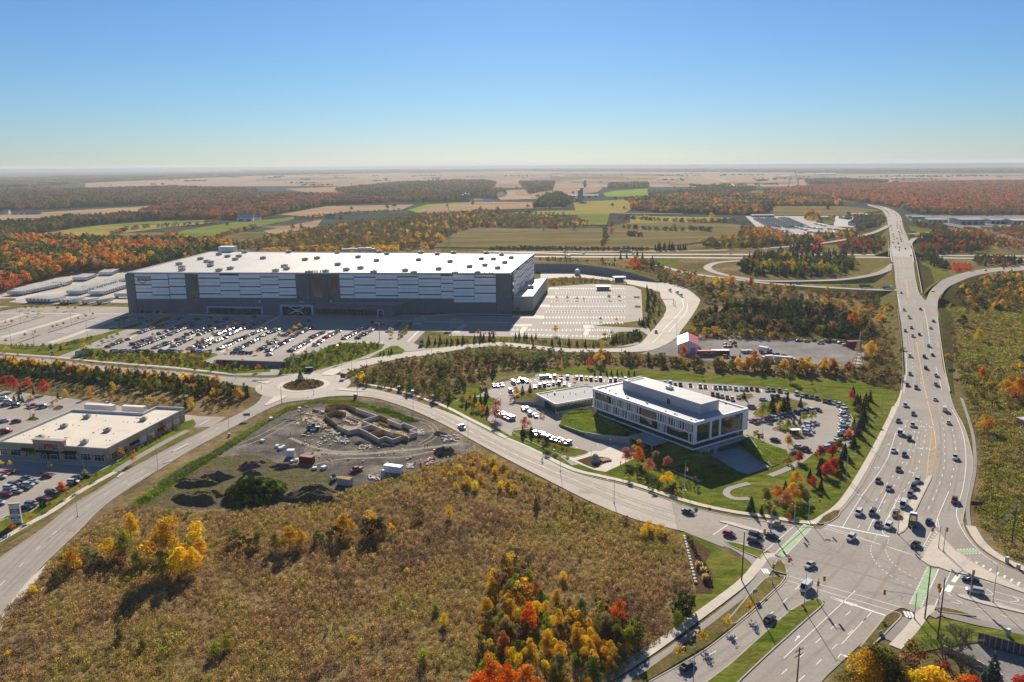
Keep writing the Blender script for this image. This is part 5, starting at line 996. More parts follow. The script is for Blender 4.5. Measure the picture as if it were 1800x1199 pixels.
def crown_con(name,n,size,seed,w=.23):
    rng=np.random.default_rng(seed);t=1-np.sqrt(rng.random(n));lay=np.floor(t*13)/13+rng.random(n)*.045;z=10*(.06+.94*lay);R=10*w*(1-lay) ** .92*(.88+.2*np.sin(lay*40))
    a=rng.uniform(0,2*math.pi,n);lobes=1+.16*np.sin(a*5+lay*31)+.1*np.sin(a*9+lay*17);rr=R*lobes*rng.uniform(.35,1.0,n) ** .5
    pos=np.stack([rr*np.cos(a),rr*np.sin(a),z-rr*.28],1);nr=np.stack([np.cos(a)*.55,np.sin(a)*.55,np.full(n,.85)],1)+rng.normal(size=(n,3))*.3
    nr /= np.linalg.norm(nr,axis=1)[:,None];return leafmesh(name,pos,nr,size,rng,'needles',.55)
def crown_clump(name,n,size,seed,R=14.0,H=12.0,k=26):
    rng=np.random.default_rng(seed);bl=[]
    for i in range(k):
        a=rng.uniform(0,2*math.pi);r=R*math.sqrt(rng.random())*.85;s=rng.uniform(2.4,4.6);bl.append((r*math.cos(a),r*math.sin(a),H*rng.uniform(.35,.75)*(1-.3*(r/R) ** 2),s,s,s*1.15))
    pos,nr=blobs_points(bl,n,rng,-.3);return leafmesh(name,pos,nr,size,rng)
def crown_tuft(name,n,seed,h=.9,r=.6,wd=.10,m='leaves'):
    rng=np.random.default_rng(seed);a=rng.uniform(0,2*math.pi,n);rr=r*np.sqrt(rng.random(n));b=np.stack([rr*np.cos(a),rr*np.sin(a),np.zeros(n)],1)
    t=b+np.stack([rng.normal(0,.18,n),rng.normal(0,.18,n),h*rng.uniform(.5,1.1,n)],1);pos=(b+t)/2;d=t-b;L=np.linalg.norm(d,axis=1)[:,None];d /= L
    s=np.cross(d,rng.normal(size=(n,3)));s /= np.linalg.norm(s,axis=1)[:,None];s *= wd
    P=np.stack([b-s*.4,b+s*.4,t+s,t-s],1).reshape(-1,3);me=bpy.data.meshes.new(name);me.from_pydata(P.tolist(),[],[(4*i,4*i+1,4*i+2,4*i+3) for i in range(n)])
    for nm in ('lv','lh'):
        at=me.attributes.new(nm,'FLOAT','POINT');at.data.foreach_set('value',np.repeat(rng.random(n),4).astype(np.float32))
    me.materials.append(MATS[m]);return me
def trunk_mesh(name,seed,top=.72,r=.16,limbs=7,m='bark'):
    rng=random.Random(seed);mb=MB();p=Vector((0,0,0));rad=r
    for i in range(5):
        q=p+Vector((rng.uniform(-.12,.12),rng.uniform(-.12,.12),10*top/5));mb.cyl(p,q,rad,rad*.8,6,False);p=q;rad *= .8
        for k in range(limbs // 4 if i>0 else 0):
            a=rng.uniform(0,6.28);L=rng.uniform(1.2,2.6)*(1.1-.12*i);mb.cyl(q,q+Vector((math.cos(a)*L,math.sin(a)*L,L*.7)),rad*.6,rad*.2,5,False)
    return mb.mesh(name,m)
def twig_mesh(name,seed):
    rng=random.Random(seed);mb=MB()
    def grow(p,d,L,r,k):
        q=p+d*L;mb.cyl(p,q,r,r*.7,4,False)
        if k>0:
            for i in range(3):grow(q,(d+Vector((rng.uniform(-.8,.8),rng.uniform(-.8,.8),rng.uniform(-.1,.5)))).normalized(),L*.72,r*.65,k-1)
    for i in range(5):grow(Vector((rng.uniform(-.4,.4),rng.uniform(-.4,.4),0)),Vector((rng.uniform(-.6,.6),rng.uniform(-.6,.6),1)).normalized(),3.0,.16,4)
    return mb.mesh(name,'bark_grey')
SP={}
SP['dec']=[crown_dec('crown',3000,.40,10+i,w=(.34,.38,.30,.36)[i],shape=('round','round','ovoid','round')[i]) for i in range(4)]
SP['decl']=[crown_dec('crown',600,.92,30+i,w=(.36,.40,.33)[i]) for i in range(3)]
SP['con']=[crown_con('crown',1100,.75,50+i,w=(.22,.26)[i]) for i in range(2)]
SP['conl']=[crown_con('crown',380,1.25,60+i,w=(.22,.26)[i]) for i in range(2)]
SP['shrub']=[crown_dec('crown',520,1.05,70+i,w=.52,base=.12,shape='shrub') for i in range(3)]
SP['tall']=[crown_dec('crown',1100,.52,80+i,w=.17,base=.08,shape='col') for i in range(2)]
SP['sap']=[crown_dec('crown',260,.85,90+i,w=.24,base=.36) for i in range(2)]
SP['clump']=[crown_clump('crown',900,2.3,100+i) for i in range(3)]
SP['bare']=[twig_mesh('crown',5)]
TR={'dec':[trunk_mesh('trunk',1),trunk_mesh('trunk',2)],'con':[trunk_mesh('trunk',3,.95,.14,3)],'sap':[trunk_mesh('trunk',4,.7,.10,5)]}
TRK={'dec':'dec','decl':'dec','con':'con','conl':'con','shrub':'sap','tall':'sap','sap':'sap','clump':'dec','bare':'sap'}
C_=dict(orange=(.46,.155,.018),yellow=(.58,.40,.02),gold=(.50,.285,.024),mauve=(.23,.135,.105),red=(.42,.045,.03),rust=(.24,.095,.045),umber=(.17,.10,.055),ember=(.33,.12,.04),olive=(.15,.135,.03),lime=(.24,.26,.03),green=(.08,.115,.022),
          dk=(.042,.062,.022),con=(.028,.046,.024),blue=(.050,.075,.058),tan=(.27,.19,.085),brown=(.15,.095,.05),pink=(.40,.16,.10),fire=(.55,.12,.012),grey=(.16,.13,.105),willow=(.20,.20,.07))
CW=dict(orange='orange',yellow='bright yellow',gold='golden',mauve='mauve brown',red='crimson',rust='russet',umber='brown',ember='orange brown',olive='olive green',lime='yellow green',green='green',dk='dark green',con='dark green',blue='blue green',tan='tan',brown='brown',pink='dusty pink',fire='fiery orange',grey='bare grey',willow='pale green')
def jit(c,k=.22):
    f=random.uniform(1-k,1+k)*1.3;return (c[0]*f*random.uniform(.93,1.07),c[1]*f*random.uniform(.93,1.07),c[2]*f)
PLANTS=[]
def plant(px,py,h,sp,col,w=1.0,place='',one=True):
    p=G(px,py);PLANTS.append([p.x,p.y,h,sp,col,w,place,one,px,py])
def inside(P,x,y):
    c=np.zeros(len(x),bool);n=len(P);j=n-1
    for i in range(n):
        xi,yi=P[i].x,P[i].y;xj,yj=P[j].x,P[j].y
        if yi != yj:c ^= ((yi>y) != (yj>y)) & (x<(xj-xi)*(y-yi)/(yj-yi)+xi)
        j=i
    return c
def wood(poly,spacing,hr,mix,place='',one=False,wr=(.85,1.2),seed=None,patch=None):
    P=W(poly);xs=[p.x for p in P];ys=[p.y for p in P];area=(max(xs)-min(xs))*(max(ys)-min(ys));n=int(area/spacing ** 2)
    g=np.random.default_rng(len(PLANTS)+11);nx=max(1,int((max(xs)-min(xs))/spacing));ny=max(1,int((max(ys)-min(ys))/spacing))
    X,Y=np.meshgrid(np.arange(nx)+.5,np.arange(ny)+.5);X=(X+g.uniform(-.48,.48,X.shape)).ravel()*spacing+min(xs);Y=(Y+g.uniform(-.48,.48,Y.shape)).ravel()*spacing+min(ys)
    k=inside(P,X,Y);X,Y=X[k],Y[k];w=np.array([m[2] for m in mix],float);w /= w.sum()
    ph=g.uniform(0,6.28,6);f=(np.sin(X/(spacing*4.1)+ph[0])+np.sin(Y/(spacing*3.3)+ph[1])+np.sin((X+Y)/(spacing*2.3)+ph[2]))/6+.5+g.normal(0,.22,len(X))
    q=np.clip((np.argsort(np.argsort(f))+.5)/max(1,len(f)),0,.9999);cw=np.cumsum(w);idx=np.searchsorted(cw,q)
    for x,y,i in zip(X,Y,idx):
        sp,col,_=mix[min(i,len(mix)-1)];PLANTS.append([x,y,random.uniform(*hr),sp,col,random.uniform(*wr),place,one,0,0])
def row(line,n,h,sp,cols,place='',one=True,jitter=.8,w=1.0):
    P=resample(smooth_line(W(line),6) if len(line)>2 else W(line),n)
    for i,p in enumerate(P):PLANTS.append([p.x+random.uniform(-jitter,jitter),p.y+random.uniform(-jitter,jitter),h*random.uniform(.8,1.2),sp,cols[i % len(cols)] if isinstance(cols,list) else cols,w*random.uniform(.9,1.1),place,one,0,0])
def scatter(name,rows_,label,meshes,kind='stuff'):
    n=len(rows_);me=bpy.data.meshes.new(name);me.from_pydata([(r[0],r[1],r[2]) for r in rows_],[],[])
    def at(nm,ty,vals,key):
        a=me.attributes.new(nm,ty,'POINT');a.data.foreach_set(key,np.array(vals,dtype=np.int32 if ty=='INT' else np.float32).ravel())
    at('scl','FLOAT_VECTOR',[(r[3],r[3],r[4]) for r in rows_],'vector');at('rot','FLOAT_VECTOR',[(0,0,r[5]) for r in rows_],'vector');at('tint','FLOAT_VECTOR',[r[6] for r in rows_],'vector');at('vi','INT',[r[7] for r in rows_],'value')
    o=obj(name,me);setting(o,kind,label)
    cl=bpy.data.collections.new(name+'_kinds')
    for i,m in enumerate(meshes):cl.objects.link(bpy.data.objects.new('kind_%02d' % i,m))
    t=bpy.data.node_groups.new(name,'GeometryNodeTree');t.interface.new_socket('Geometry',in_out='INPUT',socket_type='NodeSocketGeometry');t.interface.new_socket('Geometry',in_out='OUTPUT',socket_type='NodeSocketGeometry')
    L=t.links.new;gi=nn(t,'NodeGroupInput');go=nn(t,'NodeGroupOutput');ci=nn(t,'GeometryNodeCollectionInfo');ci.inputs['Collection'].default_value=cl;ci.inputs['Separate Children'].default_value=True;ci.inputs['Reset Children'].default_value=True
    ip=nn(t,'GeometryNodeInstanceOnPoints');ip.inputs['Pick Instance'].default_value=True
    def na(nm,ty):x=nn(t,'GeometryNodeInputNamedAttribute',data_type=ty);x.inputs['Name'].default_value=nm;return x.outputs[0]
    L(gi.outputs[0],ip.inputs['Points']);L(ci.outputs[0],ip.inputs['Instance']);L(na('vi','INT'),ip.inputs['Instance Index']);L(na('scl','FLOAT_VECTOR'),ip.inputs['Scale'])
    er=nn(t,'FunctionNodeEulerToRotation');L(na('rot','FLOAT_VECTOR'),er.inputs[0]);L(er.outputs[0],ip.inputs['Rotation']);L(ip.outputs[0],go.inputs[0])
    md=o.modifiers.new('grow','NODES');md.node_group=t;return o
M_=lambda *a:list(a)
autumn=[('decl','orange',3),('decl','gold',3),('decl','olive',2.5),('decl','green',1.5),('decl','dk',2)]
redwood=[('clump','olive',.8),('clump','mauve',2),('clump','ember',2.2),('clump','mauve',1),('clump','red',.35),('clump','orange',1.3),('clump','pink',.7),('clump','ember',1.6),('clump','umber',1.4),('clump','dk',.5)]
rusty=[('clump','dk',2.2),('clump','olive',2.2),('clump','umber',2),('clump','rust',1.4),('clump','brown',1.2),('clump','dk',1)]
trees_=lambda m:[('decl',c,w) for _,c,w in m]
darkw=[('clump','dk',3),('clump','olive',2),('clump','brown',1.2),('clump','rust',.6)]
scrub=[('shrub','olive',3.4),('shrub','brown',2.5),('shrub','tan',1.2),('decl','gold',1),('shrub','dk',1.2),('decl','olive',1),('decl','rust',.5)]
wood([(-60,338),(120,337),(300,331),(450,336),(450,361),(300,359),(210,362),(110,367),(-60,374)],13,(12,21),trees_(rusty),'far')
wood([(300,361),(450,344),(610,346),(640,352),(690,356),(570,361.5),(500,374),(450,386),(350,387),(240,388),(250,378)],10.5,(12,20),[('decl','dk',2),('decl','umber',1.6),('decl','rust',2.4),('decl','brown',1),('decl','ember',1)],'far')
wood([(590,336),(700,323),(850,319),(872,323),(862,341),(800,355),(720,356),(640,351)],15,(13,21),trees_(darkw),'far')
wood([(0,396),(60,395),(120,386),(170,385),(250,378),(300,372),(378,380),(250,389),(160,396),(90,406),(40,418),(-20,427)],9.5,(9,16),[('decl','dk',3),('decl','green',2),('decl','rust',1),('decl','olive',1)],'far')
wood([(-60,316),(180,310),(420,304),(640,300),(650,304),(450,309),(170,319),(100,326),(-60,332)],42,(14,20),darkw,'far',wr=(1.4,2.2))
wood([(430,301),(640,300),(900,298),(1150,299),(1350,299),(1600,299),(1830,298),(1830,303),(1350,303),(900,301),(600,304)],75,(18,28),darkw,'far',wr=(2.2,3.4))
wood([(-100,299),(400,294),(900,291.5),(1400,289.5),(1900,288),(1900,292),(1400,293.5),(900,295),(400,298),(-100,304)],260,(40,70),[('clump','dk',1),('clump','olive',.5)],'far',wr=(4,6))
for p in ([(912,322),(975,322),(970,335),(930,341)],[(1415,319),(1500,318),(1560,320),(1560,325),(1420,325)],[(1230,330),(1330,333),(1310,340),(1220,338)],[(1140,345),(1240,337),(1250,342),(1150,350)],[(1070,326),(1140,324),(1140,331),(1070,332)]):
    wood(p,15,(13,21),trees_(darkw),'far')
wood([(937,366),(960,345),(985,343),(1008,355),(990,364)],10,(12,20),[('conl','con',2),('decl','dk',2),('decl','green',1)],'far')
wood([(835,340),(880,334),(892,345),(850,352)],11,(11,17),trees_(rusty),'far')
wood([(1105,353),(1200,346),(1350,346),(1440,350),(1480,356),(1470,363),(1360,363),(1340,379),(1250,377),(1150,373),(1110,369)],10.5,(11,19),[('decl','dk',2.8),('decl','green',1),('decl','olive',1),('decl','tan',.8),('decl','gold',.6),('decl','ember',1.8)],'far')
wood([(1340,340),(1420,331),(1560,326),(1700,322),(1830,320),(1860,377),(1760,376),(1680,377),(1615,375),(1588,369),(1560,361),(1500,353),(1430,346)],11,(12,19),trees_(redwood),'far')
wood([(1590,370),(1640,374),(1760,374),(1850,375),(1850,378),(1700,379),(1610,378)],10,(9,14),trees_(darkw),'far')
HR=random.Random(4)
for k in range(120):
    x,y=HR.uniform(-20,1800),HR.choice([HR.uniform(301.5,312),HR.uniform(308,330),HR.uniform(325,360)]);D0=120*1400/(y-289);c0=G(x,y);a0=HR.gauss(0,.35)+HR.choice([0,0,1.2]);L0=HR.uniform(20,260)*(D0/4000) ** .7;cl=HR.choice([['dk','olive'],['dk','umber','dk'],['olive','rust','dk'],['brown','dk']]);n0=int(3+L0/16);sz=HR.uniform(.35,1.0)
    for i in range(n0):
        if HR.random()<.25:continue
        t0=(i/n0-.5)*L0;PLANTS.append([c0.x+t0*math.cos(a0)+HR.gauss(0,9),c0.y+t0*math.sin(a0)+HR.gauss(0,9),HR.uniform(6,15),'clump',HR.choice(cl),sz*HR.uniform(.6,1.3),'far',False,0,0])
for k in range(110):plant(HR.uniform(0,1600),HR.uniform(312,372),HR.uniform(9,15),'decl',HR.choice(['dk','olive','umber','rust','dk']),1.2,'far',False)
for ln,n,cols in (([(195,414),(240,403),(300,399),(370,393),(388,388)],34,['olive','dk','brown','rust']),([(10,432),(60,428),(120,424),(200,424),(270,430)],30,['con','dk','con','olive']),([(330,430),(380,420),(410,410),(450,402)],26,['dk','olive','rust','gold']),([(520,386),(600,378),(700,372)],24,['dk','green','rust','olive']),([(720,378),(800,377),(900,376),(1000,380)],30,['brown','olive','rust']),([(1090,385),(1200,391),(1290,390)],36,['dk','olive','dk']),([(1062,404),(1066,420),(1060,432)],12,['dk','brown']),([(1100,402),(1160,406),(1200,407)],14,['dk','con']),([(1105,415),(1125,417)],6,['dk']),([(1215,405),(1250,408)],8,['dk'])):
    row(ln,n,8,'shrub',cols,'far',False,4,1.3)
wood([(395,441),(450,424),(560,404),(640,391),(700,386),(760,379),(860,371),(900,379),(985,386),(1040,393),(1042,398),(960,404),(880,400),(830,402),(792,414),(770,438),(700,440),(560,441)],11.5,(5.5,10),scrub+[('decl','yellow',.5)],'mid')
wood([(560,438),(700,437),(700,444),(450,444)],7,(6,8),[('shrub','yellow',1),('shrub','gold',2),('shrub','olive',1)],'mid')
wood([(-30,428),(60,424),(150,428),(220,430),(300,425),(400,440),(425,438),(395,446),(300,469),(230,475),(130,481),(60,497),(0,517),(-30,524)],8.5,(12,18),[('decl','orange',1.8),('decl','ember',1.4),('decl','gold',2),('decl','tan',1),('decl','olive',3),('decl','dk',2.6),('decl','green',1)],'the wood beside the trailer yard')
wood([(1230,427),(1330,412),(1400,420),(1440,424),(1350,434),(1240,438)],9,(5,9),[('decl','gold',1),('shrub','olive',1.5),('decl','olive',1),('decl','rust',.6),('decl','dk',1)],'mid')
row([(1150,440),(1205,439)],12,11,'conl','con','the row of conifers beyond the highway',True,1.5)
wood([(860,436),(1140,438),(1140,441),(860,441)],6,(3,5),[('shrub','dk',1)],'mid')
wood(zN((0,790),(40,710),(180,680),(290,660),(460,660),(600,685),(960,660),(1160,655),(1210,740),(1190,800),(1100,850),(900,885),(700,893),(360,890),(60,875)),9.5,(8,13),[('conl','con',4),('conl','con',2),('decl','dk',1),('decl','green',2),('decl','lime',1.2),('decl','gold',.6),('decl','red',.25)],'the loop ramp')
wood(zN((560,560),(860,555),(870,630),(540,635)),10,(8,12),[('conl','con',3),('shrub','dk',1),('shrub','red',.3)],'mid')
wood(zN((1040,560),(1200,490),(1440,470),(1560,500),(1555,640),(1060,635)),9,(6,10),[('conl','con',2),('decl','dk',2),('shrub','olive',1),('decl','red',.8),('decl','rust',.7)],'mid')
wood(zN((600,470),(1150,420),(1250,400),(1260,460),(900,500),(640,530),(500,540),(400,560),(0,575),(0,380),(300,390),(480,450)),10,(6,10),[('decl','olive',1.5),('decl','gold',1.5),('decl','orange',1),('decl','dk',2),('shrub','brown',1.4)],'mid')
wood(zN((700,205),(830,215),(830,310),(690,280)),10,(8,12),[('decl','olive',1),('decl','gold',1)],'mid');wood(zN((1190,260),(1490,240),(1540,300),(1380,380),(1250,420),(1230,350)),10,(7,11),[('decl','dk',2),('decl','olive',1),('decl','rust',.8),('shrub','green',1)],'mid')
wood(zO((300,380),(480,400),(780,450),(790,490),(700,500),(350,440)),9,(6,10),[('decl','olive',2),('decl','green',1),('decl','dk',1)],'mid')
wood(zO((420,590),(700,530),(1000,540),(1250,580),(1320,680),(1240,780),(950,790),(660,800),(400,790),(380,680)),9,(7,11),[('conl','con',2.2),('decl','dk',2),('shrub','rust',.8),('decl','red',.5),('decl','olive',.8)],'mid')
wood(zO((1000,500),(1260,480),(1800,440),(1800,760),(1500,730),(1300,640),(1150,600)),10,(5,9),[('decl','gold',1.2),('shrub','rust',1.6),('shrub','brown',2),('decl','olive',1)],'mid')
wood(zO((430,830),(600,830),(780,960),(790,1040),(660,990),(420,870)),8,(6,9),[('conl','con',1),('decl','dk',1.2)],'mid');wood(zO((850,970),(1100,960),(1110,1030),(860,1050)),6,(4,6),[('shrub','fire',1),('shrub','red',1)],'mid');wood(zO((1040,890),(1500,860),(1800,890),(1800,960),(1450,970),(1240,960)),9,(6,9),[('decl','dk',2),('conl','con',.7),('decl','rust',.7)],'mid')
wood([(1108,462),(1130,458),(1152,465),(1180,478),(1240,492),(1300,500),(1420,512),(1540,522),(1575,560),(1545,570),(1400,532),(1300,532),(1240,540),(1225,515),(1180,500),(1130,485)],9.5,(3.5,7.5),[('decl','gold',1.2),('decl','ember',.7),('shrub','olive',2.4),('decl','tan',1),('shrub','brown',1.4),('decl','dk',1.4)],'the strip below the exit ramp')
wood([(1215,572),(1245,548),(1300,536),(1400,534),(1480,550),(1530,580),(1540,598),(1500,598),(1400,590),(1300,588),(1245,583)],6.6,(4,9.5),[('conl','con',2),('decl','dk',1.6),('conl','dk',1.6),('decl','olive',.9),('decl','umber',.8),('decl','con',1)],'the dark conifer stand',False,(.9,1.7))
wood([(1195,590),(1245,585),(1300,590),(1400,594),(1400,598),(1240,592),(1200,597)],5,(4,6),[('shrub','olive',2),('shrub','tan',1),('shrub','gold',1)],'mid')
for x,y,h,c in ((1120,475,11,'fire'),(1135,470,10,'rust'),(1500,575,12,'orange'),(1283,500,12,'gold'),(1260,505,11,'yellow'),(1320,505,10,'orange'),(1530,630,11,'gold'),(1510,625,9,'tan')):plant(x,y,h,'dec',c,1,'near the gravel yard')
wood([(1545,560),(1580,560),(1588,600),(1588,650),(1578,685),(1555,670),(1530,650),(1525,610),(1550,600)],8,(2,5),[('shrub','tan',1),('shrub','brown',1.6),('shrub','olive',1)],'verge')
wood([(612,660),(650,646),(720,635),(800,620),(870,615),(960,618),(1060,626),(1160,634),(1230,642),(1400,648),(1510,652),(1560,666),(1550,678),(1480,667),(1300,655),(1100,643),(1020,638),(990,645),(890,650),(840,668),(825,685),(790,703),(760,703),(700,688),(640,676)],5.2,(2.5,5),[('shrub','olive',2),('shrub','tan',1.6),('shrub','brown',1.6),('shrub','green',1.8),('shrub','rust',.5)],'the scrub behind the office')
wood([(1010,628),(1160,637),(1230,644),(1400,648),(1500,654),(1480,662),(1300,652),(1100,640)],6.5,(5,8),[('decl','gold',1.5),('decl','olive',1.5),('shrub','brown',1.6),('decl','rust',.8)],'the scrub behind the office')
for x,y,h,c,sp in ((768,648,9,'willow','tall'),(758,652,9,'willow','tall'),(775,655,10,'willow','tall'),(783,650,9,'willow','tall'),(792,648,8,'willow','tall'),(826,632,9,'willow','tall'),(838,634,10,'willow','tall'),(850,632,9,'willow','tall'),(860,632,10,'willow','tall'),(872,632,10,'willow','tall'),(885,630,10,'willow','tall'),(897,632,10,'willow','tall'),(918,640,9,'willow','tall'),(930,642,10,'willow','tall'),(943,642,10,'willow','tall'),(955,640,9,'willow','tall'),
                       (720,690,6,'green','dec'),(764,705,6,'green','dec'),(790,706,6,'green','con'),(850,680,5,'rust','shrub'),(635,675,5,'yellow','tall'),(1055,640,10,'gold','dec'),(1038,645,6,'red','shrub'),(1200,632,9,'orange','dec'),(1325,648,11,'orange','dec'),(1312,650,8,'gold','dec'),(1345,650,8,'olive','dec'),(1378,655,8,'yellow','dec'),(1407,655,9,'gold','dec'),(1420,655,10,'yellow','dec'),(1448,655,9,'gold','dec'),(1462,657,9,'orange','dec'),(1390,672,8,'olive','dec'),(1300,640,7,'dk','con')):
    plant(x,y,h,sp,c,1,'in the scrub behind the office')
wood([(-20,640),(60,643),(130,655),(200,663),(300,668),(400,684),(432,692),(436,700),(400,706),(340,700),(250,690),(150,680),(60,672),(-20,668)],5.2,(4.5,7.5),[('decl','dk',2.2),('conl','con',1.6),('decl','olive',1.6),('decl','green',1),('decl','gold',.8)],'the wood below the avenue')
row([(0,645),(60,648),(130,660),(200,666),(300,674),(400,688)],60,6,'decl',['yellow','gold','orange','gold','yellow','lime'],'the wood below the avenue',False,2.5)
wood([(-20,670),(60,674),(150,682),(250,693),(340,703),(420,708),(440,705),(425,716),(370,726),(330,722),(230,708),(120,692),(0,680)],4.2,(1.2,2.6),[('shrub','tan',2),('shrub','brown',1.4),('shrub','gold',.6),('shrub','olive',1)],'verge')
for x,y,h,c,sp in ((10,683,7,'red','dec'),(24,687,8,'red','dec'),(50,683,6,'red','dec'),(78,692,8,'red','dec'),(36,693,4,'con','con'),(59,694,4,'con','con'),(102,701,4,'con','con'),(116,697,4,'yellow','tall'),(158,698,6,'gold','tall'),(200,690,6,'gold','tall'),(337,718,6,'yellow','tall'),(326,718,5,'con','con'),(400,705,5,'pink','sap'),(382,672,5,'red','tall'),(426,700,3.5,'yellow','sap'),(56,706,4,'yellow','sap'),(100,711,3.6,'yellow','sap'),(25,706,4,'con','con'),(34,705,5,'con','con'),(40,707,4,'con','con'),(60,734,2,'brown','shrub'),(92,712,2,'brown','shrub')):
    plant(x,y,h,sp,c,1,'behind the retail lot')
row([(112,644),(140,646),(190,652)],6,3.6,'sap',['gold','orange'],'along the avenue');row([(165,634),(205,638),(262,642),(283,644),(304,646),(325,650),(346,653)],8,3.6,'sap',['orange','gold','pink','pink','red'],'along the avenue');row([(10,628),(55,632),(75,636)],4,3,'sap',['pink','rust'],'along the avenue')
row([(240,654),(260,656),(280,658),(297,660)],5,3.4,'sap',['brown','pink'],'along the avenue')
for q,c,h in ((zA((65,310)),'gold',4),(zA((130,295)),'olive',4),(zA((290,245)),'orange',3),(zA((410,215)),'gold',4),(zA((555,350)),'dk',3),(zA((607,332)),'dk',3),(zA((672,315)),'dk',3),(zA((825,258)),'dk',3),(zA((905,235)),'dk',3),(zA((980,208)),'dk',3),(zA((265,435)),'dk',3),(zA((372,400)),'dk',2.5),(zA((62,500)),'green',3.4),(zA((265,150)),'olive',5),(zA((338,145)),'olive',4),(zA((400,150)),'olive',5),(zA((468,150)),'gold',5),(zA((612,152)),'dk',4),(zA((735,155)),'gold',5),(zA((795,152)),'olive',4),(zA((790,535)),'green',5),(zA((715,550)),'green',4.5),(zA((1135,480)),'olive',4),(zA((1190,465)),'olive',4),(zA((1240,440)),'olive',4),(zA((1080,510)),'olive',4),(zA((955,545)),'orange',4),(zA((1255,325)),'orange',4),(zA((1310,310)),'orange',4),(zA((1465,340)),'olive',3),(zA((1555,300)),'olive',3.5),(zA((1600,285)),'olive',3.5),(zA((1640,262)),'orange',4),(zA((885,560)),'gold',4),(zA((460,560)),'olive',4),(zA((540,565)),'con',4),(zA((640,575)),'con',4),(zA((80,590)),'yellow',4)):
    plant(q[0][0],q[0][1],h,'con' if c=='con' else 'sap',c,1.25,'round the empty warehouse lot')
row([(20,610),(80,611),(120,606),(160,596)],16,2.6,'shrub',['olive','gold','green','dk'],'verge',False)
for q,c,h in ((zB((1170,440)),'green',4.5),(zB((1010,520)),'olive',4.5),(zB((1060,500)),'olive',4),(zB((1330,375)),'orange',4.5),(zB((1410,340)),'orange',4.5),(zB((1600,255)),'dk',4.5),(zB((905,600)),'orange',4),(zB((1630,615)),'orange',4),(zB((1320,600)),'orange',3),(zB((680,370)),'green',3),(zB((530,435)),'dk',3),(zB((1520,450)),'rust',3),(zB((1480,720)),'red',3.4),(zB((1650,800)),'orange',5),(zB((1400,500)),'olive',3.5),(zC((410,170)),'gold',4.5),(zC((305,215)),'dk',4.5),(zC((475,130)),'gold',4.5),(zC((520,110)),'gold',4.5),(zC((620,60)),'dk',5),(zC((180,290)),'olive',4.5),(zC((260,250)),'olive',4.5),(zC((1495,190)),'gold',5),(zC((1490,160)),'gold',4),(zC((530,655)),'con',7),(zC((1170,660)),'yellow',6),(zE((585,585)),'green',4),(zE((685,590)),'green',4),(zE((472,580)),'green',3),(zE((758,590)),'green',3),(zE((1023,585)),'green',5),(zE((1128,580)),'green',5),(zE((455,950)),'gold',7),(zE((980,985)),'rust',5),(zE((1050,965)),'olive',4),(zE((1100,815)),'gold',4),(zE((935,810)),'rust',3.5),(zE((62,720)),'olive',6),(zD((1235,330)),'rust',6),(zD((1080,300)),'rust',5),(zE((560,120)),'olive',8)):
    plant(q[0][0],q[0][1],h,'con' if c=='con' else 'sap',c,1.35,'in the warehouse lot')
row(zE((1420,470),(1430,560),(1420,650),(1440,760),(1420,800)),9,6,'con','con','on the strip right of the marked lot',True,1.5);row(zE((1490,540),(1500,640),(1480,720),(1530,740)),8,5.5,'con','con','on the strip right of the marked lot',True,1.5);row(zE((1340,840),(1390,860),(1440,855)),4,6,'con','con','on the strip right of the marked lot')
row(zE((40,990),(90,985),(195,990),(250,990)),6,5,'con',['con','olive'],'along the access road hedge');row(zD((570,390),(680,385),(735,390),(800,390),(870,385),(930,380)),7,6,'con','con','along the access road hedge');row(zD((1040,360),(1140,350),(1240,330)),5,6,'con',['con','olive'],'along the access road hedge');row(zE((1050,1050),(1110,1010),(1200,1000),(1290,990),(1350,970)),9,5,'con',['con','green'],'along the access road hedge');row(zE((430,1060),(490,1050),(830,1080),(870,1080)),6,5,'con','con','along the access road hedge')
wood([(755,602),(800,598),(900,598),(990,603),(1060,606),(1100,596),(1135,592),(1110,603),(1060,609),(900,602),(830,604)],3.2,(1.2,2.4),[('shrub','dk',1),('shrub','olive',1.5),('shrub','tan',1)],'verge')
wood(zE((1060,1040),(1150,960),(1340,930),(1400,960),(1350,1010),(1150,1050)),3.5,(2,4),[('shrub','green',1),('shrub','dk',1),('shrub','olive',1)],'verge');wood(zE((390,430),(400,370),(700,355),(1000,385),(1300,440),(1000,400)),4,(1.5,3),[('shrub','olive',2),('shrub','tan',1),('shrub','gold',.6)],'verge');wood(zE((1420,470),(1540,500),(1590,740),(1500,860),(1400,850),(1420,700)),5,(1.2,3),[('shrub','dk',1),('shrub','olive',1)],'verge')
wood([(125,628),(150,616),(190,622),(377,623),(350,637),(475,648),(413,655),(300,642),(183,633)],3.4,(1.4,3.2),[('shrub','dk',2),('shrub','olive',2),('shrub','gold',.9),('shrub','rust',.4),('shrub','lime',.6)],'verge')
wood(zC((310,580),(360,440),(440,400),(700,365),(960,270),(1400,280),(1360,320),(1100,425),(850,495),(640,550)),3.4,(1.4,3.2),[('shrub','olive',2),('shrub','lime',1.2),('shrub','dk',1.6),('shrub','tan',.8)],'verge')
row(zC((1380,390),(1430,385),(1478,375)),4,4,'con','con','beside the access road bend');row(zC((1580,200),(1640,150),(1690,70)),9,3.4,'shrub',['olive','lime'],'verge',False);wood(zE((240,160),(1000,200),(1300,270),(1550,360),(1000,230),(600,160),(300,150)),6,(2,4.5),[('shrub','olive',1),('shrub','dk',1),('decl','gold',.4)],'verge')
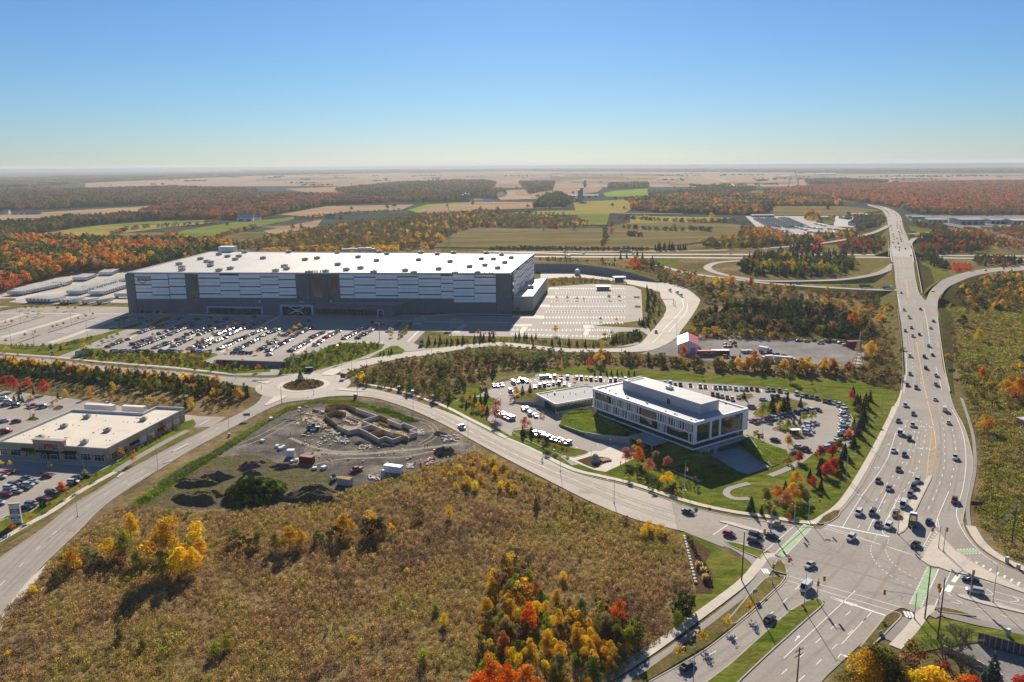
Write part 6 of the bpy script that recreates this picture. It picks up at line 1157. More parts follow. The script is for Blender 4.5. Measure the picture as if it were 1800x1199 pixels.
for q,c,h,sp in ((zE((1145,150)),'con',9,'con'),(zE((1210,140)),'con',8,'con'),(zE((1320,120)),'con',9,'con'),(zE((1375,150)),'con',10,'con'),(zE((1480,180)),'con',9,'con'),(zE((1085,170)),'con',6,'con'),(zE((950,195)),'dk',7,'dec'),(zE((1265,250)),'fire',12,'dec'),(zE((1330,260)),'rust',10,'dec'),(zE((1300,225)),'orange',12,'dec')):
    plant(q[0][0],q[0][1],h,sp,c,1,'below the highway')
wood(zC((370,715),(450,660),(560,645),(700,650),(765,690),(700,740),(560,755),(430,750)),1.6,(.7,1.5),[('shrub','brown',2),('shrub','tan',1),('shrub','olive',1),('shrub','green',.6)],'verge')
GOLD='at the left edge of the meadow'
for x,y,h,c,sp,w in ((300,990,15,'gold','dec',1.0),(318,1012,9,'yellow','dec',1.15),(285,1012,8,'lime','dec',1.2),(340,1005,8,'yellow','dec',1.0),(232,955,10,'yellow','dec',.8),(220,975,7.5,'lime','dec',1),(195,980,7,'yellow','dec',1.2),(130,1000,7,'gold','dec',1.2),(118,992,5,'lime','shrub',1.1),(150,985,4,'olive','shrub',1.2),(215,1000,4,'rust','shrub',1.3),(240,995,5,'lime','dec',1.2),(345,955,8,'yellow','tall',1.4),(352,978,6,'gold','dec',1.1),(330,975,6,'lime','dec',1),(260,985,6,'gold','shrub',1.2),(170,990,3.5,'green','shrub',1.3)):plant(x,y,h,sp,c,w,GOLD)
for x,y,h,c,sp,w in ((510,965,7.5,'gold','dec',1.2),(485,968,6,'olive','dec',1.2),(530,962,6,'gold','dec',1),(455,960,5,'olive','dec',1.2),(605,945,8,'gold','dec',1.2),(590,948,5,'dk','shrub',1.2),(650,945,7,'dk','shrub',.9),(668,940,6,'dk','dec',1.2),(655,938,8,'gold','tall',1.2),(690,938,4,'gold','sap',1.2),(735,912,4,'olive','shrub',1.2),(790,910,5,'gold','tall',1),(942,895,5.5,'olive','con',1),(410,955,5,'olive','shrub',1.2),(430,965,4,'dk','shrub',1.2),(560,955,4,'green','shrub',1.2)):plant(x,y,h,sp,c,w,'in the middle of the meadow')
for x,y,h,c in ((810,830,3,'yellow'),(790,838,2.5,'yellow'),(830,835,3.2,'yellow'),(850,822,3,'yellow'),(868,818,4,'yellow'),(822,855,4.5,'yellow'),(836,862,4,'yellow'),(802,860,3,'yellow'),(880,860,3.6,'yellow'),(893,858,3.6,'yellow'),(905,865,3,'yellow'),(778,835,2.5,'gold'),(870,835,3.6,'yellow'),(885,822,3,'yellow'),(845,845,3,'gold'),(1140,935,4,'yellow'),(1132,945,3.6,'yellow'),(1160,942,4.2,'yellow'),(715,1010,2.2,'yellow'),(750,845,2,'red'),(380,1150,4,'lime'),(400,1140,4,'lime'),(250,1140,3,'olive'),(287,1150,2.5,'lime'),(60,1045,3,'yellow'),(15,1155,2,'yellow'),(745,1165,4,'lime'),(780,1100,3.5,'yellow'),(765,1075,3,'lime'),(990,1020,3,'yellow'),(620,1130,2,'yellow'),(660,955,2,'gold'),(210,1125,4,'olive')):plant(x,y,h,'sap' if h<3 else 'tall',c,1.5,'scattered in the meadow')
plant(905,995,6.5,'bare','grey',1.2,'in the meadow');plant(930,1000,4.5,'bare','grey',1.2,'in the meadow')
wood([(835,1225),(845,1110),(862,1020),(885,1000),(925,1010),(960,1065),(1010,1085),(1060,1080),(1120,1085),(1140,1120),(1085,1175),(1040,1225)],3.7,(3.4,7.2),[('dec','gold',3),('dec','yellow',1.6),('bare','grey',.7),('dec','tan',.8),('dec','lime',2),('dec','olive',1.6),('dec','green',.6),('tall','gold',1.4),('shrub','gold',1),('shrub','brown',1),('shrub','olive',1.2),('dec','ember',.4)],'in the grove at the bottom of the meadow',True,(.75,1.05))
for x,y,h,c,sp,w in ((862,1245,12.5,'fire','dec',.9),(893,1238,10,'fire','dec',.9),(838,1238,7,'fire','dec',.9),(925,1240,10,'orange','dec',1),(1088,1100,8,'fire','dec',.9),(1120,1120,6,'olive','dec',1),(1105,1140,6,'lime','dec',1),(1195,1090,6,'dk','shrub',1.2),(1205,1075,5,'dk','shrub',1.3),(1190,1105,5,'lime','dec',1),(1065,1120,7,'tan','dec',.9),(930,1115,9,'fire','dec',.7)):plant(x,y,h,sp,c,w,'in the grove at the bottom of the meadow')
for x,y,h,c,sp,w in ((1532,1240,15,'olive','dec',1.25),(1515,1245,14,'gold','dec',1.1),(1555,1235,12,'olive','dec',1.2),(1630,1262,12,'yellow','dec',1.3),(1605,1255,11,'yellow','dec',1.2),(1655,1260,10,'gold','dec',1.2),(1585,1205,8,'tan','bare',1),(1610,1185,8,'rust','shrub',.9),(1475,1262,9,'fire','dec',1.1),(1700,1262,10,'fire','dec',1.2),(1690,1190,7,'grey','bare',1.2),(1660,1165,8,'grey','bare',1.3),(1690,1150,8,'grey','bare',1.2),(1742,1207,9.5,'blue','con',1.1),(1722,1238,9,'blue','con',1.2),(1752,1245,7,'blue','con',1.2),(1795,1250,9,'red','dec',1.1),(1787,1215,3,'rust','shrub',1),(1650,1200,6,'rust','shrub',1)):plant(x,y,h,sp,c,w,'at the lower right corner')
for x,y,h,c in ((1315,1082,4.5,'gold'),(1278,1105,4.5,'gold'),(1235,1133,4.5,'gold'),(1192,1158,4.5,'gold'),(1195,1092,3,'lime')):plant(x,y,h,'sap',c,1,'on the verge beside the cycle path')
wood([(60,1190),(100,1050),(250,1030),(420,985),(600,960),(800,930),(1000,920),(1170,950),(1200,1060),(1130,1100),(980,1040),(860,990),(820,1190)],10,(.8,1.7),[('shrub','brown',2),('shrub','tan',1.6),('shrub','olive',1.6),('shrub','umber',1.4),('shrub','lime',.3),('shrub','rust',.4)],'verge')
wood([(240,900),(440,905),(620,870),(760,830),(830,800),(960,850),(1100,920),(900,930),(700,940),(450,960),(250,960)],7.5,(.8,1.8),[('shrub','brown',2),('shrub','gold',.7),('shrub','tan',1.6),('shrub','olive',2),('shrub','umber',1.4)],'verge')
wood([(740,826),(833,795),(960,852),(1110,918),(1185,938),(1180,955),(1050,915),(900,870),(800,850)],6.0,(1.2,3.0),[('shrub','yellow',1.2),('shrub','gold',1.4),('shrub','lime',.8),('shrub','brown',1),('shrub','olive',1)],'verge')
wood([(1672,522),(1700,500),(1750,487),(1820,482),(1830,548),(1760,550),(1690,548)],8,(4.5,8),[('decl','dk',2),('decl','gold',1.2),('shrub','olive',2),('decl','tan',1),('decl','yellow',.5),('shrub','brown',1.5)],'the brush right of the arterial road')
wood([(1680,550),(1830,550),(1830,650),(1700,650),(1675,600)],15,(1.8,4.5),[('shrub','olive',2),('shrub','lime',1),('shrub','brown',1.5),('decl','gold',.5),('decl','dk',.6)],'the brush right of the arterial road')
wood([(1690,645),(1830,645),(1830,725),(1720,715),(1705,690)],9.5,(2.5,5),[('decl','gold',.8),('shrub','tan',1.2),('shrub','brown',2),('shrub','olive',2)],'the brush right of the arterial road')
wood([(1715,720),(1740,720),(1800,800),(1830,990),(1775,980),(1735,940),(1715,900),(1722,840),(1720,780)],6.5,(1.0,2.4),[('shrub','olive',2),('shrub','lime',1.4),('shrub','tan',1),('shrub','gold',.5),('shrub','brown',1)],'verge')
wood([(1655,570),(1670,600),(1690,690),(1712,735),(1722,735),(1705,690),(1690,640),(1675,560)],5,(1.5,3.4),[('shrub','brown',2),('shrub','olive',1),('shrub','tan',1)],'verge')
for x,y,h,c in ((1720,600,8,'yellow'),(1692,575,9,'dk'),(1730,758,8,'gold'),(1665,632,4,'gold'),(1725,668,7,'orange'),(1790,705,12,'orange'),(1775,690,10,'gold'),(1760,545,9,'yellow')):plant(x,y,h,'dec',c,1.2,'in the brush right of the arterial road')
OG='in the office garden'
for q,c,h,sp in ((zM((600,330)),'pink',6.5,'dec'),(zM((730,330)),'orange',7,'dec'),(zM((735,215)),'gold',6,'dec'),(zM((840,430)),'pink',6,'dec'),(zM((920,320)),'tan',5,'dec'),(zM((1040,380)),'pink',5,'dec'),(zM((1045,560)),'yellow',6,'dec'),(zM((1115,660)),'fire',2.2,'sap'),(zM((1465,780)),'fire',2.2,'sap'),(zM((870,620)),'green',3,'shrub'),(zM((640,520)),'lime',3,'shrub'),(zM((900,230)),'olive',3,'sap'),(zK((870,160)),'olive',6,'dec'),(zK((1080,195)),'pink',6,'dec'),(zK((990,95)),'orange',5,'dec'),(zK((720,230)),'con',6,'con'),(zK((830,260)),'con',3.5,'con'),(zK((1150,130)),'gold',7,'dec'),(zK((1235,110)),'brown',6,'dec'),(zK((1110,310)),'red',2,'shrub'),(zQ((85,245)),'con',5,'con'),(zQ((140,215)),'gold',6,'dec'),(zQ((165,255)),'con',4.5,'con'),(zQ((210,190)),'con',5,'con'),(zQ((255,160)),'con',4.5,'con'),(zQ((225,220)),'red',4.5,'dec'),(zQ((300,165)),'red',6,'dec'),(zQ((320,135)),'red',5,'dec'),(zQ((265,230)),'con',5,'con'),(zQ((365,130)),'con',5,'con'),(zQ((155,95)),'red',4.5,'dec'),(zQ((325,60)),'red',5,'dec'),(zQ((262,70)),'rust',5,'dec'),(zQ((385,60)),'con',6,'con'),(zQ((100,100)),'rust',3,'shrub'),
                    (zH((870,1030)),'red',4.5,'dec'),(zH((750,880)),'gold',5.5,'dec'),(zH((1090,990)),'red',4.5,'dec'),(zH((1215,970)),'red',4.5,'dec'),(zH((1400,800)),'fire',5,'dec'),(zH((1410,385)),'red',5,'dec'),(zH((1435,340)),'con',6,'con'),(zH((1500,500)),'con',9,'con'),(zH((1565,460)),'con',8.5,'con'),(zH((1615,390)),'con',6,'con'),(zH((1475,440)),'con',7,'con'),(zH((1525,670)),'blue',8.5,'con'),(zH((1490,760)),'blue',8,'con'),(zH((1440,690)),'blue',6,'con'),(zH((1545,600)),'con',7,'con'),(zH((1490,530)),'brown',5,'dec'),(zH((1440,890)),'con',6,'con'),(zH((1290,930)),'olive',6,'dec'),(zH((1300,1090)),'con',6,'con'),(zH((1350,1000)),'con',6,'con'),(zH((1085,1110)),'con',5,'con'),(zH((1240,1110)),'fire',5,'dec'),(zH((1140,1180)),'red',5,'dec'),(zH((980,1199)),'con',4,'con'),
                    (zH((480,550)),'lime',7,'dec'),(zH((580,500)),'con',9,'con'),(zH((735,490)),'con',9.5,'con'),(zH((700,500)),'dk',8,'con'),(zH((660,500)),'yellow',4.5,'dec'),(zH((880,450)),'dk',5.5,'con'),(zH((640,440)),'dk',6,'dec'),(zH((910,600)),'lime',4.5,'dec'),(zH((1000,590)),'lime',4.5,'dec'),(zH((740,690)),'lime',5,'dec'),(zH((665,670)),'lime',4,'dec'),(zH((810,630)),'green',3.5,'con'),(zH((875,630)),'green',3.5,'con'),(zH((285,360)),'con',5,'con'),(zH((410,785)),'rust',3.5,'shrub'),(zH((455,800)),'dk',3,'shrub'),(zH((1000,250)),'olive',3,'sap'),(zH((770,205)),'olive',5,'sap'),
                    (z7((90,940)),'pink',6,'dec'),(z7((75,985)),'con',5,'con'),(z7((135,985)),'con',5,'con'),(z7((240,1080)),'con',6,'tall'),(z7((300,1100)),'rust',4,'sap'),(z7((345,1060)),'pink',3.5,'sap'),(z7((385,1120)),'red',3,'sap'),(z7((215,1050)),'orange',3,'sap'),(z7((185,1000)),'pink',3.5,'sap'),(zD((1270,1180)),'pink',10,'tall'),(zD((1085,1090)),'yellow',4.5,'dec'),(zD((1000,1000)),'orange',4,'dec'),(zD((1050,1000)),'con',5,'con'),(zD((1110,1010)),'con',5,'con'),(zD((920,1020)),'rust',4,'dec'),(zD((1160,1000)),'dk',5,'con'),(zD((1030,1090)),'rust',4,'dec'),(zD((1130,1120)),'orange',4,'dec'),(zD((1180,1130)),'con',5,'con'),(zD((960,1060)),'con',4,'con'),(zD((1170,950)),'con',6,'con'),(zD((1485,930)),'gold',5,'dec'),(zD((1550,910)),'dk',5,'con'),(zD((1630,890)),'dk',5,'con'),(zD((1440,990)),'rust',3.5,'shrub'),(zD((1760,1150)),'lime',2.6,'shrub'),(zD((1240,720)),'dk',7,'con')):
    plant(q[0][0],q[0][1],h,sp,c,1.15,OG)
row(z7((590,560),(680,560),(800,555),(850,560)),8,3.4,'con','con','on the lawn behind the office')
for q,c,h in ((z7((310,610)),'fire',3.5),(z7((345,590)),'red',3.5),(z7((440,600)),'orange',3),(z7((520,615)),'orange',3.5),(z7((1338,590)),'olive',3),(zD((1490,520)),'gold',3.2)):plant(q[0][0],q[0][1],h,'sap',c,1.3,'among the cars behind the office')
wood(zM((620,420),(900,330),(1350,520),(1500,620),(1250,690),(900,590)),5.0,(1.2,2.6),[('shrub','dk',2),('shrub','olive',1),('shrub','rust',.6),('shrub','green',1)],'verge')
wood(zM((1300,190),(1780,400),(1500,500),(1100,300)),4.0,(.8,1.8),[('shrub','dk',2),('shrub','green',1),('shrub','olive',.6)],'verge')
wood(zH((1010,960),(1300,860),(1540,560),(1600,700),(1330,1180),(1010,1190)),6.5,(1.4,3.6),[('shrub','dk',1),('decl','rust',.8),('conl','con',1.4),('decl','ember',.6),('shrub','olive',1)],'verge')
wood(zK((700,60),(1250,20),(1500,60),(1300,250),(900,200)),6.5,(1.2,3),[('shrub','dk',1),('decl','rust',.8),('conl','con',1.2),('shrub','olive',1)],'verge')
wood(z5((800,770),(850,660),(1060,590),(1280,680),(1250,900),(1080,900)),2.6,(.35,.9),[('shrub','olive',1),('shrub','lime',1),('shrub','green',1)],'verge')
for q,c,h,sp in ((zF((1160,680)),'gold',5,'sap'),(zF((1275,735)),'orange',4,'sap'),(zF((1460,515)),'orange',3.5,'sap'),(zF((1580,450)),'orange',3.2,'sap'),(zF((590,1010)),'fire',4,'dec'),(zF((770,1000)),'pink',3.4,'sap'),(zF((640,1065)),'pink',3.4,'sap'),(zF((815,870)),'lime',3.6,'sap'),(zF((720,940)),'dk',3,'con'),(zF((480,1170)),'rust',3,'sap'),(zF((430,1150)),'dk',3,'con'),(zF((930,890)),'olive',3,'sap'),(zF((20,765)),'yellow',3,'sap'),(zF((95,770)),'yellow',3,'sap'),(zF((478,790)),'yellow',3.6,'sap'),(zF((1725,400)),'rust',2.4,'sap'),(zF((300,1290)),'orange',3.4,'sap'),(zF((130,1390)),'orange',3.4,'sap'),(zF((395,1150)),'con',3,'con')):
    plant(q[0][0],q[0][1],h,sp,c,1.15,'in front of the retail building')
row(zF((1180,690),(1350,590),(1560,470),(1700,390)),26,1.3,'shrub',['olive','gold','dk','lime'],'verge',False,.4)
for x,y,h,c in ((75,399,16,'dk'),(97,398,14,'dk'),(123,402,18,'dk'),(25,399,12,'orange'),(550,390,13,'rust'),(600,388,13,'dk'),(1010,405,13,'rust'),(975,402,12,'red'),(955,406,11,'tan'),(985,400,11,'gold'),(1075,402,16,'rust'),(1095,393,13,'red'),(1075,412,10,'red'),(1490,386,17,'dk'),(1455,370,14,'dk'),(1462,388,11,'gold'),(1305,403,12,'brown'),(845,372,15,'rust'),(875,378,20,'brown'),(930,378,12,'dk'),(400,398,9,'dk'),(1135,384,12,'gold'),(1250,384,14,'gold'),(1185,405,12,'tan'),(515,405,13,'rust'),(530,405,13,'olive'),(710,395,9,'gold'),(1110,352,14,'dk'),(940,368,11,'con')):plant(x,y,h,'dec',c,1.1,'in the far fields')
row([(58,425),(75,424),(110,424),(130,430),(140,430),(225,428),(240,430)],9,9,'conl','con','in the far fields',True,4);row([(295,430),(335,432),(345,432),(410,430)],5,9,'conl','con','in the far fields',True,3)
ORD=['first','second','third','fourth','fifth','sixth','seventh','eighth','ninth','tenth','eleventh','twelfth','thirteenth','fourteenth','fifteenth','sixteenth','seventeenth','eighteenth','nineteenth','twentieth']
TENS=['','','twenty','thirty','forty','fifty','sixty','seventy','eighty','ninety']
def ordn(i):
    if i<20:return ORD[i]
    t,u=divmod(i+1,10);h=''
    if t >= 10:h='hundred and ';t-=10
    if t<2:return h+ORD[t*10+u-1]
    return h+((TENS[t][:-1]+'ieth') if u==0 else TENS[t]+'-'+ORD[u-1])
def hpx(p):
    d=math.hypot(p[0],p[1]);return 1400.0*p[2]*(.6+.4*p[5])/d
KINDS={'dec':('tree',290),'decl':('tree',290),'tall':('tree',290),'sap':('sapling',150),'con':('conifer',200),'conl':('conifer',200),'shrub':('shrub',60),'bare':('bush',20)}
pool={}
for i,p in enumerate(PLANTS):
    if p[3] in KINDS and p[6] not in ('verge','far','mid'):pool.setdefault(KINDS[p[3]][0],[]).append(i)
chosen=set()
for k,ids in pool.items():
    lim=[v[1] for v in KINDS.values() if v[0]==k][0];ids.sort(key=lambda i:(-int(PLANTS[i][7]),-hpx(PLANTS[i])));chosen.update(ids[:lim])
UP={'decl':'dec','conl':'con'}
inst=[]
for i in sorted(chosen):
    x,y,h,sp,col,w,place,one,_,_=PLANTS[i];big=hpx(PLANTS[i])>16;s2=UP.get(sp,sp) if big else sp
    kind=KINDS[sp][0];nm={'tree':'autumn_tree' if col not in ('green','dk','olive','willow') else 'leafy_tree','sapling':'sapling','conifer':'conifer','shrub':'shrub','bush':'bare_bush'}[kind]
    root=bpy.data.objects.new(nm,None);root.empty_display_size=.3;COL.objects.link(root);root.location=(x,y,.05);root.rotation_euler=(0,0,random.uniform(0,6.28));s=h/10.0;root.scale=(s*w,s*w,s)
    ms=SP[s2];c=obj('crown',ms[i % len(ms)],root);c['tint']=jit(C_[col],.12)
    tk=TR[TRK[s2]];obj('trunk',tk[i % len(tk)],root)
    root['category']={'tree':'tree','sapling':'tree','conifer':'conifer','shrub':'shrub','bush':'bush'}[kind];inst.append((root,kind,col,place,h,PX((x,y,0))))
FULL={'the wood beside the trailer yard':'in the wood beside the trailer yard','the loop ramp':'inside the loop ramp','the strip below the exit ramp':'in the strip below the exit ramp','the dark conifer stand':'in the dark stand above the gravel yard','the scrub behind the office':'in the scrub behind the office','the wood below the avenue':'in the wood below the avenue','the brush right of the arterial road':'in the brush right of the arterial road','the row of conifers beyond the highway':'in the row beyond the highway'}
gr={}
for t in inst:gr.setdefault((t[1],CW[t[2]],FULL.get(t[3],t[3])),[]).append(t)
for (kind,col,place),L_ in gr.items():
    L_.sort(key=lambda t:t[5][0]);word={'tree':'tree','sapling':'young tree','conifer':'conifer','shrub':'shrub','bush':'leafless bush'}[kind]
    for j,t in enumerate(L_):
        d=(col+' '+word) if kind != 'bush' else 'bare grey bush'
        t[0]['label']=('only '+d+' '+place) if len(L_)==1 else '%s %s, %s from the left' % (d,place,ordn(j));t[0]['group']={'tree':'trees','sapling':'young trees','conifer':'conifers','shrub':'shrubs','bush':'bare bushes'}[kind]+' '+place
names=list(SP.keys());flatm=[];start={}
for k in names:start[k]=len(flatm);flatm+=SP[k]
mass={}
for i,p in enumerate(PLANTS):
    if i in chosen:continue
    x,y,h,sp,col,w,place=p[:7];s=h/(12.0 if sp=='clump' else 10.0)
    key='woodland' if place=='far' else ('scrub' if place in ('verge',) else ('mixed_wood' if place=='mid' else 'thicket'))
    mass.setdefault(key,[]).append((x,y,-.1 if sp != 'clump' else -1.0,s*w*(1 if sp != 'clump' else 1.0),s,random.uniform(0,6.28),jit(C_[col],.34 if place=='far' else .2),start[sp]+random.randrange(len(SP[sp]))))
LAB={'woodland':'distant autumn woods and hedgerows between the far fields','scrub':'low shrubs and ground cover on the verges and banks','mixed_wood':'mixed autumn wood and scrub in the middle distance','thicket':'dense trees and shrubs filling the nearer woods'}
for k,v in mass.items():
    scatter(k,v,LAB[k],flatm);print('MASS',k,len(v))
print('INDIVIDUAL',{k:sum(1 for t in inst if t[1]==k) for k in pool})
def bush_tuft(n,seed,h,r,size):
    g=np.random.default_rng(seed);a=g.uniform(0,6.283,n);q=np.sqrt(g.random(n));z=h*(.25+.75*g.random(n))*(1-.45*q ** 2);pos=np.stack([r*q*np.cos(a),r*q*np.sin(a),z],1)
    nr=np.stack([q*np.cos(a)*.7,q*np.sin(a)*.7,np.full(n,.55)],1)+g.normal(size=(n,3))*.5;nr /= np.linalg.norm(nr,axis=1)[:,None];return leafmesh('tuft',pos,nr,size,g)
TUFT=[bush_tuft(58,200+i,.95,.75,.23) for i in range(3)]+[bush_tuft(44,210+i,.6,.62,.20) for i in range(2)]
def meadow(name,poly,spacing,cols,label,hs=(.7,1.3),ws=(.9,1.4),ns=18.0):
    P=W(poly);xs=[p.x for p in P];ys=[p.y for p in P];g=np.random.default_rng(5);nx=int((max(xs)-min(xs))/spacing);ny=int((max(ys)-min(ys))/spacing)
    X,Y=np.meshgrid(np.arange(nx)+.5,np.arange(ny)+.5);X=(X+g.uniform(-.5,.5,X.shape)).ravel()*spacing+min(xs);Y=(Y+g.uniform(-.5,.5,Y.shape)).ravel()*spacing+min(ys)
    k=inside(P,X,Y);X,Y=X[k],Y[k];f=(np.sin(X/ns+np.sin(Y/ns*.7)*1.5)+np.sin(Y/ns*.9+np.sin(X/ns*.6)*1.7)+.8*np.sin((X-Y)/ns*2.3)+.7*np.sin(X/ns*4.7+Y/ns*3.1))/5.5+.5+g.normal(0,.13,len(X))
    f=np.clip(f,0,.999);R=[];n=len(cols)
    for x,y,q in zip(X.tolist(),Y.tolist(),f.tolist()):
        e=.5+.5*math.sin(x/7.3+2*math.sin(y/11.0))*math.sin(y/5.9+1.7*math.sin(x/13.0));e2=.5+.5*math.sin(x/2.9+y/4.1)*math.sin(y/2.3-x/5.2);k0=.62+.45*e+.2*e2
        if e<.3 and random.random()<.45:continue
        c=cols[int(min(.999,max(0,q+random.gauss(0,.16)))*n)];a=random.random();j=random.uniform(.7,1.3);R.append((x,y,.0,random.uniform(*ws),random.uniform(*hs)*k0,a*6.28,(c[0]*j,c[1]*j,c[2]*j),int(a*5)))
    print('MEADOW',name,len(R));return scatter(name,R,label,TUFT)
MEAD=[(-10,1240),(-10,1096),(44,1040),(94,985),(155,928),(205,894),(240,889),(330,900),(440,895),(560,885),(620,860),(700,838),(760,819),(833,792),(870,812),(970,854),(1040,889),(1110,916),(1190,936),(1203,960),(1218,1040),(1210,1075),(1188,1105),(1128,1150),(1035,1240)]
meadow('dry_meadow',MEAD,1.0,[(.20,.12,.075),(.30,.18,.095),(.42,.255,.115),(.52,.33,.13),(.43,.305,.095),(.34,.265,.07),(.38,.315,.075)],'rough meadow of brown and olive weeds in the foreground',(.5,1.7),(.8,1.35))
meadow('weedy_bank',[(235,886),(290,842),(330,817),(370,798),(420,766),(470,735),(505,716),(560,703),(620,703),(690,721),(738,740),(722,744),(640,716),(560,708),(510,722),(470,743),(420,778),(370,811),(330,836),(295,860),(255,888)],.9,[(.08,.10,.02),(.14,.20,.025),(.20,.24,.03),(.26,.26,.05)],'bright green weeds along the fenced bank',(.5,.9))
meadow('brush_field',[(1662,540),(1700,520),(1800,500),(2000,560),(2000,1050),(1775,978),(1735,940),(1717,900),(1724,840),(1722,780),(1700,700),(1675,620)],1.9,[(.28,.185,.08),(.38,.27,.10),(.36,.29,.08),(.34,.31,.065),(.28,.29,.05)],'weedy brush land right of the arterial road',(1.2,2.2),(2,3),40)
meadow('roadside_weeds',[(1225,600),(1545,570),(1585,600),(1588,650),(1575,688),(1500,666),(1520,640),(1525,605),(1240,592)],2.2,[(.22,.145,.065),(.32,.23,.10),(.29,.24,.085),(.24,.22,.06)],'dry weeds beside the arterial road',(1,2),(2,3),30)
mb=MB();mb.box(0,29000,-1.5,118000,61000,150.0)
hz=mb.build('haze','paint_white');hz.data.materials.clear();hm=bpy.data.materials.new('haze');hm.use_nodes=True;ht=hm.node_tree;ht.nodes.clear()
hv=nn(ht,'ShaderNodeVolumePrincipled');hv.inputs['Color'].default_value=(.58,.63,.68,1);hv.inputs['Density'].default_value=HAZE_D;hv.inputs['Anisotropy'].default_value=.2
ho=nn(ht,'ShaderNodeOutputMaterial');ht.links.new(hv.outputs[0],ho.inputs['Volume']);hz.data.materials.append(hm);setting(hz,'stuff','thin pale haze in the air over the plain')
c=G(908,350);mb=MB()
for x,y,z,r,h in ((0,0,4,26,9),(-38,10,6,22,12),(30,-5,3,22,6),(-18,5,14,20,12),(-55,15,14,16,12)):mb.ball(c.x+x,c.y+y,z,r,14,h,12,8)
ds=mb.build('dust','paint_white');ds.data.materials.clear();dm=bpy.data.materials.new('dust');dm.use_nodes=True;dt=dm.node_tree;dt.nodes.clear();dv=nn(dt,'ShaderNodeVolumePrincipled');dv.inputs['Color'].default_value=(.9,.85,.78,1);dv.inputs['Density'].default_value=.016;do_=nn(dt,'ShaderNodeOutputMaterial');dt.links.new(dv.outputs[0],do_.inputs['Volume']);ds.data.materials.append(dm);setting(ds,'stuff','pale dust cloud drifting over the far tan field')
# ================================================================== VEHICLES
tint_mat('car_paint',.28,.5,.0,.6);glass_mat('car_glass',(.012,.014,.018),.05,.7)
mat('rubber',(.018,.018,.019),rough=.9,var=.1,scale=3,local=True,spec=.2);mat('rim',(.35,.35,.36),rough=.35,var=.05,scale=3,local=True,metal=.6)
mat('lamp_clear',(.75,.76,.78),rough=.2,var=.02,scale=3,local=True);mat('lamp_red',(.40,.012,.012),rough=.25,var=.02,scale=3,local=True);mat('load',(.22,.18,.13),var=.3,scale=1.5,local=True,rough=.95,spec=.1)
def loft(mb,st):
    k=len(mb.v);n=8;vs=[]
    for x,z0,z1,w,s in st:
        c=min(.12,(z1-z0)*.3);vs+=[(x,-w,z0+c),(x,-w+c,z0),(x,w-c,z0),(x,w,z0+c),(x,w,z1-c),(x,w-s,z1),(x,-w+s,z1),(x,-w,z1-c)]
    fs=[]
    for i in range(len(st)-1):
        a=i*n;fs+=[(a+j,a+(j+1) % n,a+n+(j+1) % n,a+n+j) for j in range(n)]
    fs+=[tuple(range(n))[::-1],tuple(range((len(st)-1)*n,len(st)*n))];mb.add(vs,[f[::-1] for f in fs]);return mb
def cabin(mb,x0,x1,t0,t1,zb,zt,wb,wt):
    b=[(x0,-wb,zb),(x1,-wb,zb),(x1,wb,zb),(x0,wb,zb)];t=[(t0,-wt,zt),(t1,-wt,zt),(t1,wt,zt),(t0,wt,zt)];mb.add(b+t,[(0,1,5,4),(1,2,6,5),(2,3,7,6),(3,0,4,7),(4,5,6,7)]);return mb
def roof_plate(mb,t0,t1,zt,wt):
    mb.prism([(t0-.06,-wt-.02),(t1+.08,-wt-.02),(t1+.08,wt+.02),(t0-.06,wt+.02)],zt-.03,zt+.05)
    for x in (t0-.02,t1+.02):pass
    return mb
CARS={
 'sedan':dict(L=4.75,body=[(-2.36,.42,.86,.74,.1),(-2.22,.26,.98,.86,.14),(-1.2,.22,1.0,.91,.10),(.9,.22,.98,.91,.10),(1.9,.24,.86,.89,.14),(2.28,.28,.74,.82,.14),(2.38,.38,.62,.70,.1)],cab=(-1.85,1.1,-1.05,.25,.97,1.44,.83,.62),wheels=(1.42,-1.36),r=.33,wd=.80),
 'hatchback':dict(L=4.3,body=[(-2.12,.42,.95,.76,.1),(-2.02,.26,1.02,.86,.12),(-1.0,.22,1.02,.89,.10),(.85,.22,1.0,.89,.10),(1.75,.24,.88,.86,.14),(2.08,.3,.72,.76,.12)],cab=(-2.0,1.1,-1.6,.35,1.0,1.5,.82,.62),wheels=(1.3,-1.28),r=.33,wd=.78),
 'suv':dict(L=4.75,body=[(-2.32,.48,1.05,.82,.1),(-2.24,.32,1.12,.92,.12),(-1.2,.28,1.12,.95,.10),(1.0,.28,1.10,.95,.10),(1.95,.3,1.0,.93,.14),(2.3,.36,.84,.84,.14)],cab=(-2.22,1.2,-1.95,.45,1.1,1.72,.88,.70),wheels=(1.45,-1.4),r=.38,wd=.84),
 'pickup':dict(L=5.8,body=[(-2.85,.55,1.1,.92,.05),(-2.8,.4,1.12,.97,.05),(1.2,.38,1.14,.97,.08),(2.3,.4,1.08,.96,.14),(2.78,.45,.92,.9,.14)],cab=(-.85,1.5,-.55,.85,1.12,1.86,.90,.74),wheels=(1.85,-1.75),r=.42,wd=.86),
 'van':dict(L=5.6,body=[(-2.75,.45,1.0,.95,.05),(-2.7,.35,1.15,.99,.05),(1.2,.32,1.15,.99,.08),(2.2,.36,1.05,.96,.14),(2.7,.42,.85,.88,.14)],cab=(-2.7,2.1,-2.62,1.25,1.13,2.25,.96,.88),wheels=(1.75,-1.7),r=.38,wd=.86)}
PROTO={};PROTO1={}
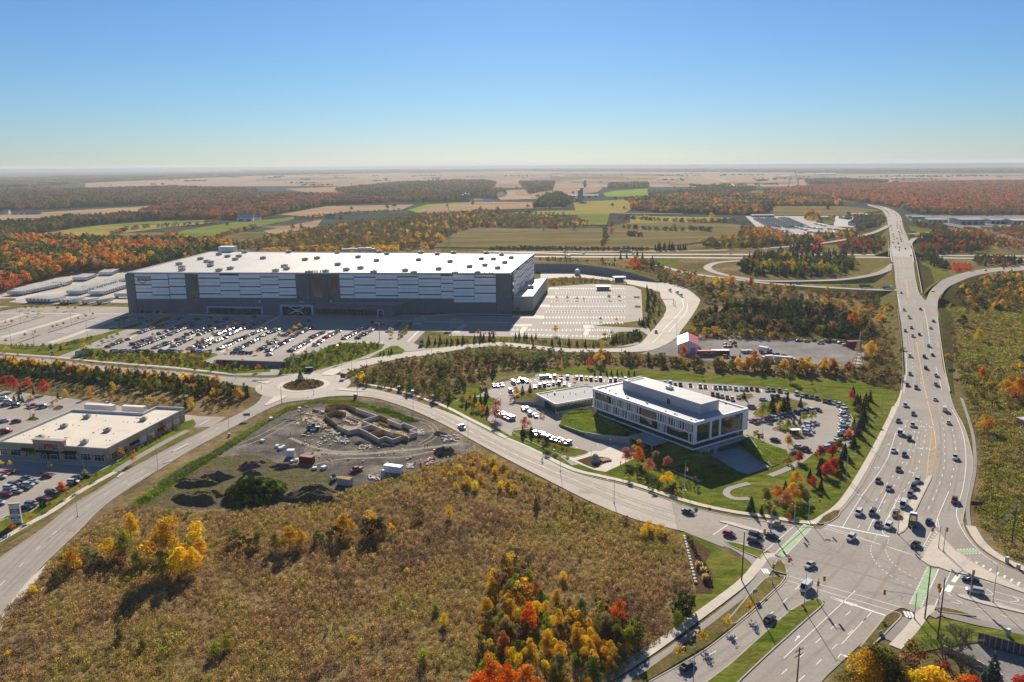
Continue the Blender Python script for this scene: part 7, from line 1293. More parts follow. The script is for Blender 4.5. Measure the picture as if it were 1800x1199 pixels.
for k,d in CARS.items():
    pb=MB();loft(pb,d['body']);x0,x1,t0,t1,zb,zt,wb,wt=d['cab'];cb=MB();cabin(cb,*d['cab']);rp_=MB();roof_plate(rp_,t0,t1,zt,wt)
    if k=='van':
        rp_.prism([(-2.72,-.93),(.55,-.93),(.55,.93),(-2.72,.93)],1.12,2.24)
    if k=='pickup':rp_.prism([(-2.7,-.8),(-.95,-.8),(-.95,.8),(-2.7,.8)],1.10,1.125)
    for px_,pz in ((t0,zt),(t1,zt)):
        q=x0 if px_==t0 else x1
        for s in (-1,1):rp_.cyl((q,s*wb*1.01,zb),(px_,s*wt*1.01,pz),.05,.05,4,False)
    xm=(t0+t1)/2
    for s in (-1,1):rp_.cyl((xm,s*wb*1.01,zb),(xm,s*wt*1.01,zt),.05,.05,4,False)
    wm=MB();wm.cyl((0,-.11,0),(0,.11,0),d['r'],d['r'],12);wm.cur=1;wm.cyl((0,-.125,0),(0,.125,0),d['r']*.6,d['r']*.6,8)
    fx_=d['body'][-1][0];bx_=d['body'][0][0];zl=(d['body'][-2][2]+d['body'][-2][1])/2+.1
    hl=MB();hl.box(0,0,0,.12,.34,.16);tl=MB();tl.box(0,0,0,.08,.3,.2)
    mm=lambda mb,nm,m,sm=False:mb.mesh(nm,m,sm)
    PROTO[k]=dict(body=mm(pb,'body','car_paint'),window=mm(cb,'window','car_glass'),roof=mm(rp_,'roof','car_paint'),wheel=mm(wm,'wheel',['rubber','rim']),head=mm(hl,'headlight','lamp_clear'),tail=mm(tl,'taillight','lamp_red'),W=[(x,s*d['wd'],d['r']) for x in d['wheels'] for s in (-1,1)],H=[(fx_-.14,s*.62,zl) for s in (-1,1)],T=[(bx_+.03,s*.66,zl+.1) for s in (-1,1)])
    a=MB();a.cur=0;loft(a,d['body']);a.cur=1;cabin(a,*d['cab']);a.cur=0;k0=len(a.f);a.add(rp_.v,rp_.f);a.cur=2
    for w in PROTO[k]['W']:a.cyl((w[0],w[1]-.1,w[2]),(w[0],w[1]+.1,w[2]),d['r'],d['r'],8)
    PROTO1[k]=a.mesh(k,['car_paint','car_glass','rubber'])
PAINT={'white':(.60,.60,.59),'silver':(.42,.43,.44),'grey':(.16,.165,.17),'black':(.018,.018,.02),'dark blue':(.02,.035,.10),'red':(.38,.02,.025),'maroon':(.16,.015,.025),'tan':(.36,.31,.24),'dark grey':(.06,.062,.066),'blue':(.05,.12,.32)}
CARLIST=[]
def car(p,heading,kind,col,place,detail=None):
    d=math.hypot(p.x,p.y);big=1400*CARS[kind]['L']/d>15 if detail is None else detail;t=PAINT[col];j=random.uniform(.9,1.1);t=tuple(c*j for c in t)
    if not big:
        o=obj(kind,PROTO1[kind],None,(p.x,p.y,p.z+.14),heading);o['tint']=t
    else:
        o=bpy.data.objects.new(kind,None);o.empty_display_size=.3;COL.objects.link(o);o.location=(p.x,p.y,p.z+.14);o.rotation_euler=(0,0,heading);q=PROTO[kind]
        for nm in ('body','window','roof'):c=obj(nm,q[nm],o);c['tint']=t
        for w in q['W']:obj('wheel',q['wheel'],o,w)
        for w in q['H']:obj('headlight',q['head'],o,w)
        for w in q['T']:obj('taillight',q['tail'],o,w)
    o['category']={'suv':'car','sedan':'car','hatchback':'car','pickup':'pickup truck','van':'van'}[kind];CARLIST.append((o,kind,col,place,PX(p)));return o
def art_pt(x,y):return G(x,y,zr(y))
def drive(x,y,kind,col,place='on the arterial road'):
    L0,R0=xat(AL,y),xat(AR,y);f=(x-L0)/(R0-L0);y2=y-max(3,(y-280)*.02);L1,R1=xat(AL,y2),xat(AR,y2);p=art_pt(x,y);q=art_pt(L1+(R1-L1)*f,y2);d=q-p
    ctr=xat([(1571,385),(1582,435),(1594,500),(1611,602),(1625,682),(1637,732),(1644,770),(1640,830),(1605,900),(1580,940)],y);a=math.atan2(d.y,d.x);return car(p,a if x>ctr else a+math.pi,kind,col,place)
def go(x,y,dx,dy,kind,col,place,z=.0):
    p=G(x,y,z);q=G(x+dx,y+dy,z);d=q-p;return car(p,math.atan2(d.y,d.x),kind,col,place)
for x,y,k,c in ((955,98,'sedan','silver'),(1068,90,'sedan','grey'),(993,152,'sedan','silver'),(1007,222,'sedan','black'),(963,243,'sedan','grey'),(1015,280,'suv','white'),(1063,268,'sedan','dark grey'),(1140,222,'sedan','white'),(1127,348,'suv','silver'),(995,422,'suv','white'),(1155,413,'sedan','dark blue'),(1097,425,'suv','black'),(1107,505,'suv','black'),(997,548,'sedan','grey'),(1178,555,'suv','white'),(978,625,'sedan','black'),(1040,645,'suv','grey'),(1178,620,'suv','tan'),(1172,727,'sedan','white'),(963,770,'suv','white'),(1020,830,'sedan','dark grey'),(915,880,'sedan','dark grey'),(1015,910,'suv','white'),(993,1008,'suv','black'),(1265,890,'sedan','white'),(880,1090,'sedan','white'),(957,1118,'sedan','black'),(1313,1138,'pickup','white'),(928,968,'van','white'),(1238,800,'van','white'),(1162,175,'sedan','black')):
    q=z8((x,y+8))[0];drive(q[0],q[1],k,c)
for x,y,k,c in ((655,130,'sedan','dark grey'),(553,187,'sedan','dark grey'),(607,226,'sedan','grey'),(750,186,'suv','silver'),(732,219,'suv','black'),(715,257,'suv','grey'),(680,310,'van','white'),(642,358,'suv','grey'),(455,350,'suv','white'),(525,350,'suv','dark grey'),(553,408,'sedan','black'),(605,418,'suv','white'),(808,392,'sedan','dark blue'),(938,288,'pickup','maroon')):
    q=zQ((x,y+6))[0];drive(q[0],q[1],k,c,'near the stop line')
for x,y,k,c in ((935,1018,'suv','white'),(953,1138,'suv','silver'),(1068,1128,'sedan','white'),(990,1190,'suv','black')):
    q=zY((x,y+6))[0];drive(q[0],q[1],k,c)
COLS=['white','silver','grey','black','dark grey','white','dark blue','red','silver','black','white','maroon','grey']
for i,(x,y) in enumerate(((45,430),(55,465),(60,490),(75,545),(80,580),(85,615),(70,655),(125,600),(135,645),(142,668),(105,715),(155,720),(155,755),(125,335),(125,375),(125,408),(128,437),(132,462),(145,510),(157,522),(158,550),(167,588),(177,614),(182,636),(170,375),(165,428),(170,458),(175,480),(185,500),(192,526),(235,735),(310,825))):
    q=zO((x,y))[0];drive(q[0],q[1],'suv' if i % 3==0 else 'sedan',COLS[(i*5) % 13],'in the far queue over the bridge')
for i,(x,y) in enumerate(((1500,162),(1525,170),(1545,178),(1560,192),(1568,215),(1440,152),(1640,215),(1655,235),(1580,240),(1545,190),(1575,205))):
    q=zN((x,y+3))[0];drive(q[0],q[1],'suv' if i % 2 else 'sedan',COLS[i],'at the far bend of the arterial road')
IX='in the intersection'
zq=lambda x,y:zQ((x,y))[0]
for x,y,dx,dy,k,c,pl in ((417,482,-5,5,'suv','white',IX),(740,517,-6,4,'sedan','black',IX),(210,620,-5,3,'sedan','silver',IX),(190,735,-6,6,'van','white',IX),(8,892,6,-5,'sedan','black','below the intersection'),(1015,692,-8,-1.5,'sedan','dark blue','on the right leg'),(1040,752,-8,-1.5,'suv','silver','on the right leg'),(940,72,1,-8,'pickup','white','on the arterial road')):
    q=zq(x,y);go(q[0],q[1],dx,dy,k,c,pl) if (x,y) != (940,72) else None
for x,y,dx,dy,k,c in ((490,490,8,2,'hatchback','red'),(770,505,8,2.2,'suv','black'),(757,570,8,2.2,'suv','black'),(940,515,8,2.2,'sedan','black'),(985,390,8,1.2,'pickup','tan'),(55,255,8,2.4,'sedan','dark grey')):
    q=zK((x,y))[0];go(q[0],q[1],dx,dy,k,c,'on the street left of the intersection')
go(1209,1174,6,-4,'sedan','black','on the lower leg');go(812,753,5,3,'pickup','white','beside the construction site');go(1153,585,-2,8,'pickup','silver','on the access road bend');q=zI((1540,830))[0];go(q[0],q[1],-6,2,'pickup','red','in the construction site')
for x,y,k,c,z in ((1193,975,'sedan','dark grey',3.5),(1158,1024,'van','white',5.5),(1530,866,'sedan','black',0),(1655,852,'suv','silver',0)):q=zY((x,y))[0];go(q[0],q[1],-6,3 if x>1180 else 5,k,c,'on the curving entry ramp',z)
for x,y,k,c,z in ((215,964,'suv','dark grey',2),(540,975,'suv','silver',5)):q=zY((x,y))[0];go(q[0],q[1],8,.8,k,c,'on the exit ramp',z)
for q,k,c,dr in ((zE((752,98))[0],'sedan','black',-1),(zE((603,126))[0],'van','silver',1),(zX((1535,746))[0],'pickup','white',1),(zY((1525,760))[0],'suv','black',-1),(zY((1600,757))[0],'suv','dark grey',-1),((1112,447),'sedan','silver',-1),((1640,454),'sedan','white',1)):go(q[0],q[1],8*dr,.05,k,c,'on the highway')
KIND=['sedan','suv','suv','sedan','hatchback','suv','sedan','sedan','suv','pickup','hatchback','sedan','suv']
LOTC=['white','grey','black','silver','white','dark grey','dark blue','silver','black','white','red','grey','white','black','silver','maroon','dark grey','blue']
RI=random.Random(3)
def prow(q):d=G(*q[1])-G(*q[0]);return math.atan2(d.y,d.x)+math.pi/2
def park(a,b,n,axis,place,skip=.0,cols=LOTC,kinds=KIND):
    A_,B_=G(*a),G(*b)
    for i in range(n):
        if RI.random()<skip:continue
        p=A_.lerp(B_,i/max(1,n-1))+Vector((RI.uniform(-.2,.2),RI.uniform(-.2,.2),0));car(p,axis+(math.pi if RI.random()<.5 else 0)+RI.uniform(-.03,.03),RI.choice(kinds),RI.choice(cols),place)
WA=math.atan2(F.u.y,F.u.x)
def nstall(a,b):return max(2,int((G(*b)-G(*a)).length/2.75))
UPR=[((400,395),(830,240)),((600,408),(1030,237)),((705,416),(1130,240)),((895,417),(1310,250)),((1020,417),(1410,252)),((1210,417),(1330,365)),((1215,415),(1560,275)),((1330,417),(1700,265))]
for a,b in UPR:
    q=zB(a,b);park(q[0],q[1],nstall(*q),WA,'in the upper rows of the warehouse lot',.22)
for a,b in (((-30,186),(160,110)),((115,192),(300,118)),((330,192),(550,82)),((440,196),(640,100)),((640,207),(815,125)),((790,207),(930,140)),((990,217),(1270,55)),((1130,212),(1380,62)),((1455,142),(1560,65))):
    q=zC(a,b);park(q[0],q[1],nstall(*q),WA,'in the upper rows of the warehouse lot',.15)
for a,b in (((110,520),(300,455)),((290,530),(540,442)),((350,552),(640,445)),((560,552),(850,450)),((730,548),(930,458)),((920,562),(1140,462)),((1020,562),(1290,452)),((1240,567),(1500,442)),((1420,572),(1640,462)),((1640,582),(1798,500))):
    q=zB(a,b);park(q[0],q[1],nstall(*q),WA,'in the lower rows of the warehouse lot',.2)
for a,b in (((190,347),(410,228)),((420,347),(620,238))):
    q=zC(a,b);park(q[0],q[1],nstall(*q),WA,'in the lower rows of the warehouse lot',.12)
for x,y in ((690,285),(730,255),(745,240),(890,295),(200,388)):q=zC((x,y))[0];car(G(*q),WA,RI.choice(KIND),RI.choice(['white','silver','white','grey']),'near the lower edge of the warehouse lot')
for a,b,n in (((110,592),(235,590),5),((280,592),(505,592),8),((610,594),(830,594),8),((955,596),(1130,602),6),((1370,608),(1570,612),6)):
    q=zB(a,b);park(q[0],q[1],n,WA+math.pi/2,'along the lower edge of the warehouse lot',.05,['white','silver','white','black','grey','dark grey'])
for x,y,k,c in ((1240,265,'sedan','black'),(1290,243,'suv','black'),(1330,232,'sedan','dark grey'),(1365,282,'sedan','silver'),(1410,265,'suv','white'),(1490,243,'suv','grey'),(1200,348,'pickup','black'),(1140,545,'sedan','maroon')):q=zA((x,y))[0];car(G(*q),WA,k,c,'at the edge of the empty lot')
park(*zA((1500,180),(1770,183)),9,WA+1.57,'in the shade at the foot of the warehouse',.2)
OFX=math.pi/2
def nose(px,py,hx,hy,k,c,place):q=G(px,py);r=G(px+hx,py+hy);d=r-q;car(q,math.atan2(d.y,d.x),k,c,place)
ON='in the row behind the office'
for i,(x,y) in enumerate(((15,612),(45,602),(75,598),(108,600),(205,575),(228,572),(252,570),(268,570),(300,572),(345,574),(390,576),(455,576),(487,580),(523,580),(555,586),(590,586),(622,588),(692,592),(727,592),(762,594),(798,590),(1078,610),(1112,614),(1147,624),(1183,624),(1253,628),(1322,636),(1358,639),(1430,644),(1463,644),(1497,647),(1532,646),(1572,654),(1610,654),(1648,656),(1683,654),(1722,660),(1790,662))):
    q=z7((x,y+8))[0];nose(q[0],q[1],.4,6,['suv','sedan','suv','sedan','suv','hatchback'][i % 6],['white','white','silver','grey','red','white','black','silver','white','maroon','grey'][(i*3) % 11],ON)
for i,(x,y) in enumerate(((160,640),(195,634),(228,628),(258,622),(290,618),(330,616),(368,620),(405,632),(1410,692),(1445,698),(1477,706),(1513,716),(1548,726),(1588,712))):
    q=z7((x,y+8))[0];nose(q[0],q[1],.3,6,KIND[i % 13],['white','silver','red','grey','white','black'][i % 6],'in the second row behind the office')
for i,(x,y) in enumerate(((535,272),(592,278),(660,286),(730,296),(840,318),(900,333),(945,343),(1000,352),(1055,366),(1135,392),(1185,404),(1240,414),(1285,436),(1335,452))):
    q=zH((x,y+8))[0];nose(q[0],q[1],-1.2-i*.12,6-i*.3,['suv','sedan'][i % 2],['grey','black','red','white','white','silver','dark grey','black','dark grey','dark grey','black','silver','white','white'][i],'round the upper curve of the office lot')
for i,y in enumerate((490,520,550,580,612,648,684,722,772)):
    q=zH((1335-max(0,y-640)*.2,y+6))[0];nose(q[0],q[1],-6,.6,['suv','sedan','pickup'][i % 3],['white','white','dark grey','white','silver','white','grey','white','black'][i],'in the right hand column of the office lot')
for i,(x,y) in enumerate(((1260,832),(1228,852),(1200,868),(1172,884),(1140,900),(1100,908))):
    q=zH((x,y))[0];nose(q[0],q[1],-6,1.6,'sedan' if i % 2 else 'suv',['white','silver','dark grey','white','white','silver'][i],'at the lower end of the office lot')
for i,(x,y) in enumerate(((545,585),(582,578),(620,575),(660,560),(695,550),(735,545),(780,530),(855,520),(900,508),(945,500),(1000,495),(1065,490))):
    q=zH((x,y+6))[0];nose(q[0],q[1],5,1.8,['sedan','suv','sedan'][i % 3],['red','white','silver','grey','black','maroon','dark grey','dark blue','dark grey','black','white','dark grey'][i],'in the inner row of the office lot')
for i,(x,y,c) in enumerate(((1020,636,'silver'),(970,652,'white'),(955,690,'white'),(975,712,'white'),(955,738,'white'),(455,606,'silver'),(860,885,'white'),(615,815,'black'))):
    q=zH((x,y))[0];nose(q[0],q[1],6,1.2,['sedan','suv','pickup'][i % 3] if i<5 else 'sedan',c,'by the small shelter in the office lot')
q=zH((395,618))[0];nose(q[0],q[1],6,1.5,'pickup','red','by the small shelter in the office lot');q=zH((925,912))[0];nose(q[0],q[1],6,1.5,'pickup','maroon','by the small shelter in the office lot');q=zH((610,355))[0];nose(q[0],q[1],6,1,'suv','silver','by the trees in the office lot');q=zH((490,385))[0];nose(q[0],q[1],6,1,'sedan','white','by the trees in the office lot');q=zH((370,465))[0];nose(q[0],q[1],6,1,'suv','grey','by the trees in the office lot')
park(*z7((165,975),(395,1045)),8,prow(z7((165,975),(395,1045))),'in the visitor row before the office',0,['white','silver','white','grey'])
park(*zD((1300,1125),(1430,1190)),5,prow(zD((1300,1125),(1430,1190))),'left of the office by the pink tree',0,['white','silver'])
for x,y,c in ((1250,838,'white'),(1290,838,'white'),(1335,830,'silver'),(1450,800,'white'),(1530,782,'white'),(1575,778,'silver'),(1425,895,'silver'),(1560,1085,'grey'),(1600,1095,'white'),(1630,1140,'white'),(1690,1155,'silver')):q=zD((x,y))[0];nose(q[0],q[1],3,4,RI.choice(['suv','sedan']),c,'left of the low office wing')
RA=math.atan2(ru.y,ru.x)
for x,y,k,c in ((40,128,'suv','white'),(80,155,'suv','white'),(55,185,'sedan','black'),(155,190,'suv','dark grey'),(315,195,'pickup','red'),(415,200,'suv','grey'),(45,335,'sedan','white'),(160,340,'sedan','maroon'),(55,435,'suv','red')):q=zF((x,y))[0];car(G(*q),RA+.45,k,c,'in the lot beside the shop block')
q=zF((1030,180))[0];car(G(*q),RA+3.0,'pickup','white','behind the shop block')
for x,y,k,c in ((10,875,'sedan','white'),(45,848,'hatchback','red'),(100,828,'sedan','black'),(450,865,'sedan','maroon'),(260,888,'sedan','grey'),(205,923,'sedan','dark grey'),(320,922,'sedan','silver'),(140,948,'suv','grey'),(275,955,'suv','white'),(95,982,'suv','white'),(235,983,'sedan','dark grey'),(160,1015,'sedan','silver'),(60,1050,'suv','maroon'),(495,1028,'suv','dark grey'),(410,1090,'sedan','maroon'),(305,1140,'suv','grey'),(740,885,'sedan','dark grey'),(705,925,'suv','white'),(600,985,'sedan','maroon'),(820,862,'sedan','black'),(255,1172,'sedan','black'),(-5,1125,'sedan','white')):q=zF((x,y))[0];car(G(*q),RA+.12,k,c,'in front of the shop block')
for x,y,k,c in ((395,155,'pickup','black'),(870,312,'sedan','red'),(935,322,'sedan','maroon'),(985,332,'sedan','grey'),(555,352,'sedan','black'),(480,345,'suv','red'),(220,340,'sedan','white'),(700,305,'suv','white'),(1530,240,'sedan','white'),(1440,210,'suv','white'),(1350,205,'pickup','white'),(1490,220,'sedan','grey'),(1260,200,'sedan','dark blue'),(1190,205,'sedan','tan'),(1380,210,'suv','red'),(1310,220,'pickup','silver'),(1120,200,'sedan','tan')):q=zG((x,y))[0];go(q[0],q[1],6,RI.uniform(-1,1),k,c,'in the gravel yard')
gr={}
for t in CARLIST:gr.setdefault((t[1],t[2],t[3]),[]).append(t)
WORD={'sedan':'sedan','suv':'tall wagon','hatchback':'hatchback','pickup':'pickup truck','van':'van'}
for (k,c,pl),L_ in gr.items():
    L_.sort(key=lambda t:t[4][0])
    for j,t in enumerate(L_):
        t[0]['label']=('the only %s %s %s' % (c,WORD[k],pl)) if len(L_)==1 else '%s %s %s, %s from the left' % (c,WORD[k],pl,ordn(j));t[0]['group']='cars '+pl
print('CARS',{k:sum(1 for t in CARLIST if t[1]==k) for k in CARS})
tm=MB();tm.box(0,0,1.15,16.0,2.6,2.95);TM=tm.mesh('box','metal_white');tr_=MB();tr_.box(0,0,4.1,16.05,2.65,.06);TRF=tr_.mesh('roof','roof_white');tc=MB();tc.box(-.5,0,.75,14,1.2,.4);TCH=tc.mesh('chassis','metal_dark');tw=MB();tw.cyl((0,-1.2,0),(0,1.2,0),.5,.5,10);TW=tw.mesh('axle_wheels','rubber');td=MB();td.box(0,0,1.2,.06,2.3,2.8);TD=td.mesh('rear_door','metal_grey')
TL=[]
def trailer(p,rz,place):
    o=bpy.data.objects.new('trailer',None);COL.objects.link(o);o.location=(p.x,p.y,.05);o.rotation_euler=(0,0,rz);obj('box',TM,o);obj('roof',TRF,o);obj('chassis',TCH,o);obj('rear_door',TD,o,(-8.04,0,0))
    for x in (-6.6,-5.3):obj('axle_wheels',TW,o,(x,0,.5))
    mb_leg=TCH;o['category']='trailer';o['group']='white trailers beside the warehouse';TL.append((o,place,PX(p)));return o
def trow(a,b,place,axis,sp=3.6,skip=.0,along=8.0):
    A_,B_=G(*zP(a)[0]),G(*zP(b)[0]);n=max(1,int((B_-A_).length/sp));e=Vector((math.cos(axis),math.sin(axis),0))
    for i in range(n+1):
        if RI.random()<skip:continue
        trailer(A_.lerp(B_,i/max(1,n))+e*along+Vector((RI.uniform(-.3,.3),0,0)),axis+math.pi,place)
TA=WA+.02
trow((100,548),(560,452),'in the long row by the wood',TA);trow((640,432),(700,412),'in the long row by the wood',TA)
trow((890,372),(1000,330),'in the short stacks by the wood',TA);trow((1205,305),(1290,268),'in the short stacks by the wood',TA);trow((1440,232),(1530,212),'in the short stacks by the wood',TA)
trow((815,540),(1480,345),'in the middle block',TA,4.6,.1);trow((1080,548),(1440,440),'in the block nearest the warehouse',TA,3.8)
for a,b in (((330,640),(600,645)),((725,655),(830,657)),((1010,662),(1030,662)),((1185,660),(1200,660))):
    A_,B_=G(*zP(a)[0]),G(*zP(b)[0]);n=max(1,int((B_-A_).length/3.4));ax=WA+math.pi/2-.35
    for i in range(n+(1 if n>1 else 0)):trailer(A_.lerp(B_,i/max(1,n))+Vector((math.cos(ax),math.sin(ax),0))*8,ax,'in the front row')
trailer(G(*zP((1500,575))[0]),TA,'at the foot of the warehouse corner')
gr={}
for t in TL:gr.setdefault(t[1],[]).append(t)
for pl,L_ in gr.items():
    L_.sort(key=lambda t:t[2][0])
    for j,t in enumerate(L_):t[0]['label']='white box trailer %s, %s from the left' % (pl,ordn(j)) if len(L_)>1 else 'single white box trailer '+pl
def truck(x,y,dx,dy,label,cab_m,body,name='truck',z=.0,L=8.0,cat='truck',loadm=None):
    p=G(x,y,z);q=G(x+dx,y+dy,z);d=q-p;a=math.atan2(d.y,d.x);t=thing(name,label,cat,(p.x,p.y,z+.12),a);c=MB();loft(c,[(L/2-2.4,.9,3.0,1.15,.1),(L/2-.9,.8,3.0,1.15,.15),(L/2-.3,.7,1.9,1.1,.2),(L/2,.7,1.7,1.0,.15)]);c.build('cab',cab_m,t)
    w=MB();w.add([(L/2-.84,-.95,2.8),(L/2-.84,.95,2.8),(L/2-.28,.92,1.95),(L/2-.28,-.92,1.95)],[(0,3,2,1)]);w.build('windscreen','car_glass',t)
    ch=MB();ch.box(-.3,0,.75,L-1,.9,.35);ch.build('chassis','metal_dark',t)
    for wx in (L/2-1.3,-L/2+1.2,-L/2+2.5):
        for s in (-1,1):m=MB();m.cyl((wx,s*1.1-.16,.52),(wx,s*1.1+.16,.52),.52,.52,12);m.build('wheel','rubber',t)
    b0,b1=-L/2,L/2-2.7
    if body=='box':m=MB();m.box((b0+b1)/2,0,1.15,b1-b0,2.45,2.5);m.build('box','metal_white',t)
    elif body=='dump':
        m=MB();h=1.7;T=.12
        for cx,cy,sx,sy in (((b0+b1)/2,1.15,b1-b0,T),((b0+b1)/2,-1.15,b1-b0,T),(b0,0,T,2.3),(b1,0,T,2.3)):m.box(cx,cy,1.2,sx,sy,h)
        m.box((b0+b1)/2,0,1.12,b1-b0,2.3,.1);m.build('dump_bed','metal_dark',t);m=MB();m.box((b0+b1)/2,0,2.3,b1-b0-.3,2.1,.35,0,.8);m.build('load','load',t)
        for k in range(6):x_=b0+(b1-b0)*(k+.5)/6;m=MB();m.box(x_,1.24,1.25,.12,.1,1.6);m.box(x_,-1.24,1.25,.12,.1,1.6);m.build('rib','metal_grey',t)
    elif body=='tank':m=MB();m.cyl((b0,0,2.1),(b1,0,2.1),1.1,1.1,14);m.build('tank','metal_grey',t)
    return t
q=zQ((728,405))[0];truck(q[0],q[1],1,-6,'grey dump truck with an open loaded bed leaving the intersection','metal_white','dump','dump_truck',L=8.6)
q=zY((690,985))[0];truck(q[0],q[1],8,.4,'dark dump truck on the exit ramp','metal_grey','dump','dump_truck',z=6,L=12);q=zY((840,992))[0];truck(q[0],q[1],8,.4,'pale blue truck at the end of the exit ramp','metal_white','tank','truck',z=6.8,L=9)
q=zE((1200,82))[0];truck(q[0],q[1],8,0,'large truck on the highway behind the marked lot','metal_white','tank','truck',L=18)
for i,(x,y) in enumerate(((1665,490),(1742,515),(1780,545))):q=zE((x,y))[0];truck(q[0],q[1],3+i,4,['first','second','third'][i]+' from the left of three white tractors on the truck road','metal_white','none','tractor_unit',L=7)
q=zG((825,300))[0];truck(q[0],q[1],6,1,'grey box truck in the gravel yard','metal_grey','box','box_truck',L=9);q=zG((1000,385))[0];truck(q[0],q[1],6,.5,'white box truck at the lower edge of the gravel yard','metal_white','box','box_truck',L=13);q=zG((840,375))[0];truck(q[0],q[1],-6,.5,'short white box truck behind the yellow tree','metal_white','box','box_truck',L=8)
q=zE((690,320))[0];p=G(*q);t=thing('storage_tank','grey domed tank beside the truck road','tank',p);mb=MB();mb.cyl((0,0,0),(0,0,4.5),3.2,3.2,14);mb.build('shell','metal_grey',t);mb=MB();mb.ball(0,0,4.5,3.2,3.2,2,14,6);mb.build('dome','metal_white',t)
cm=MB();loft(cm,[(-3.6,.6,2.7,1.2,.15),(-3.5,.5,3.0,1.25,.2),(3.0,.5,3.0,1.25,.2),(3.6,.8,2.5,1.2,.2)]);cm.cur=1;cm.box(0,0,1.6,2.4,2.52,.6);cm.cur=2;cm.cyl((-.6,-1.2,.4),(-.6,1.2,.4),.4,.4,8);CMP=cm.mesh('camper',['metal_white','car_glass','rubber'])
k=0;CL=[]
for a,b,n in (((330,362),(350,385),4),((355,368),(450,405),9),((470,425),(560,470),8),((500,400),(620,480),8),((590,365),(700,395),8),((690,360),(860,385),9),((720,415),(880,430),9),((530,480),(620,490),6),((790,325),(900,350),8),((940,385),(1120,395),7),((1000,420),(1040,440),3),((570,440),(680,455),6)):
    A_,B_=G(*zN(a)[0]),G(*zN(b)[0])
    for i in range(n):
        p=A_.lerp(B_,i/max(1,n-1));o=obj('camper',CMP,None,(p.x,p.y,.4),RI.uniform(-.3,.3)+(1.2 if k % 3 else .1));o['category']='camper';o['group']='campers in the storage yard';CL.append((o,PX(p)[0]));k+=1
CL.sort(key=lambda t:t[1])
for j,t in enumerate(CL):t[0]['label']='white camper in the far storage yard, %s from the left' % ordn(j)
YC=[]
for a,b,n in (((1000,385),(1080,395),3),((820,440),(960,470),7),((990,455),(1130,460),6),((1340,360),(1460,395),9),((1230,430),(1350,425),4),((1470,460),(1540,465),3),((310,515),(360,518),3),((1300,300),(1500,300),8)):
    A_,B_=G(*zO(a)[0]),G(*zO(b)[0])
    for i in range(n):p=A_.lerp(B_,i/max(1,n-1))+Vector((RI.uniform(-3,3),RI.uniform(-6,6),.4));kd=RI.choice(['suv','pickup','van']);o=obj(kd,PROTO1[kd],None,p,RI.uniform(0,3));o['tint']=PAINT[RI.choice(['white','white','red','dark blue','silver'])];o['category']='car';o['group']='vehicles in the yard by the red wood';YC.append((o,PX(p)[0]))
YC.sort(key=lambda t:t[1])
for j,t in enumerate(YC):t[0]['label']='vehicle parked by the sheds at the red wood, %s from the left' % ordn(j)
# ================================================================== STREET FURNITURE, SITE, PEOPLE
mat('galv',(.40,.41,.41),rough=.5,var=.06,scale=2,local=True,spec=.4);mat('wood_pole',(.11,.085,.065),rough=.9,var=.2,scale=1,local=True,spec=.1);mat('signal_yellow',(.75,.28,.02),rough=.5,var=.05,scale=2,local=True);mat('lens_dark',(.03,.03,.03),rough=.3,var=.05,scale=2,local=True);mat('tarp',(.68,.68,.67),rough=.6,var=.1,scale=.8,local=True);mat('container_red',(.22,.035,.028),rough=.6,var=.12,scale=.6,local=True);mat('container_orange',(.48,.09,.04),rough=.6,var=.1,scale=.6,local=True);mat('machine_blue',(.05,.22,.36),rough=.5,var=.1,scale=.6,local=True);mat('hi_vis',(.75,.16,.03),rough=.8,var=.05,scale=3,local=True);mat('cloth_dark',(.03,.035,.05),rough=.9,var=.1,scale=3,local=True);mat('skin',(.45,.27,.19),rough=.6,var=.05,scale=3,local=True);mat('cloth_light',(.5,.5,.48),rough=.9,var=.05,scale=3,local=True)
mat('sign_purple',(.10,.07,.30),rough=.5,var=.05,scale=1);mat('sign_maroon',(.14,.03,.05),rough=.6,var=.05,scale=1);mat('tan_grass',(.42,.30,.15),var=.3,scale=3,local=True,spec=.05);mat('sign_teal',(.02,.25,.17),rough=.5,var=.05,scale=1);mat('rubbish',(.5,.45,.4),var=.4,scale=.7,rough=.9)
LP_=[]
def pole_mesh(h,r=.10):m=MB();m.cyl((0,0,0),(0,0,h),r,r*.6,8);m.cyl((0,0,0),(0,0,.5),r*1.7,r*1.5,8);return m.mesh('pole','galv')
PM={9:pole_mesh(9),11:pole_mesh(11,.12),7:pole_mesh(7,.09),5:pole_mesh(5,.07),13:pole_mesh(13,.13)}
am=MB();am.cyl((0,0,0),(1.2,0,.35),.05,.04,6);am.cyl((1.2,0,.35),(2.4,0,.45),.04,.035,6);ARM=am.mesh('arm','galv');hm_=MB();hm_.box(0,0,-.06,.75,.3,.14,0,.8);HEAD=hm_.mesh('lamp_head','galv');bm_=MB();bm_.cyl((0,0,-.1),(0,0,.2),.3,.3,10);BASE=bm_.mesh('base','concrete')
def lamp(px,py,h=9,ang=.0,arms=1,place='',z=.0):
    p=G(px,py,z);hk=min(PM,key=lambda k:abs(k-h));o=bpy.data.objects.new('street_lamp',None);COL.objects.link(o);o.location=(p.x,p.y,z+.1);o.rotation_euler=(0,0,ang);obj('pole',PM[hk],o);obj('base',BASE,o)
    for a in range(arms):
        if arms==0:break
        r=a*math.pi;obj('arm',ARM,o,(0,0,hk-.35),r);obj('lamp_head',HEAD,o,(2.6*math.cos(r),2.6*math.sin(r),hk+.12),r)
    o['category']='street lamp';o['group']='lamp posts '+place;LP_.append((o,place,PX(p)))
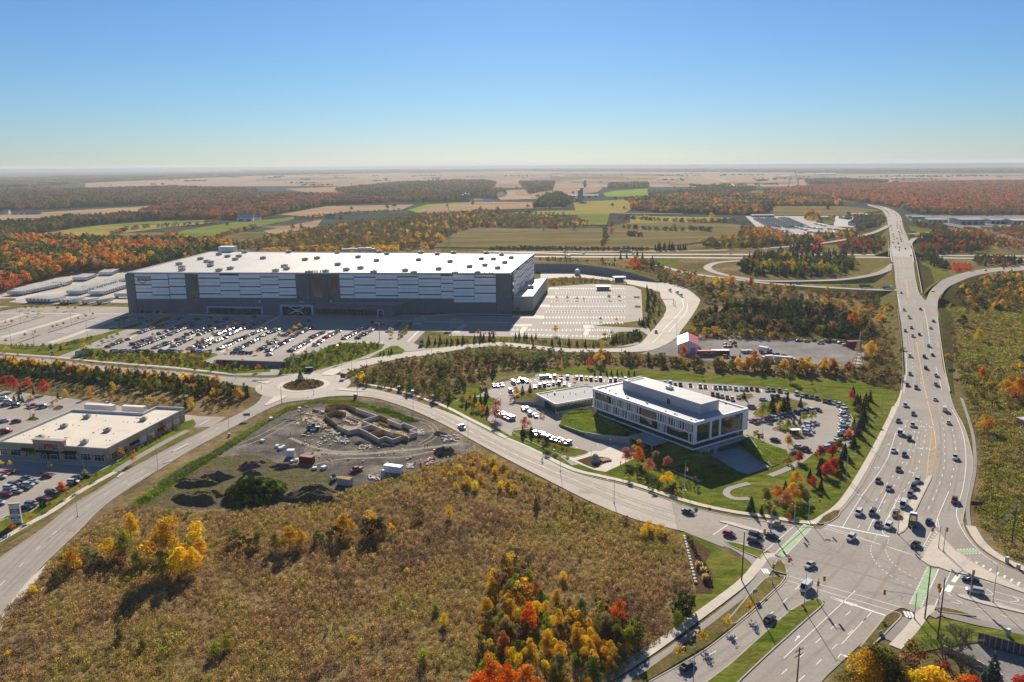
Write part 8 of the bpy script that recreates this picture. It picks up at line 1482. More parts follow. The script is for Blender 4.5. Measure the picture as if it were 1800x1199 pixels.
for sc,L_,h,place,ar in ((zA,((120,515),(365,530),(220,290),(755,305),(925,440),(178,165),(950,175)),11,'in the empty warehouse lot',2),(zA,((548,730),(1255,800)),9,'along the avenue',1),(zB,((830,815),(1410,870)),9,'along the avenue',1),(zB,((860,250),(680,100),(1465,205)),9,'in the crowded warehouse lot',2),(zC,((685,530),(1362,235),(600,400)),13,'in the crowded warehouse lot',2),(zC,((1070,530),(1225,500),(335,890),(668,805),(1130,810),(118,735),(460,570),(965,540)),9,'round the roundabout',1),(zD,((590,500),(800,290),(45,350),(1300,150)),11,'by the access road',1),(zE,((445,1110),(740,1000),(820,830),(1155,1120),(1735,950),(1065,310),(300,300),(680,280),(1185,390),(850,290)),11,'round the marked lot',1),(zJ,((1000,230),(1578,490)),9,'along the pale curving street',1),(zI,((200,440),(750,115)),9,'along the pale curving street',1),(zD,((1610,740),(1320,1080)),7,'in the office lot',1),(zM,((236,265),(545,420)),5,'in the office lot',1),(zM,((476,745),(-90,410)),9,'along the pale curving street',1),(zH,((480,760),(325,470),(1095,300),(465,190)),7,'in the office lot',1),(zF,((745,1245),(1515,790),(805,800),(510,200),(295,300)),9,'near the shop block',1),(z8,((1462,980),(1488,1215),(1365,720),(1270,480)),9,'right of the arterial road',1),(zR,((910,1235),),11,'below the intersection',1),(zQ,((1060,165),(1130,800),(180,835)),11,'round the intersection',1),(zE,((1530,480),),9,'round the marked lot',1)):
    for x,y in L_:q=sc((x,y))[0];lamp(q[0],q[1],h,random.choice([.1,3.2,1.6]) if place != 'right of the arterial road' else 3.1,ar,place)
for q in (zH((1580,870))[0],zH((1357,1200))[0],zH((1740,520))[0],zQ((392,190))[0]):lamp(q[0],q[1],11,-.3,1,'on the lawn beside the arterial road')
lamp(*zQ((15,445))[0],11,2.8,1,'round the intersection');lamp(*zP((1465,400))[0],9,0,2,'in the trailer yard');lamp(*zP((1025,520))[0],9,0,2,'in the trailer yard');lamp(*zG((635,290))[0],9,3.0,1,'in the gravel yard')
gr={}
for t in LP_:gr.setdefault(t[1],[]).append(t)
for pl,L_ in gr.items():
    L_.sort(key=lambda t:t[2][0])
    for j,t in enumerate(L_):t[0]['label']='slim grey lamp post %s, %s from the left' % (pl,ordn(j)) if len(L_)>1 else 'single slim grey lamp post '+pl
p=G(*zA((546,720))[0]);t=thing('banner_pole','white pole with a purple and white banner by the avenue','banner',p);m=MB();m.cyl((0,0,0),(0,0,9.5),.16,.12,8);m.build('pole','frame_white',t);m=MB();m.box(1.0,0,5.5,1.6,.06,2.4);m.build('banner','sign_purple',t);m=MB();m.box(1.0,-.05,6.3,1.2,.04,.8);m.build('banner_print','trim_white',t)
SG=[]
def signal(px,py,label,arm=.0,ang=.0,h=6.0,heads=1):
    p=G(px,py);t=thing('traffic_signal',label,'traffic light',(p.x,p.y,.12),ang,'traffic signals at the intersection');m=MB();m.cyl((0,0,0),(0,0,h),.13,.09,8);m.cyl((0,0,0),(0,0,.6),.22,.2,8);m.build('pole','galv',t)
    if arm:m=MB();m.cyl((0,0,h-.6),(arm,0,h-.1),.08,.05,6);m.build('mast_arm','galv',t)
    for k in range(heads):
        x=(arm if k==0 else .0);m=MB();m.box(x,0,h-1.3 if arm and k==0 else h-2.6,.55,.4,1.5);hd=m.build('signal_head','signal_yellow',t)
        for i in range(3):m=MB();m.cyl((x,-.2,(h-1.3 if arm and k==0 else h-2.6)+.3+.45*i),(x,-.26,(h-1.3 if arm and k==0 else h-2.6)+.3+.45*i),.16,.16,8);m.build('lens','lens_dark',hd)
    return t
for sc,x,y,lab,arm,ang,h,n in ((zK,1175,365,'signal pole by the upper left corner with a short arm',-1.6,.5,7.5,2),(zK,925,455,'tall signal pole behind the white pickup',.8,.3,9,2),(zK,838,665,'signal pole by the two black wagons',.6,.6,7.5,1),(zK,945,1005,'signal pole on the lower left grass island',5.0,.25,7.5,2),(zK,1415,1175,'signal pole at the tip of the grassy median',1.8,.2,7,2),(zQ,652,455,'signal pole on the narrow concrete median',-1.0,0,8,2),(zQ,857,528,'left signal pole on the triangular concrete island',-3.2,.3,7.5,1),(zQ,882,545,'right signal pole on the triangular concrete island',.5,.4,8,1),(zL,1172,342,'signal pole on the slim right hand median',.3,.3,8,2),(zL,848,478,'signal pole by the lower right crossing',-.6,.4,8,2),(zL,612,562,'signal pole beside the lower crosswalk',-8.0,-.2,7.5,1),(zK,1325,330,'signal pole with blue street sign at the upper corner',3.6,.1,7.5,1)):
    q=sc((x,y))[0];signal(q[0],q[1],lab,arm,ang,h,n)
p=G(*zK((1325,335))[0]);t=thing('street_sign','blue street name sign hanging by the upper corner signal','sign',(p.x+1.4,p.y,6.6));m=MB();m.box(0,0,0,1.6,.05,.4);m.build('plate','paint_white',t);m=MB();m.box(0,-.04,.1,1.4,.03,.2);m.build('lettering','sign_teal',t)
def upole(px,py,h,label,arms=0):
    p=G(px,py);t=thing('utility_pole',label,'utility pole',p);m=MB();m.cyl((0,0,-.1),(0,0,h),.2,.13,10);m.build('pole','wood_pole',t)
    for k in range(arms):
        m=MB();m.box(0,0,h-.7-1.3*k,3.0,.12,.14,.6);ar=m.build('crossarm','wood_pole',t)
        for x in (-1.2,-.4,.4,1.2):m=MB();m.cyl((x*math.cos(.6),x*math.sin(.6),h-.56-1.3*k),(x*math.cos(.6),x*math.sin(.6),h-.2-1.3*k),.05,.05,6);m.build('insulator','galv',ar)
    return Vector((p.x,p.y,h))
u1=upole(1303.6,1021,15.5,'bare wooden pole beside the curving pavement');u2=upole(1625.5,1088,15.5,'wooden pole left of two at the lower right crossing');u3=upole(1648,1125,17.5,'wooden pole right of two at the lower right crossing');u4=upole(1778,956,14.5,'wooden pole with crossarms in the right hand brush',2);u5=upole(1398,1235,14,'wooden pole with crossarms cut by the bottom edge',2)
def wire(a,b,n,label,sag=1.5,r=.025):
    P=[a.lerp(b,i/n)+Vector((0,0,-sag*4*(i/n)*(1-i/n))) for i in range(n+1)];m=MB()
    for c,d in zip(P,P[1:]):m.cyl(c,d,r,r,4,False)
    return tag(m.build('power_line','metal_grey'),label,'wire','power lines at the right')
for k in range(4):wire(u4+Vector((-1.2+.8*k,-.8+.5*k,-.6)),u3+Vector((-.4+.2*k,0,-.6-.5*k)),14,ORD[k]+' from the left of the wires between the right hand poles')
far=G(1660,385,14);mid_=G(1800,470,16)
for k in range(4):wire(G(1700+k*4,395,20),G(1830+k*5,432,22),10,ORD[k]+' from the left of the wires over the far right brush',2,.12)
p=G(*zM((1218,612))[0]);t=thing('flagpole','white flagpole with a red and white flag on the office lawn','flagpole',p);m=MB();m.cyl((0,0,0),(0,0,10.5),.12,.06,8);m.build('pole','frame_white',t);m=MB();m.cyl((0,0,0),(0,0,.25),.8,.8,12);m.build('base','concrete',t);m=MB();m.ball(0,0,10.6,.16);m.build('finial','galv',t)
for i,c in enumerate(('sign_red','frame_white','sign_red')):
    m=MB();x0=.1+i*.45;zt_=9.6-i*.35;m.add([(x0,.02*i,zt_),(x0+.45,.02*i+.1,zt_-.35),(x0+.45,.02*i+.1,zt_-1.75),(x0,.02*i,zt_-1.4)],[(0,1,2,3)]);m.build('flag_band',c,t)
def boulder(px,py,sx,sy,sz,label,name='boulder',m='rock',cat='boulder'):
    p=G(px,py);bm=bmesh.new();bmesh.ops.create_icosphere(bm,subdivisions=3,radius=1.0);g=random.Random(int(px*7+py))
    ph=[g.uniform(0,6) for _ in range(6)]
    for v in bm.verts:
        c=v.co;k=1+.16*math.sin(3*c.x+ph[0])+.14*math.sin(4*c.y+ph[1])+.12*math.sin(5*c.z+ph[2])+g.uniform(-.05,.05);v.co=Vector((c.x*sx*k,c.y*sy*k,max(-.1,c.z*sz*k+sz*.35)))
    me=bpy.data.meshes.new(name);bm.to_mesh(me);me.materials.append(MATS[m]);o=obj(name,me,None,(p.x,p.y,.05));return tag(o,label,cat) if cat else setting(o,'structure',label)
q=zM((285,310))[0];boulder(q[0],q[1],2.2,1.8,2.2,'large grey boulder in the bed before the office')
p=G(*zM((385,300))[0]);t=thing('bench','tan slatted seat block beside the grey boulder','bench',p,.5)
for k in range(10):m=MB();m.box(-2+k*.44,0,.15,.34,3.0,.5+.12*(k % 3));m.build('slat','timber',t)
for k,q in enumerate(zK((170,830),(215,890),(240,965))):
    p=G(*q);t=thing('grass_clump',['upper','middle','lower'][k]+' of three tan grass clumps in the corner bed','grass clump',(p.x,p.y,.1));me=crown_tuft('stalks',160,300+k,1.5,.7,.06);o=obj('stalks',me,t,scale=1.3);o['tint']=(.50,.36,.17)
    me=crown_tuft('base_leaves',60,310+k,.7,.6,.07);o=obj('base_leaves',me,t,scale=1.2);o['tint']=(.25,.2,.08)
row_=resample(W(zK((60,540),(140,700),(200,800),(250,900),(290,1000))),12)
for k,p in enumerate(row_):o=obj('bed_shrub',SP['shrub'][k % 3],None,(p.x+.3*(k % 2),p.y,.1),k,(.16,.16,.13));o['tint']=(.03,.06,.02);tag(o,'dark low shrub in the corner bed, %s from the top' % ordn(k),'shrub','low shrubs in the corner bed')
P=resample(W(zK((15,510),(60,680),(100,850),(135,990))),16);t=thing('stone_edging','line of pale blocks between the meadow and the corner bed','edging',P[0])
for k,p in enumerate(P):m=MB();m.box(p.x-P[0].x,p.y-P[0].y,0,random.uniform(.7,1.2),.8,random.uniform(.5,.8),1.2);m.build('stone','concrete',t)
p=G(30,921);t=thing('pylon_sign','tall pale pylon sign with stacked tenant panels by the street','sign',p,.15);m=MB();m.box(0,0,0,3.4,.7,7.2);m.build('body','trim_white',t);m=MB();m.box(0,0,7.2,3.7,.9,.5);m.build('cap','unit_tan',t);m=MB();m.box(0,0,-.1,3.9,1.0,.6);m.build('plinth','concrete_wall',t)
for k in range(5):
    m=MB();m.box(0,-.38,1.2+k*.92,2.9,.06,.75);o=m.build('tenant_panel',['frame_white','metal_dark','frame_white','metal_dark','sign_maroon'][k],t);m=MB();m.box(0,-.43,1.45+k*.92,2.0,.03,.22);m.build('print_bar',['metal_dark','frame_white','sign_green','frame_white','frame_white'][k],o)
def board(px,py,w,h,z0,m_,label,ang=.0,name='sign_board',posts=2,cat='sign',face=None):
    p=G(px,py);t=thing(name,label,cat,p,ang)
    for k in range(posts):m=MB();x=(-.5+k)*w*.7 if posts>1 else 0;m.cyl((x,.06,0),(x,.06,z0+h),.06,.05,6);m.build('post','galv',t)
    m=MB();m.box(0,0,z0,w,.08,h);b=m.build('panel',m_,t);m=MB();m.box(0,-.06,z0+h*.3,w*.7,.03,h*.35);m.build('print_bar',face or 'metal_dark',b);return t
board(*zA((838,640))[0],5,3.2,.4,'barn_roof','pale blue grey entrance sign by the warehouse drive',.1,face='trim_white');board(*zC((470,480))[0],7,.8,4,'frame_white','white directional board over the ramp by the roundabout');board(*zI((385,290))[0],3.2,1.4,2.0,'barn_roof','street name sign facing away beside the lower left street',.2);board(*zK((760,1150))[0],1.6,1.2,1.6,'metal_grey','small blue sign on the lower grass verge',.5);board(*zQ((1048,320))[0],3.6,1.6,.6,'sign_maroon','maroon sign board at the edge of the right hand brush',-.3);board(*zD((487,400))[0],3.2,5,0,'trim_white','white slab sign at the access road bend',.2,posts=0);board(*zC((978,640))[0],2.8,2.6,.6,'sign_purple','purple bus stop panel at the roundabout crossing',.2);board(*zM((436,115))[0],.5,1.6,.3,'frame_white','thin white marker post before the office wall',0,posts=1);board(1672,662,4.0,2.2,2.5,'sign_teal','green highway sign right of the arterial road',.1);board(*zH((1665,640))[0],1.5,1.3,3.0,'metal_grey','small banner sign on the lawn by the arterial road',0,posts=1);board(*zL((272,720))[0],1.4,.7,.4,'trim_white','small white sign in the lower right island',.4);board(*zL((308,620))[0],1.0,.6,.4,'container_orange','small red sign in the lower right island',.2)
p=G(*zC((622,560))[0]);t=thing('bus_shelter','small dark bus shelter by the roundabout','shelter',p,.1);m=MB();m.box(0,0,2.5,4.5,1.8,.18);m.build('roof','machine_blue',t);m=MB();m.box(0,.8,.1,4.2,.08,2.4);m.build('back_pane','glass_dark',t)
for s in (-1,1):m=MB();m.box(s*2.05,0,.1,.08,1.6,2.4);m.build('side_pane','glass_dark',t)
p=G(*zH((825,745))[0]);t=thing('smoking_shelter','small white roofed shelter in the office lot','shelter',p,.1);m=MB();m.box(0,0,2.4,4.6,2.4,.2);m.build('roof','frame_white',t)
for a in (-2.1,2.1):
    for b_ in (-1,1):m=MB();m.box(a,b_,0,.1,.1,2.4);m.build('post','galv',t)
m=MB();m.box(0,1,.2,4.2,.06,2.0);m.build('back_pane','glass_dark',t)
p=G(*zE((960,475))[0]);t=thing('lot_shelter','white flat roofed shelter at the top of the marked lot','shelter',p);m=MB();m.box(0,0,3.4,14,9,.4);m.build('roof','parapet_white',t);m=MB();m.box(0,1,.1,12,6,3.2);m.build('wall','metal_grey',t)
p=G(*zE((1130,385))[0]);t=thing('guard_house','grey guard house on the truck road','guard house',p);m=MB();m.box(0,0,0,9,5,4.2);m.build('wall','metal_dark',t);m=MB();m.box(0,0,4.2,13,8,.5);m.build('roof','metal_grey',t);m=MB();m.box(0,-2.56,1.4,7,.08,1.6);m.build('window','glass_amber',t)
for x in (-6,6):m=MB();m.box(x,0,0,.3,.3,4.2);m.build('post','metal_grey',t)
p=G(*zE((1650,640))[0]);t=thing('gate_frame','red and white posted height gate on the truck road','gate',p)
for x in (-5,5):
    for y in (-4,4):m=MB();m.cyl((x,y,0),(x,y,4.5),.25,.25,8);m.build('post','sign_red' if y>0 else 'frame_white',t)
m=MB();m.box(0,4,4.5,10.4,.3,.4);m.build('beam','metal_dark',t)
for k,(sc,x,y,h,lab) in enumerate(((z9,1630,725,1.7,'larger pale utility cabinet at the brush edge'),(z9,1742,790,1.4,'smaller pale utility cabinet at the brush edge'),(zL,1557,735,1.9,'grey utility cabinet on the lower right lawn'),(zI,200,460,1.2,'dark cabinet at the foot of a lamp post by the fenced bank'))):
    q=sc((x,y))[0];p=G(*q);t=thing('utility_cabinet',lab,'cabinet',(p.x,p.y,.1),.3);m=MB();m.box(0,0,0,.9,.7,h);m.build('body','galv' if k<3 else 'metal_dark',t);m=MB();m.box(0,0,h,1.0,.8,.1);m.build('cap','metal_white',t);m=MB();m.box(.0,-.37,.2,.7,.03,h-.4);m.build('door','metal_grey',t)
for k,(sc,x,y,mm_) in enumerate(((zC,1568,765,'metal_dark'),(zC,1712,810,'metal_grey'),(zD,610,985,'metal_grey'),(zC,1108,850,'metal_dark'))):
    q=sc((x,y))[0];p=G(*q);t=thing('portable_toilet',ORD[k]+' from the left of the portable cabins along the pale street' if k != 3 else 'dark portable cabin by the fence above the foundation','cabin',p);m=MB();m.box(0,0,0,1.5,1.5,2.6,0,.96);m.build('body',mm_,t);m=MB();m.box(0,0,2.6,1.6,1.6,.25,0,.8);m.build('roof','metal_white',t)
def rail(E,y0,y1,off,h,m_,label,name='guard_rail',n=40,cat='guard rail',posts=True):
    ys=np.linspace(y0,y1,n);P=[art_pt(xat(E,y) if isinstance(E,list) else E,y) for y in ys];P=offset_line(P,off);t=thing(name,label,cat,P[0]);m=MB();o0=P[0]
    A_=[p-o0 for p in P]
    for a,b in zip(A_,A_[1:]):d=(b-a);d.z=0;d.normalize();q=Vector((-d.y,d.x,0))*(.15 if m_=='concrete' else .05);z0=Vector((0,0,.0 if m_=='concrete' else .45));z1_=Vector((0,0,h));m.add([a-q+z0,b-q+z0,b+q+z0,a+q+z0,a-q+z1_,b-q+z1_,b+q+z1_,a+q+z1_],[(4,5,6,7),(0,1,5,4),(2,3,7,6)])
    m.build('beam' if posts else 'barrier',m_,t)
    if posts:
        for a in A_[::2]:m=MB();m.box(a.x,a.y,a.z-.3,.12,.12,.3+h);m.build('post','metal_grey',t)
    return t
rail(AL,545,685,-1.0,.85,'galv','steel guard rail along the left edge of the arterial road');rail([(1602,427),(1610,457),(1621,517)],427,517,0,1.0,'concrete','concrete parapet along the right edge of the bridge','bridge_parapet',cat='parapet',posts=False);rail([(1648,560),(1656,620),(1662,657),(1670,690)],560,690,0,.8,'concrete','pale barrier along the right edge of the arterial road','roadside_barrier',cat='barrier',posts=False);rail([(1562,425),(1562,452)],425,452,0,1.0,'concrete','short concrete parapet on the left of the bridge','bridge_parapet',n=12,cat='parapet',posts=False)
P=resample(W(zL((1250,805),(1450,860),(1721,935),(1800,955))),10);t=thing('yard_fence','dark panelled fence at the lower right yard','fence',P[0])
for a,b in zip(P,P[1:]):f=Face(a,b);m=f.b(.05,f.L-.05,.1,3.0,-.04,.04);m.build('fence_panel','metal_dark',t,-P[0]);m=f.b(-.08,.08,0,3.2,-.08,.08);m.build('post','galv',t,-P[0])
sheet('gravel_yard',zL((920,870),(1250,815),(1721,945),(1800,960),(1800,1300),(1500,1230)),'gravel_grey',z=.02);P=resample(W(zL((905,880),(1050,940),(1250,1030),(1500,1180))),8);t=thing('yard_wall','pale curved wall behind the spruces at the lower right','wall',P[0])
for a,b in zip(P,P[1:]):f=Face(a,b);f.b(0,f.L,0,1.4,-.15,.15).build('wall_panel','concrete',t,-P[0])
fd=thing('foundation','concrete house foundation walls with timber formwork on the site','foundation',G(*zJ((560,400))[0]));f0=Vector(fd.location)
def fwall(line,m_,h,th,nm):
    P=[G(x,y,0) for x,y in [Z(560,690,6,p)[0] for p in line]]
    for a,b in zip(P,P[1:]):
        f=Face(a,b);k=max(1,int(f.L/4))
        for i in range(k):f.b(f.L*i/k-(.0 if i else th/2),f.L*(i+1)/k+(th/2 if i==k-1 else -.03),0,h*random.uniform(.97,1.03),-th/2,th/2).build(nm,m_,fd,-f0)
dn=lambda L_:[(x,y+42) for x,y in L_]
for L_ in ([(205,350),(325,405),(425,380),(530,430),(640,495),(705,470),(780,500),(865,472)],[(430,378),(560,342)],[(470,292),(635,240)],[(400,170),(605,240)],[(730,288),(870,342),(900,325),(1035,378),(965,400),(1040,425),(965,445)],[(470,300),(560,342),(700,400),(790,430)]):fwall(dn(L_),'concrete',2.2,.38,'wall_section')
for L_ in ([(65,235),(205,345)],[(65,235),(180,192)],[(75,140),(180,125),(300,128),(400,168)],[(75,140),(120,170),(180,150)],[(530,432),(690,398)],[(770,420),(870,455),(945,475)],[(640,240),(730,275)],[(180,190),(290,215)]):fwall(dn(L_),'plywood',2.3,.2,'formwork_panel')
RB=random.Random(9)
for L_ in ([(-60,150),(0,165)],[(-110,200),(-30,215),(-10,190)],[(20,160),(60,150)],[(-140,255),(-70,235)],[(-90,270),(-40,262)],[(300,235),(420,280)],[(330,215),(440,250)],[(600,300),(700,340)],[(640,290),(740,330)],[(840,400),(900,420)]):fwall(dn(L_),RB.choice(['concrete','plywood','timber']),RB.uniform(.5,1.3),.3,'low_form')
mb=MB()
for k in range(1000):
    z_=RB.choice([((270,240),(470,320)),((560,300),(770,400)),((-120,180),(60,300)),((230,150),(330,220)),((820,380),(940,440)),((-150,230),(-10,330)),((30,320),(200,400)),((380,340),(440,370)),((280,330),(420,370))]);t_=RB.random();x=z_[0][0]+(z_[1][0]-z_[0][0])*t_+RB.uniform(-25,25);y=z_[0][1]+(z_[1][1]-z_[0][1])*t_+RB.uniform(-18,18)+40;p=G(560+x/6,690+y/6);mb.box(p.x,p.y,.05,RB.uniform(.4,3.0),RB.uniform(.15,.8),RB.uniform(.08,.5),RB.uniform(0,3.1))
setting(mb.build('lumber_debris','timber'),'stuff','scattered lumber and offcuts round the foundation')
mb=MB()
for k in range(330):
    x,y=RB.choice([(RB.uniform(-190,1450),RB.uniform(560,760)),(RB.uniform(-190,300),RB.uniform(420,560)),(RB.uniform(430,560),RB.uniform(560,600)),(RB.uniform(930,1000),RB.uniform(760,800)),(RB.uniform(1070,1220),RB.uniform(690,770)),(RB.uniform(200,320),RB.uniform(490,530)),(RB.uniform(1040,1110),RB.uniform(400,450)),(RB.uniform(530,640),RB.uniform(880,930)),(RB.uniform(1280,1480),RB.uniform(450,520))]);p=G(560+x/6,690+y/6);mb.box(p.x,p.y,.05,RB.uniform(.3,1.6),RB.uniform(.3,1.0),RB.uniform(.1,.6),RB.uniform(0,3.1))
setting(mb.build('rubble','rubbish'),'stuff','loose rubble and packaging on the site')
for k,(x,y) in enumerate(sorted(((520,300),(560,250),(620,230),(700,210),(590,330),(650,300),(760,290),(820,250),(480,280),(1000,330),(900,230),(680,150),(850,300),(790,200),(600,190),(1100,280)))):
    p=G(*zI((x+330,y))[0]);t=thing('lumber_stack','pale stack of lumber about the foundation, %s from the left' % ordn(k),'lumber',(p.x,p.y,.06),RB.uniform(0,3),'lumber stacks on the site')
    for i in range(5):m=MB();m.box(0,-.5+i*.25,.0,RB.uniform(2.5,5),.2,.15+.15*(i % 3));m.build('plank','timber',t)
def heap(px,py,sx,sy,h,label,m_='soil',name='soil_heap',cat='soil heap'):
    p=G(px,py);bm=bmesh.new();bmesh.ops.create_grid(bm,x_segments=18,y_segments=18,size=1.0);g=random.Random(int(px*3+py));ph=[g.uniform(0,6) for _ in range(4)]
    for v in bm.verts:
        th=math.atan2(v.co.y,v.co.x);r=math.hypot(v.co.x,v.co.y)*(1.12+.2*math.sin(3*th+ph[2])+.12*math.sin(5*th+ph[3]));k=max(0,1-r*r) ** .9;v.co=Vector((v.co.x*sx,v.co.y*sy,k*h*(1+.18*math.sin(11*v.co.x+ph[3])*math.sin(13*v.co.y+ph[2])+.25*math.sin(5*v.co.x+ph[0])+.22*math.sin(6*v.co.y+ph[1])+g.uniform(-.13,.13))-.03))
    me=bpy.data.meshes.new(name);bm.to_mesh(me);me.materials.append(MATS[m_]);o=obj(name,me,None,(p.x,p.y,.06));return tag(o,label,cat)
for sc,x,y,sx,sy,h,lab,m_ in ((zI,60,905,7,5,2.2,'dark soil heap at the left end of the site','soil'),(zI,375,790,4,4,1.6,'left of the two dark round soil heaps','soil'),(zI,470,765,4,4,1.6,'right of the two dark round soil heaps','soil'),(zI,450,855,4,3,1.2,'small dark heap above the weedy mound','soil'),(zI,480,1080,12,10,5.5,'big weed covered mound at the lower left of the site','weeds'),(zI,1050,1100,13,7,3.0,'long dark bank at the lower edge of the site','weedy_soil'),(zI,-120,1120,10,6,2.6,'dark bank at the lower left edge of the site','weedy_soil'),(zI,780,790,7,3,1.2,'low dark ridge by the red container','soil'),(zJ,450,535,4.5,3.5,.8,'dark heap before the foundation corner','soil'),(zJ,700,560,4.5,3,.9,'second dark heap before the foundation','soil'),(zJ,1320,645,5,3.5,2.4,'black gravel heap by the site gate','soil'),(zJ,95,385,3,2.4,.8,'small dark heap left of the foundation','soil'),(zI,-160,960,9,5,1.8,'weedy bank in the far left corner of the site','weedy_soil'),(zJ,1275,440,3.5,2.5,.9,'low heap right of the foundation','soil'),(zR,340,200,6,5,.6,'x','soil')):  # soil heaps all use the same even dark soil colour
    if lab != 'x':q=sc((x,y))[0];heap(q[0],q[1],sx,sy,h,lab,m_)
q=zI((480,1080))[0];c=G(*q)
R=[]
for k in range(420):
    a=RB.uniform(0,6.28);r=math.sqrt(RB.random());x,y=c.x+11*r*math.cos(a),c.y+9*r*math.sin(a);z_=5.5*max(0,1-math.hypot((x-c.x)/12,(y-c.y)/10)) ** .8;R.append((x,y,z_-.2,RB.uniform(.12,.28),RB.uniform(.1,.24),a,jit(C_[RB.choice(['green','lime','dk','green'])],.2),RB.randrange(3)))
scatter('mound_weeds',R,'leafy weeds covering the big mound on the site',SP['shrub'])
def crate(sc,x,y,L,w,h,m_,label,ang=.0,name='shipping_container',top=None,cat='container'):
    q=sc((x,y))[0];p=G(*q);t=thing(name,label,cat,(p.x,p.y,.08),ang);m=MB();m.box(0,0,0,L,w,h);m.build('box',m_,t);m=MB();m.box(0,0,h,L*1.01,w*1.02,.12);m.build('roof',top or m_,t)
    n=int(L/.8)
    for k in range(n):m=MB();x_=-L/2+L*(k+.5)/n;m.box(x_,-w/2-.04,.15,.35,.08,h-.3);m.build('rib',m_,t)
    m=MB();m.box(L/2+.04,0,.1,.06,w*.9,h-.2);m.build('door',m_,t);return t
crate(zI,1020,735,6.0,2.6,2.6,'container_red','dark red shipping container on the site',-.35);crate(zI,1420,970,5.6,2.6,2.6,'metal_grey','grey container with a plywood roof at the lower edge of the site',-.35,top='plywood');crate(zJ,790,838,7.5,2.6,2.7,'metal_white','white site container beside the meadow',-.35,top='frame_white')
crate(zG,310,325,12,2.6,3.2,'container_orange','orange red container with white lettering by the shed',.0);crate(zG,430,315,11,4,2.8,'container_red','red container with a white roof by the shed',.0,top='metal_white');crate(zG,1600,250,9,4,4,'container_red','red container at the far end of the gravel yard',.1);crate(zG,660,300,7,3,1.6,'metal_grey','low grey skip in the gravel yard',.1,'skip',cat='skip')
p=G(*zG((265,325))[0]);t=thing('lettering_strip','row of white letters painted on the orange red container','lettering',(p.x,p.y-1.42,1.6))
for k in range(9):m=MB();m.box(k*1.0,0,0,.65,.06,.9 if k % 3 else .8);m.build('letter','trim_white',t)
rg=G(*zG((1635,425))[0]);t=thing('drill_rig','white lattice rig standing on timber at the end of the gravel yard','rig',rg)
for a in range(4):m=MB();s,c_=math.sin(a*1.57+.78),math.cos(a*1.57+.78);m.cyl((c_*4,s*4,0),(c_*.4,s*.4,12),.22,.12,6);m.build('leg','timber',t)
for z_ in (2,4,6,8,10):m=MB();m.box(0,0,z_,5.6*(1-z_/13),5.6*(1-z_/13),.25,.78);m.build('brace','timber',t)
m=MB();m.cyl((0,0,10),(0,0,21),.35,.2,8);m.build('mast','frame_white',t)
RY=[]
for k in range(16):
    q=zG((450+RB.uniform(0,120),205+RB.uniform(0,50)))[0];p=G(*q);t=thing('farm_implement','','machine',p,RB.uniform(0,3),'red machines in the gravel yard');m=MB();loft(m,[(-1.2,.4,1.0,.6,.1),(-.2,.4,1.4,.7,.1),(1.2,.4,.9,.5,.1)]);m.build('body','container_red',t);RY.append((t,PX(p)[0]))
    for s in (-1,1):m=MB();m.cyl((-.7,s*.75-.1,.5),(-.7,s*.75+.1,.5),.5,.5,8);m.build('wheel','rubber',t)
RY.sort(key=lambda t:t[1])
for j,t in enumerate(RY):t[0]['label']='small red machine beside the shed, %s from the left' % ordn(j)
for k,(x,y,s,lab) in enumerate(((850,670,3.6,'large white wrapped block beside the red container'),(740,600,2.2,'white wrapped bundle heading a pile on the site'),(705,575,2.0,'white wrapped bundle leaning at the back of a pile'),(770,580,1.8,'white wrapped bundle at the right of a pile'),(550,520,2.0,'pale wrapped bundle left on the bare gravel'),(1100,810,2.0,'left of two white bundles below the red container'),(1195,805,2.4,'right of two white bundles below the red container'),(910,720,1.7,'crumpled white bundle before the red container'),(860,735,1.5,'flat white bundle left of the red container'),(1185,215,1.8,'white round bundle beside the formwork'),(940,175,1.8,'grey white bundle at the back of the site'),(640,285,2.2,'flat white sheet by the fenced bank'))):
    q=zI((x,y))[0];p=G(*q);t=thing('wrapped_pallet',lab,'pallet',(p.x,p.y,.06),k*.7);m=MB();m.box(0,0,0,s,s*.8,.15);m.build('pallet','timber',t);m=MB();m.box(0,0,.15,s*.95,s*.76,s*(.75 if k==0 else .4),0,.88);m.build('wrapped_load','tarp',t)
p=G(*zI((1085,395))[0]);t=thing('telehandler','blue telescopic handler parked left of the foundation','machine',(p.x,p.y,.06),.35);m=MB();loft(m,[(-3.2,.9,1.9,1.0,.15),(-1.5,.8,2.2,1.1,.2),(1.5,.8,1.6,1.1,.2),(3.0,.9,1.4,1.0,.15)]);m.build('body','machine_blue',t);m=MB();m.box(.2,.55,1.6,1.7,.9,1.3,0,.85);m.build('cab','car_glass',t);m=MB();m.cyl((-3.0,-.4,2.3),(4.2,-.4,2.0),.3,.22,8);m.build('boom','machine_blue',t);m=MB();m.box(4.3,-.4,1.0,.3,1.6,1.0);m.build('fork_carriage','metal_dark',t)
for x in (-2.1,2.0):
    for s in (-1,1):m=MB();m.cyl((x,s*1.1-.25,.65),(x,s*1.1+.25,.65),.65,.65,12);m.build('wheel','rubber',t)
p=G(*zJ((165,925))[0]);t=thing('skid_loader','small white and black loader beside the plywood roofed container','loader',(p.x,p.y,.06),1.0);m=MB();loft(m,[(-1.3,.5,1.5,.8,.1),(.4,.5,1.6,.85,.1),(1.2,.5,1.0,.8,.1)]);m.build('body','metal_white',t);m=MB();m.box(-.1,0,1.5,1.2,1.2,.9,0,.85);m.build('cab','car_glass',t);m=MB();m.box(1.8,0,.1,.9,1.9,.6);m.build('bucket','metal_dark',t)
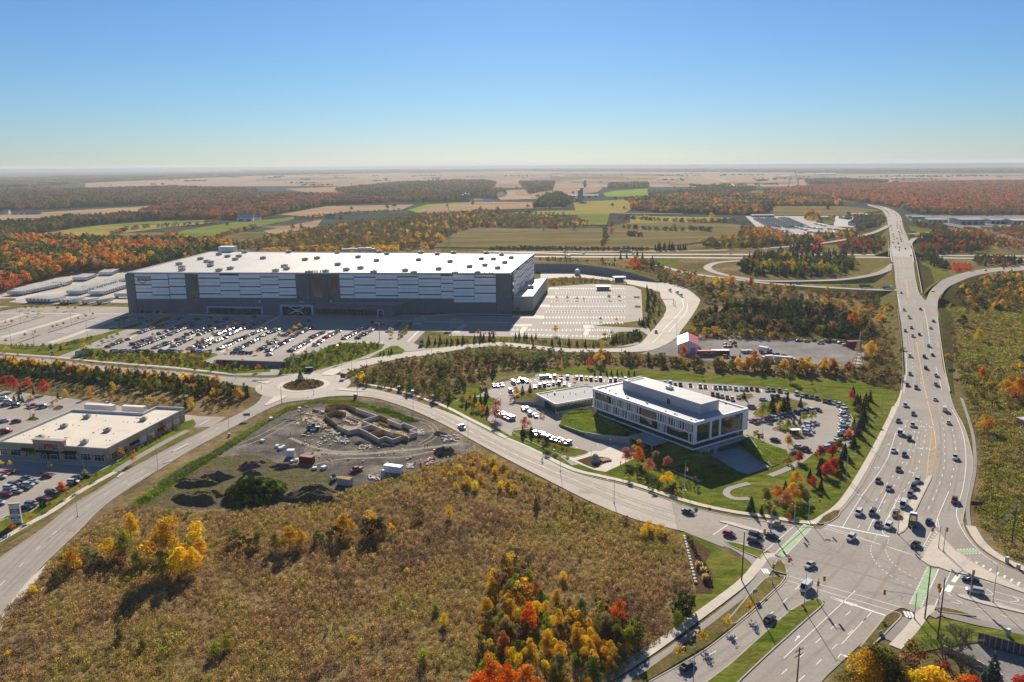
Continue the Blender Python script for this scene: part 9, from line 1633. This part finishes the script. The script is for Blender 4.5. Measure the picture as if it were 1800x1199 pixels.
for x in (-.8,.7):
    for s in (-1,1):m=MB();m.cyl((x,s*.95-.15,.42),(x,s*.95+.15,.42),.42,.42,10);m.build('wheel','rubber',t)
p=G(*zJ((680,880))[0]);t=thing('portable_toilet','pale blue grey portable toilet by the white site container','cabin',p);m=MB();m.box(0,0,0,1.3,1.3,2.3,0,.96);m.build('body','barn_roof',t);m=MB();m.ball(0,0,2.3,.7,.7,.3);m.build('roof','metal_white',t);m=MB();m.box(0,-.66,.2,.8,.04,1.9);m.build('door','metal_grey',t)
def mesh_fence(pts,label,h=1.8,step=3.0,m_='galv'):
    P=smooth_line(W(pts),6);L=sum((b-a).length for a,b in zip(P,P[1:]));P=resample(P,max(2,int(L/step)));t=thing('site_fence',label,'fence',P[0]);m=MB()
    for a in P:m.cyl(a-P[0],a-P[0]+Vector((0,0,h)),.04,.04,4)
    m.build('post_line',m_,t)
    for zz_,nm in ((h-.05,'top_rail'),(.9,'mid_rail'),(.15,'bottom_rail')):
        m=MB()
        for a,b in zip(P,P[1:]):m.cyl(a-P[0]+Vector((0,0,zz_)),b-P[0]+Vector((0,0,zz_)),.025,.025,4,False)
        m.build(nm,m_,t)
mesh_fence([(262,868),(330,826),(370,806),(425,772),(470,742),(500,726)],'thin wire site fence along the green bank');mesh_fence([(835,790),(815,799),(740,824),(700,836),(620,860)],'thin wire fence between the site and the meadow')
def person_mesh(name,top,legs,stride=.25,arm=.3,bend=.0):
    V={'pel':(0,0,.95),'ch':(bend*.6,0,1.32),'nk':(bend,0,1.50),'hd':(bend*1.1,0,1.66),'ht':(bend*1.1,0,1.76),'lh':(0,.1,.90),'lk':(stride*.5,.11,.50),'la':(stride*.2,.11,.08),'lf':(stride*.2+.16,.11,.05),'rh':(0,-.1,.90),'rk':(-stride*.2,-.11,.50),'ra':(-stride,-.11,.08),'rf':(-stride+.16,-.11,.05),'ls':(bend,.19,1.42),'le':(bend-.05,.25,1.13),'lw':(bend+arm,.24,.95),'rs':(bend,-.19,1.42),'re':(bend-.02,-.25,1.13),'rw':(bend+.1,-.25,.90)}
    E=[('pel','ch'),('ch','nk'),('nk','hd'),('hd','ht'),('pel','lh'),('lh','lk'),('lk','la'),('la','lf'),('pel','rh'),('rh','rk'),('rk','ra'),('ra','rf'),('ch','ls'),('ls','le'),('le','lw'),('ch','rs'),('rs','re'),('re','rw')]
    Rr=dict(pel=.15,ch=.16,nk=.065,hd=.105,ht=.07,lh=.09,lk=.065,la=.05,lf=.04,rh=.09,rk=.065,ra=.05,rf=.04,ls=.065,le=.05,lw=.04,rs=.065,re=.05,rw=.04)
    ks=list(V);me=bpy.data.meshes.new(name);me.from_pydata([V[k] for k in ks],[(ks.index(a),ks.index(b)) for a,b in E],[]);o=bpy.data.objects.new(name,me);COL.objects.link(o);md=o.modifiers.new('skin','SKIN');md.use_smooth_shade=True;o.modifiers.new('sub','SUBSURF').levels=1
    for i,k in enumerate(ks):me.skin_vertices[0].data[i].radius=(Rr[k],Rr[k])
    me.skin_vertices[0].data[0].use_root=True
    dg=bpy.context.evaluated_depsgraph_get();m2=bpy.data.meshes.new_from_object(o.evaluated_get(dg));m2.name=name;bpy.data.objects.remove(o);m2.materials.clear()
    for m in (legs,top,'skin','cloth_dark'):m2.materials.append(MATS[m])
    for f in m2.polygons:
        z=f.center.z;y=abs(f.center.y);f.material_index=3 if z<.1 or z>1.72 else (2 if z>1.5 or (y>.2 and z<1.0) else (1 if z>.93 else 0))
    return m2
bpy.context.view_layer.update()
PMH=[person_mesh('person','hi_vis','cloth_dark'),person_mesh('person','hi_vis','cloth_dark',.1,.4,.12),person_mesh('person','cloth_dark','cloth_dark',.4),person_mesh('person','cloth_light','cloth_dark',.3)]
for sc,x,y,k,lab in ((zI,845,455,0,'worker in orange top beside the tire tracks, leftmost of the group'),(zI,990,540,1,'worker in orange top bending beside stakes on the gravel'),(zI,1048,575,0,'worker in orange top right of the bending one'),(zI,988,600,1,'worker in orange top nearest the red container'),(zJ,1120,588,2,'left of two dark dressed people walking past the foundation'),(zJ,1150,582,2,'right of two dark dressed people walking past the foundation'),(zJ,1020,770,2,'dark dressed person beside the orange barriers'),(zJ,1080,775,2,'person in dark clothes at the orange barrier pile'),(zC,965,195,2,'person in dark clothes crossing the warehouse lot'),(zF,705,740,3,'person in pale top outside the shop front'),(zM,545,350,2,'person in dark clothes by the office forecourt'),(zJ,955,45,2,'dark dressed person on the street by the portable cabins'),(z8,1120,572,2,'person in dark clothes standing on the arterial road'),(zC,1762,820,2,'dark dressed person beside the portable cabins'),(zI,1530,812,0,'worker in orange top behind the red pickup')):
    q=sc((x,y))[0];p=G(*q);o=obj('person',PMH[k],None,(p.x,p.y,.1),RB.uniform(0,6));tag(o,lab,'person')
for k in range(9):
    q=zJ((1080+k*16+RB.uniform(-6,6),768-k*8+RB.uniform(-6,6)))[0];p=G(*q);t=thing('traffic_barrier','orange and white barrier stacked by the site edge, %s from the left' % ordn(k),'barrier',(p.x,p.y,.06),RB.uniform(0,3),'barriers by the site edge');m=MB();m.box(0,0,0,1.8,.5,.25);m.build('foot','container_orange',t);m=MB();m.box(0,0,.25,1.7,.2,.7);m.build('board','trim_white' if k % 2 else 'hi_vis',t)
p=G(953,811);bk_=thing('bicycle','dark bicycle ridden along the pale curving street','bicycle',(p.x,p.y,.1),-.9)
for x in (-.5,.5):
    m=MB();n=14
    for i in range(n):a0,a1=6.283*i/n,6.283*(i+1)/n;m.cyl((x+.33*math.cos(a0),0,.34+.33*math.sin(a0)),(x+.33*math.cos(a1),0,.34+.33*math.sin(a1)),.03,.03,4,False)
    m.build('wheel','rubber',bk_)
m=MB()
for a,b in (((-.5,0,.34),(-.2,0,.85)),((-.2,0,.85),(.4,0,.9)),((.5,0,.34),(.4,0,1.0)),((-.2,0,.85),(0,0,.34)),((0,0,.34),(.4,0,.85)),((-.5,0,.34),(0,0,.34))):m.cyl(a,b,.03,.03,5)
m.build('frame','metal_dark',bk_);m=MB();m.box(-.22,0,.88,.28,.16,.07);m.build('saddle','rubber',bk_);m=MB();m.cyl((.42,-.28,1.05),(.42,.28,1.05),.03,.03,5);m.build('handlebar','metal_dark',bk_)
o=obj('person',person_mesh('person','cloth_dark','cloth_dark',.35,.35,.28),None,(p.x-.12,p.y+.08,.2),-.9);tag(o,'dark dressed rider on the bicycle in the pale curving street','person')
for k,(x,h,ln) in enumerate(((1385,60,10),(1399,62,14),(1406,85,-30))):
    p=G(x,330.5);t=thing('crane',['leftmost','middle','rightmost and tallest'][k]+' dark lattice mast near the far fields','crane',p,0,'masts near the far fields');m=MB();m.cyl((0,0,0),(ln,0,h),1.6,.9,5);m.build('mast','metal_dark',t);m=MB();m.box(0,0,0,10,8,9);m.build('cab','metal_dark',t)
p=G(286,299);t=thing('tower','thin tower on the left horizon','tower',p);m=MB();m.cyl((0,0,0),(0,0,120),9,3,6);m.build('mast','metal_grey',t)
p=G(790,428);t=thing('lattice_tower','slim lattice mast standing in the scrub behind the warehouse','tower',p)
for s in range(3):a=s*2.09;m=MB();m.cyl((math.cos(a)*2,math.sin(a)*2,0),(math.cos(a)*.5,math.sin(a)*.5,56),.3,.18,5);m.build('leg','metal_grey',t)
for z_ in range(4,56,5):m=MB();r=2.2-1.6*z_/56;m.cyl((r,0,z_),(-r*.5,r*.87,z_+2.5),.14,.14,4);m.cyl((-r*.5,r*.87,z_),(-r*.5,-r*.87,z_+2.5),.14,.14,4);m.cyl((-r*.5,-r*.87,z_),(r,0,z_+2.5),.14,.14,4);m.build('brace','metal_grey',t)
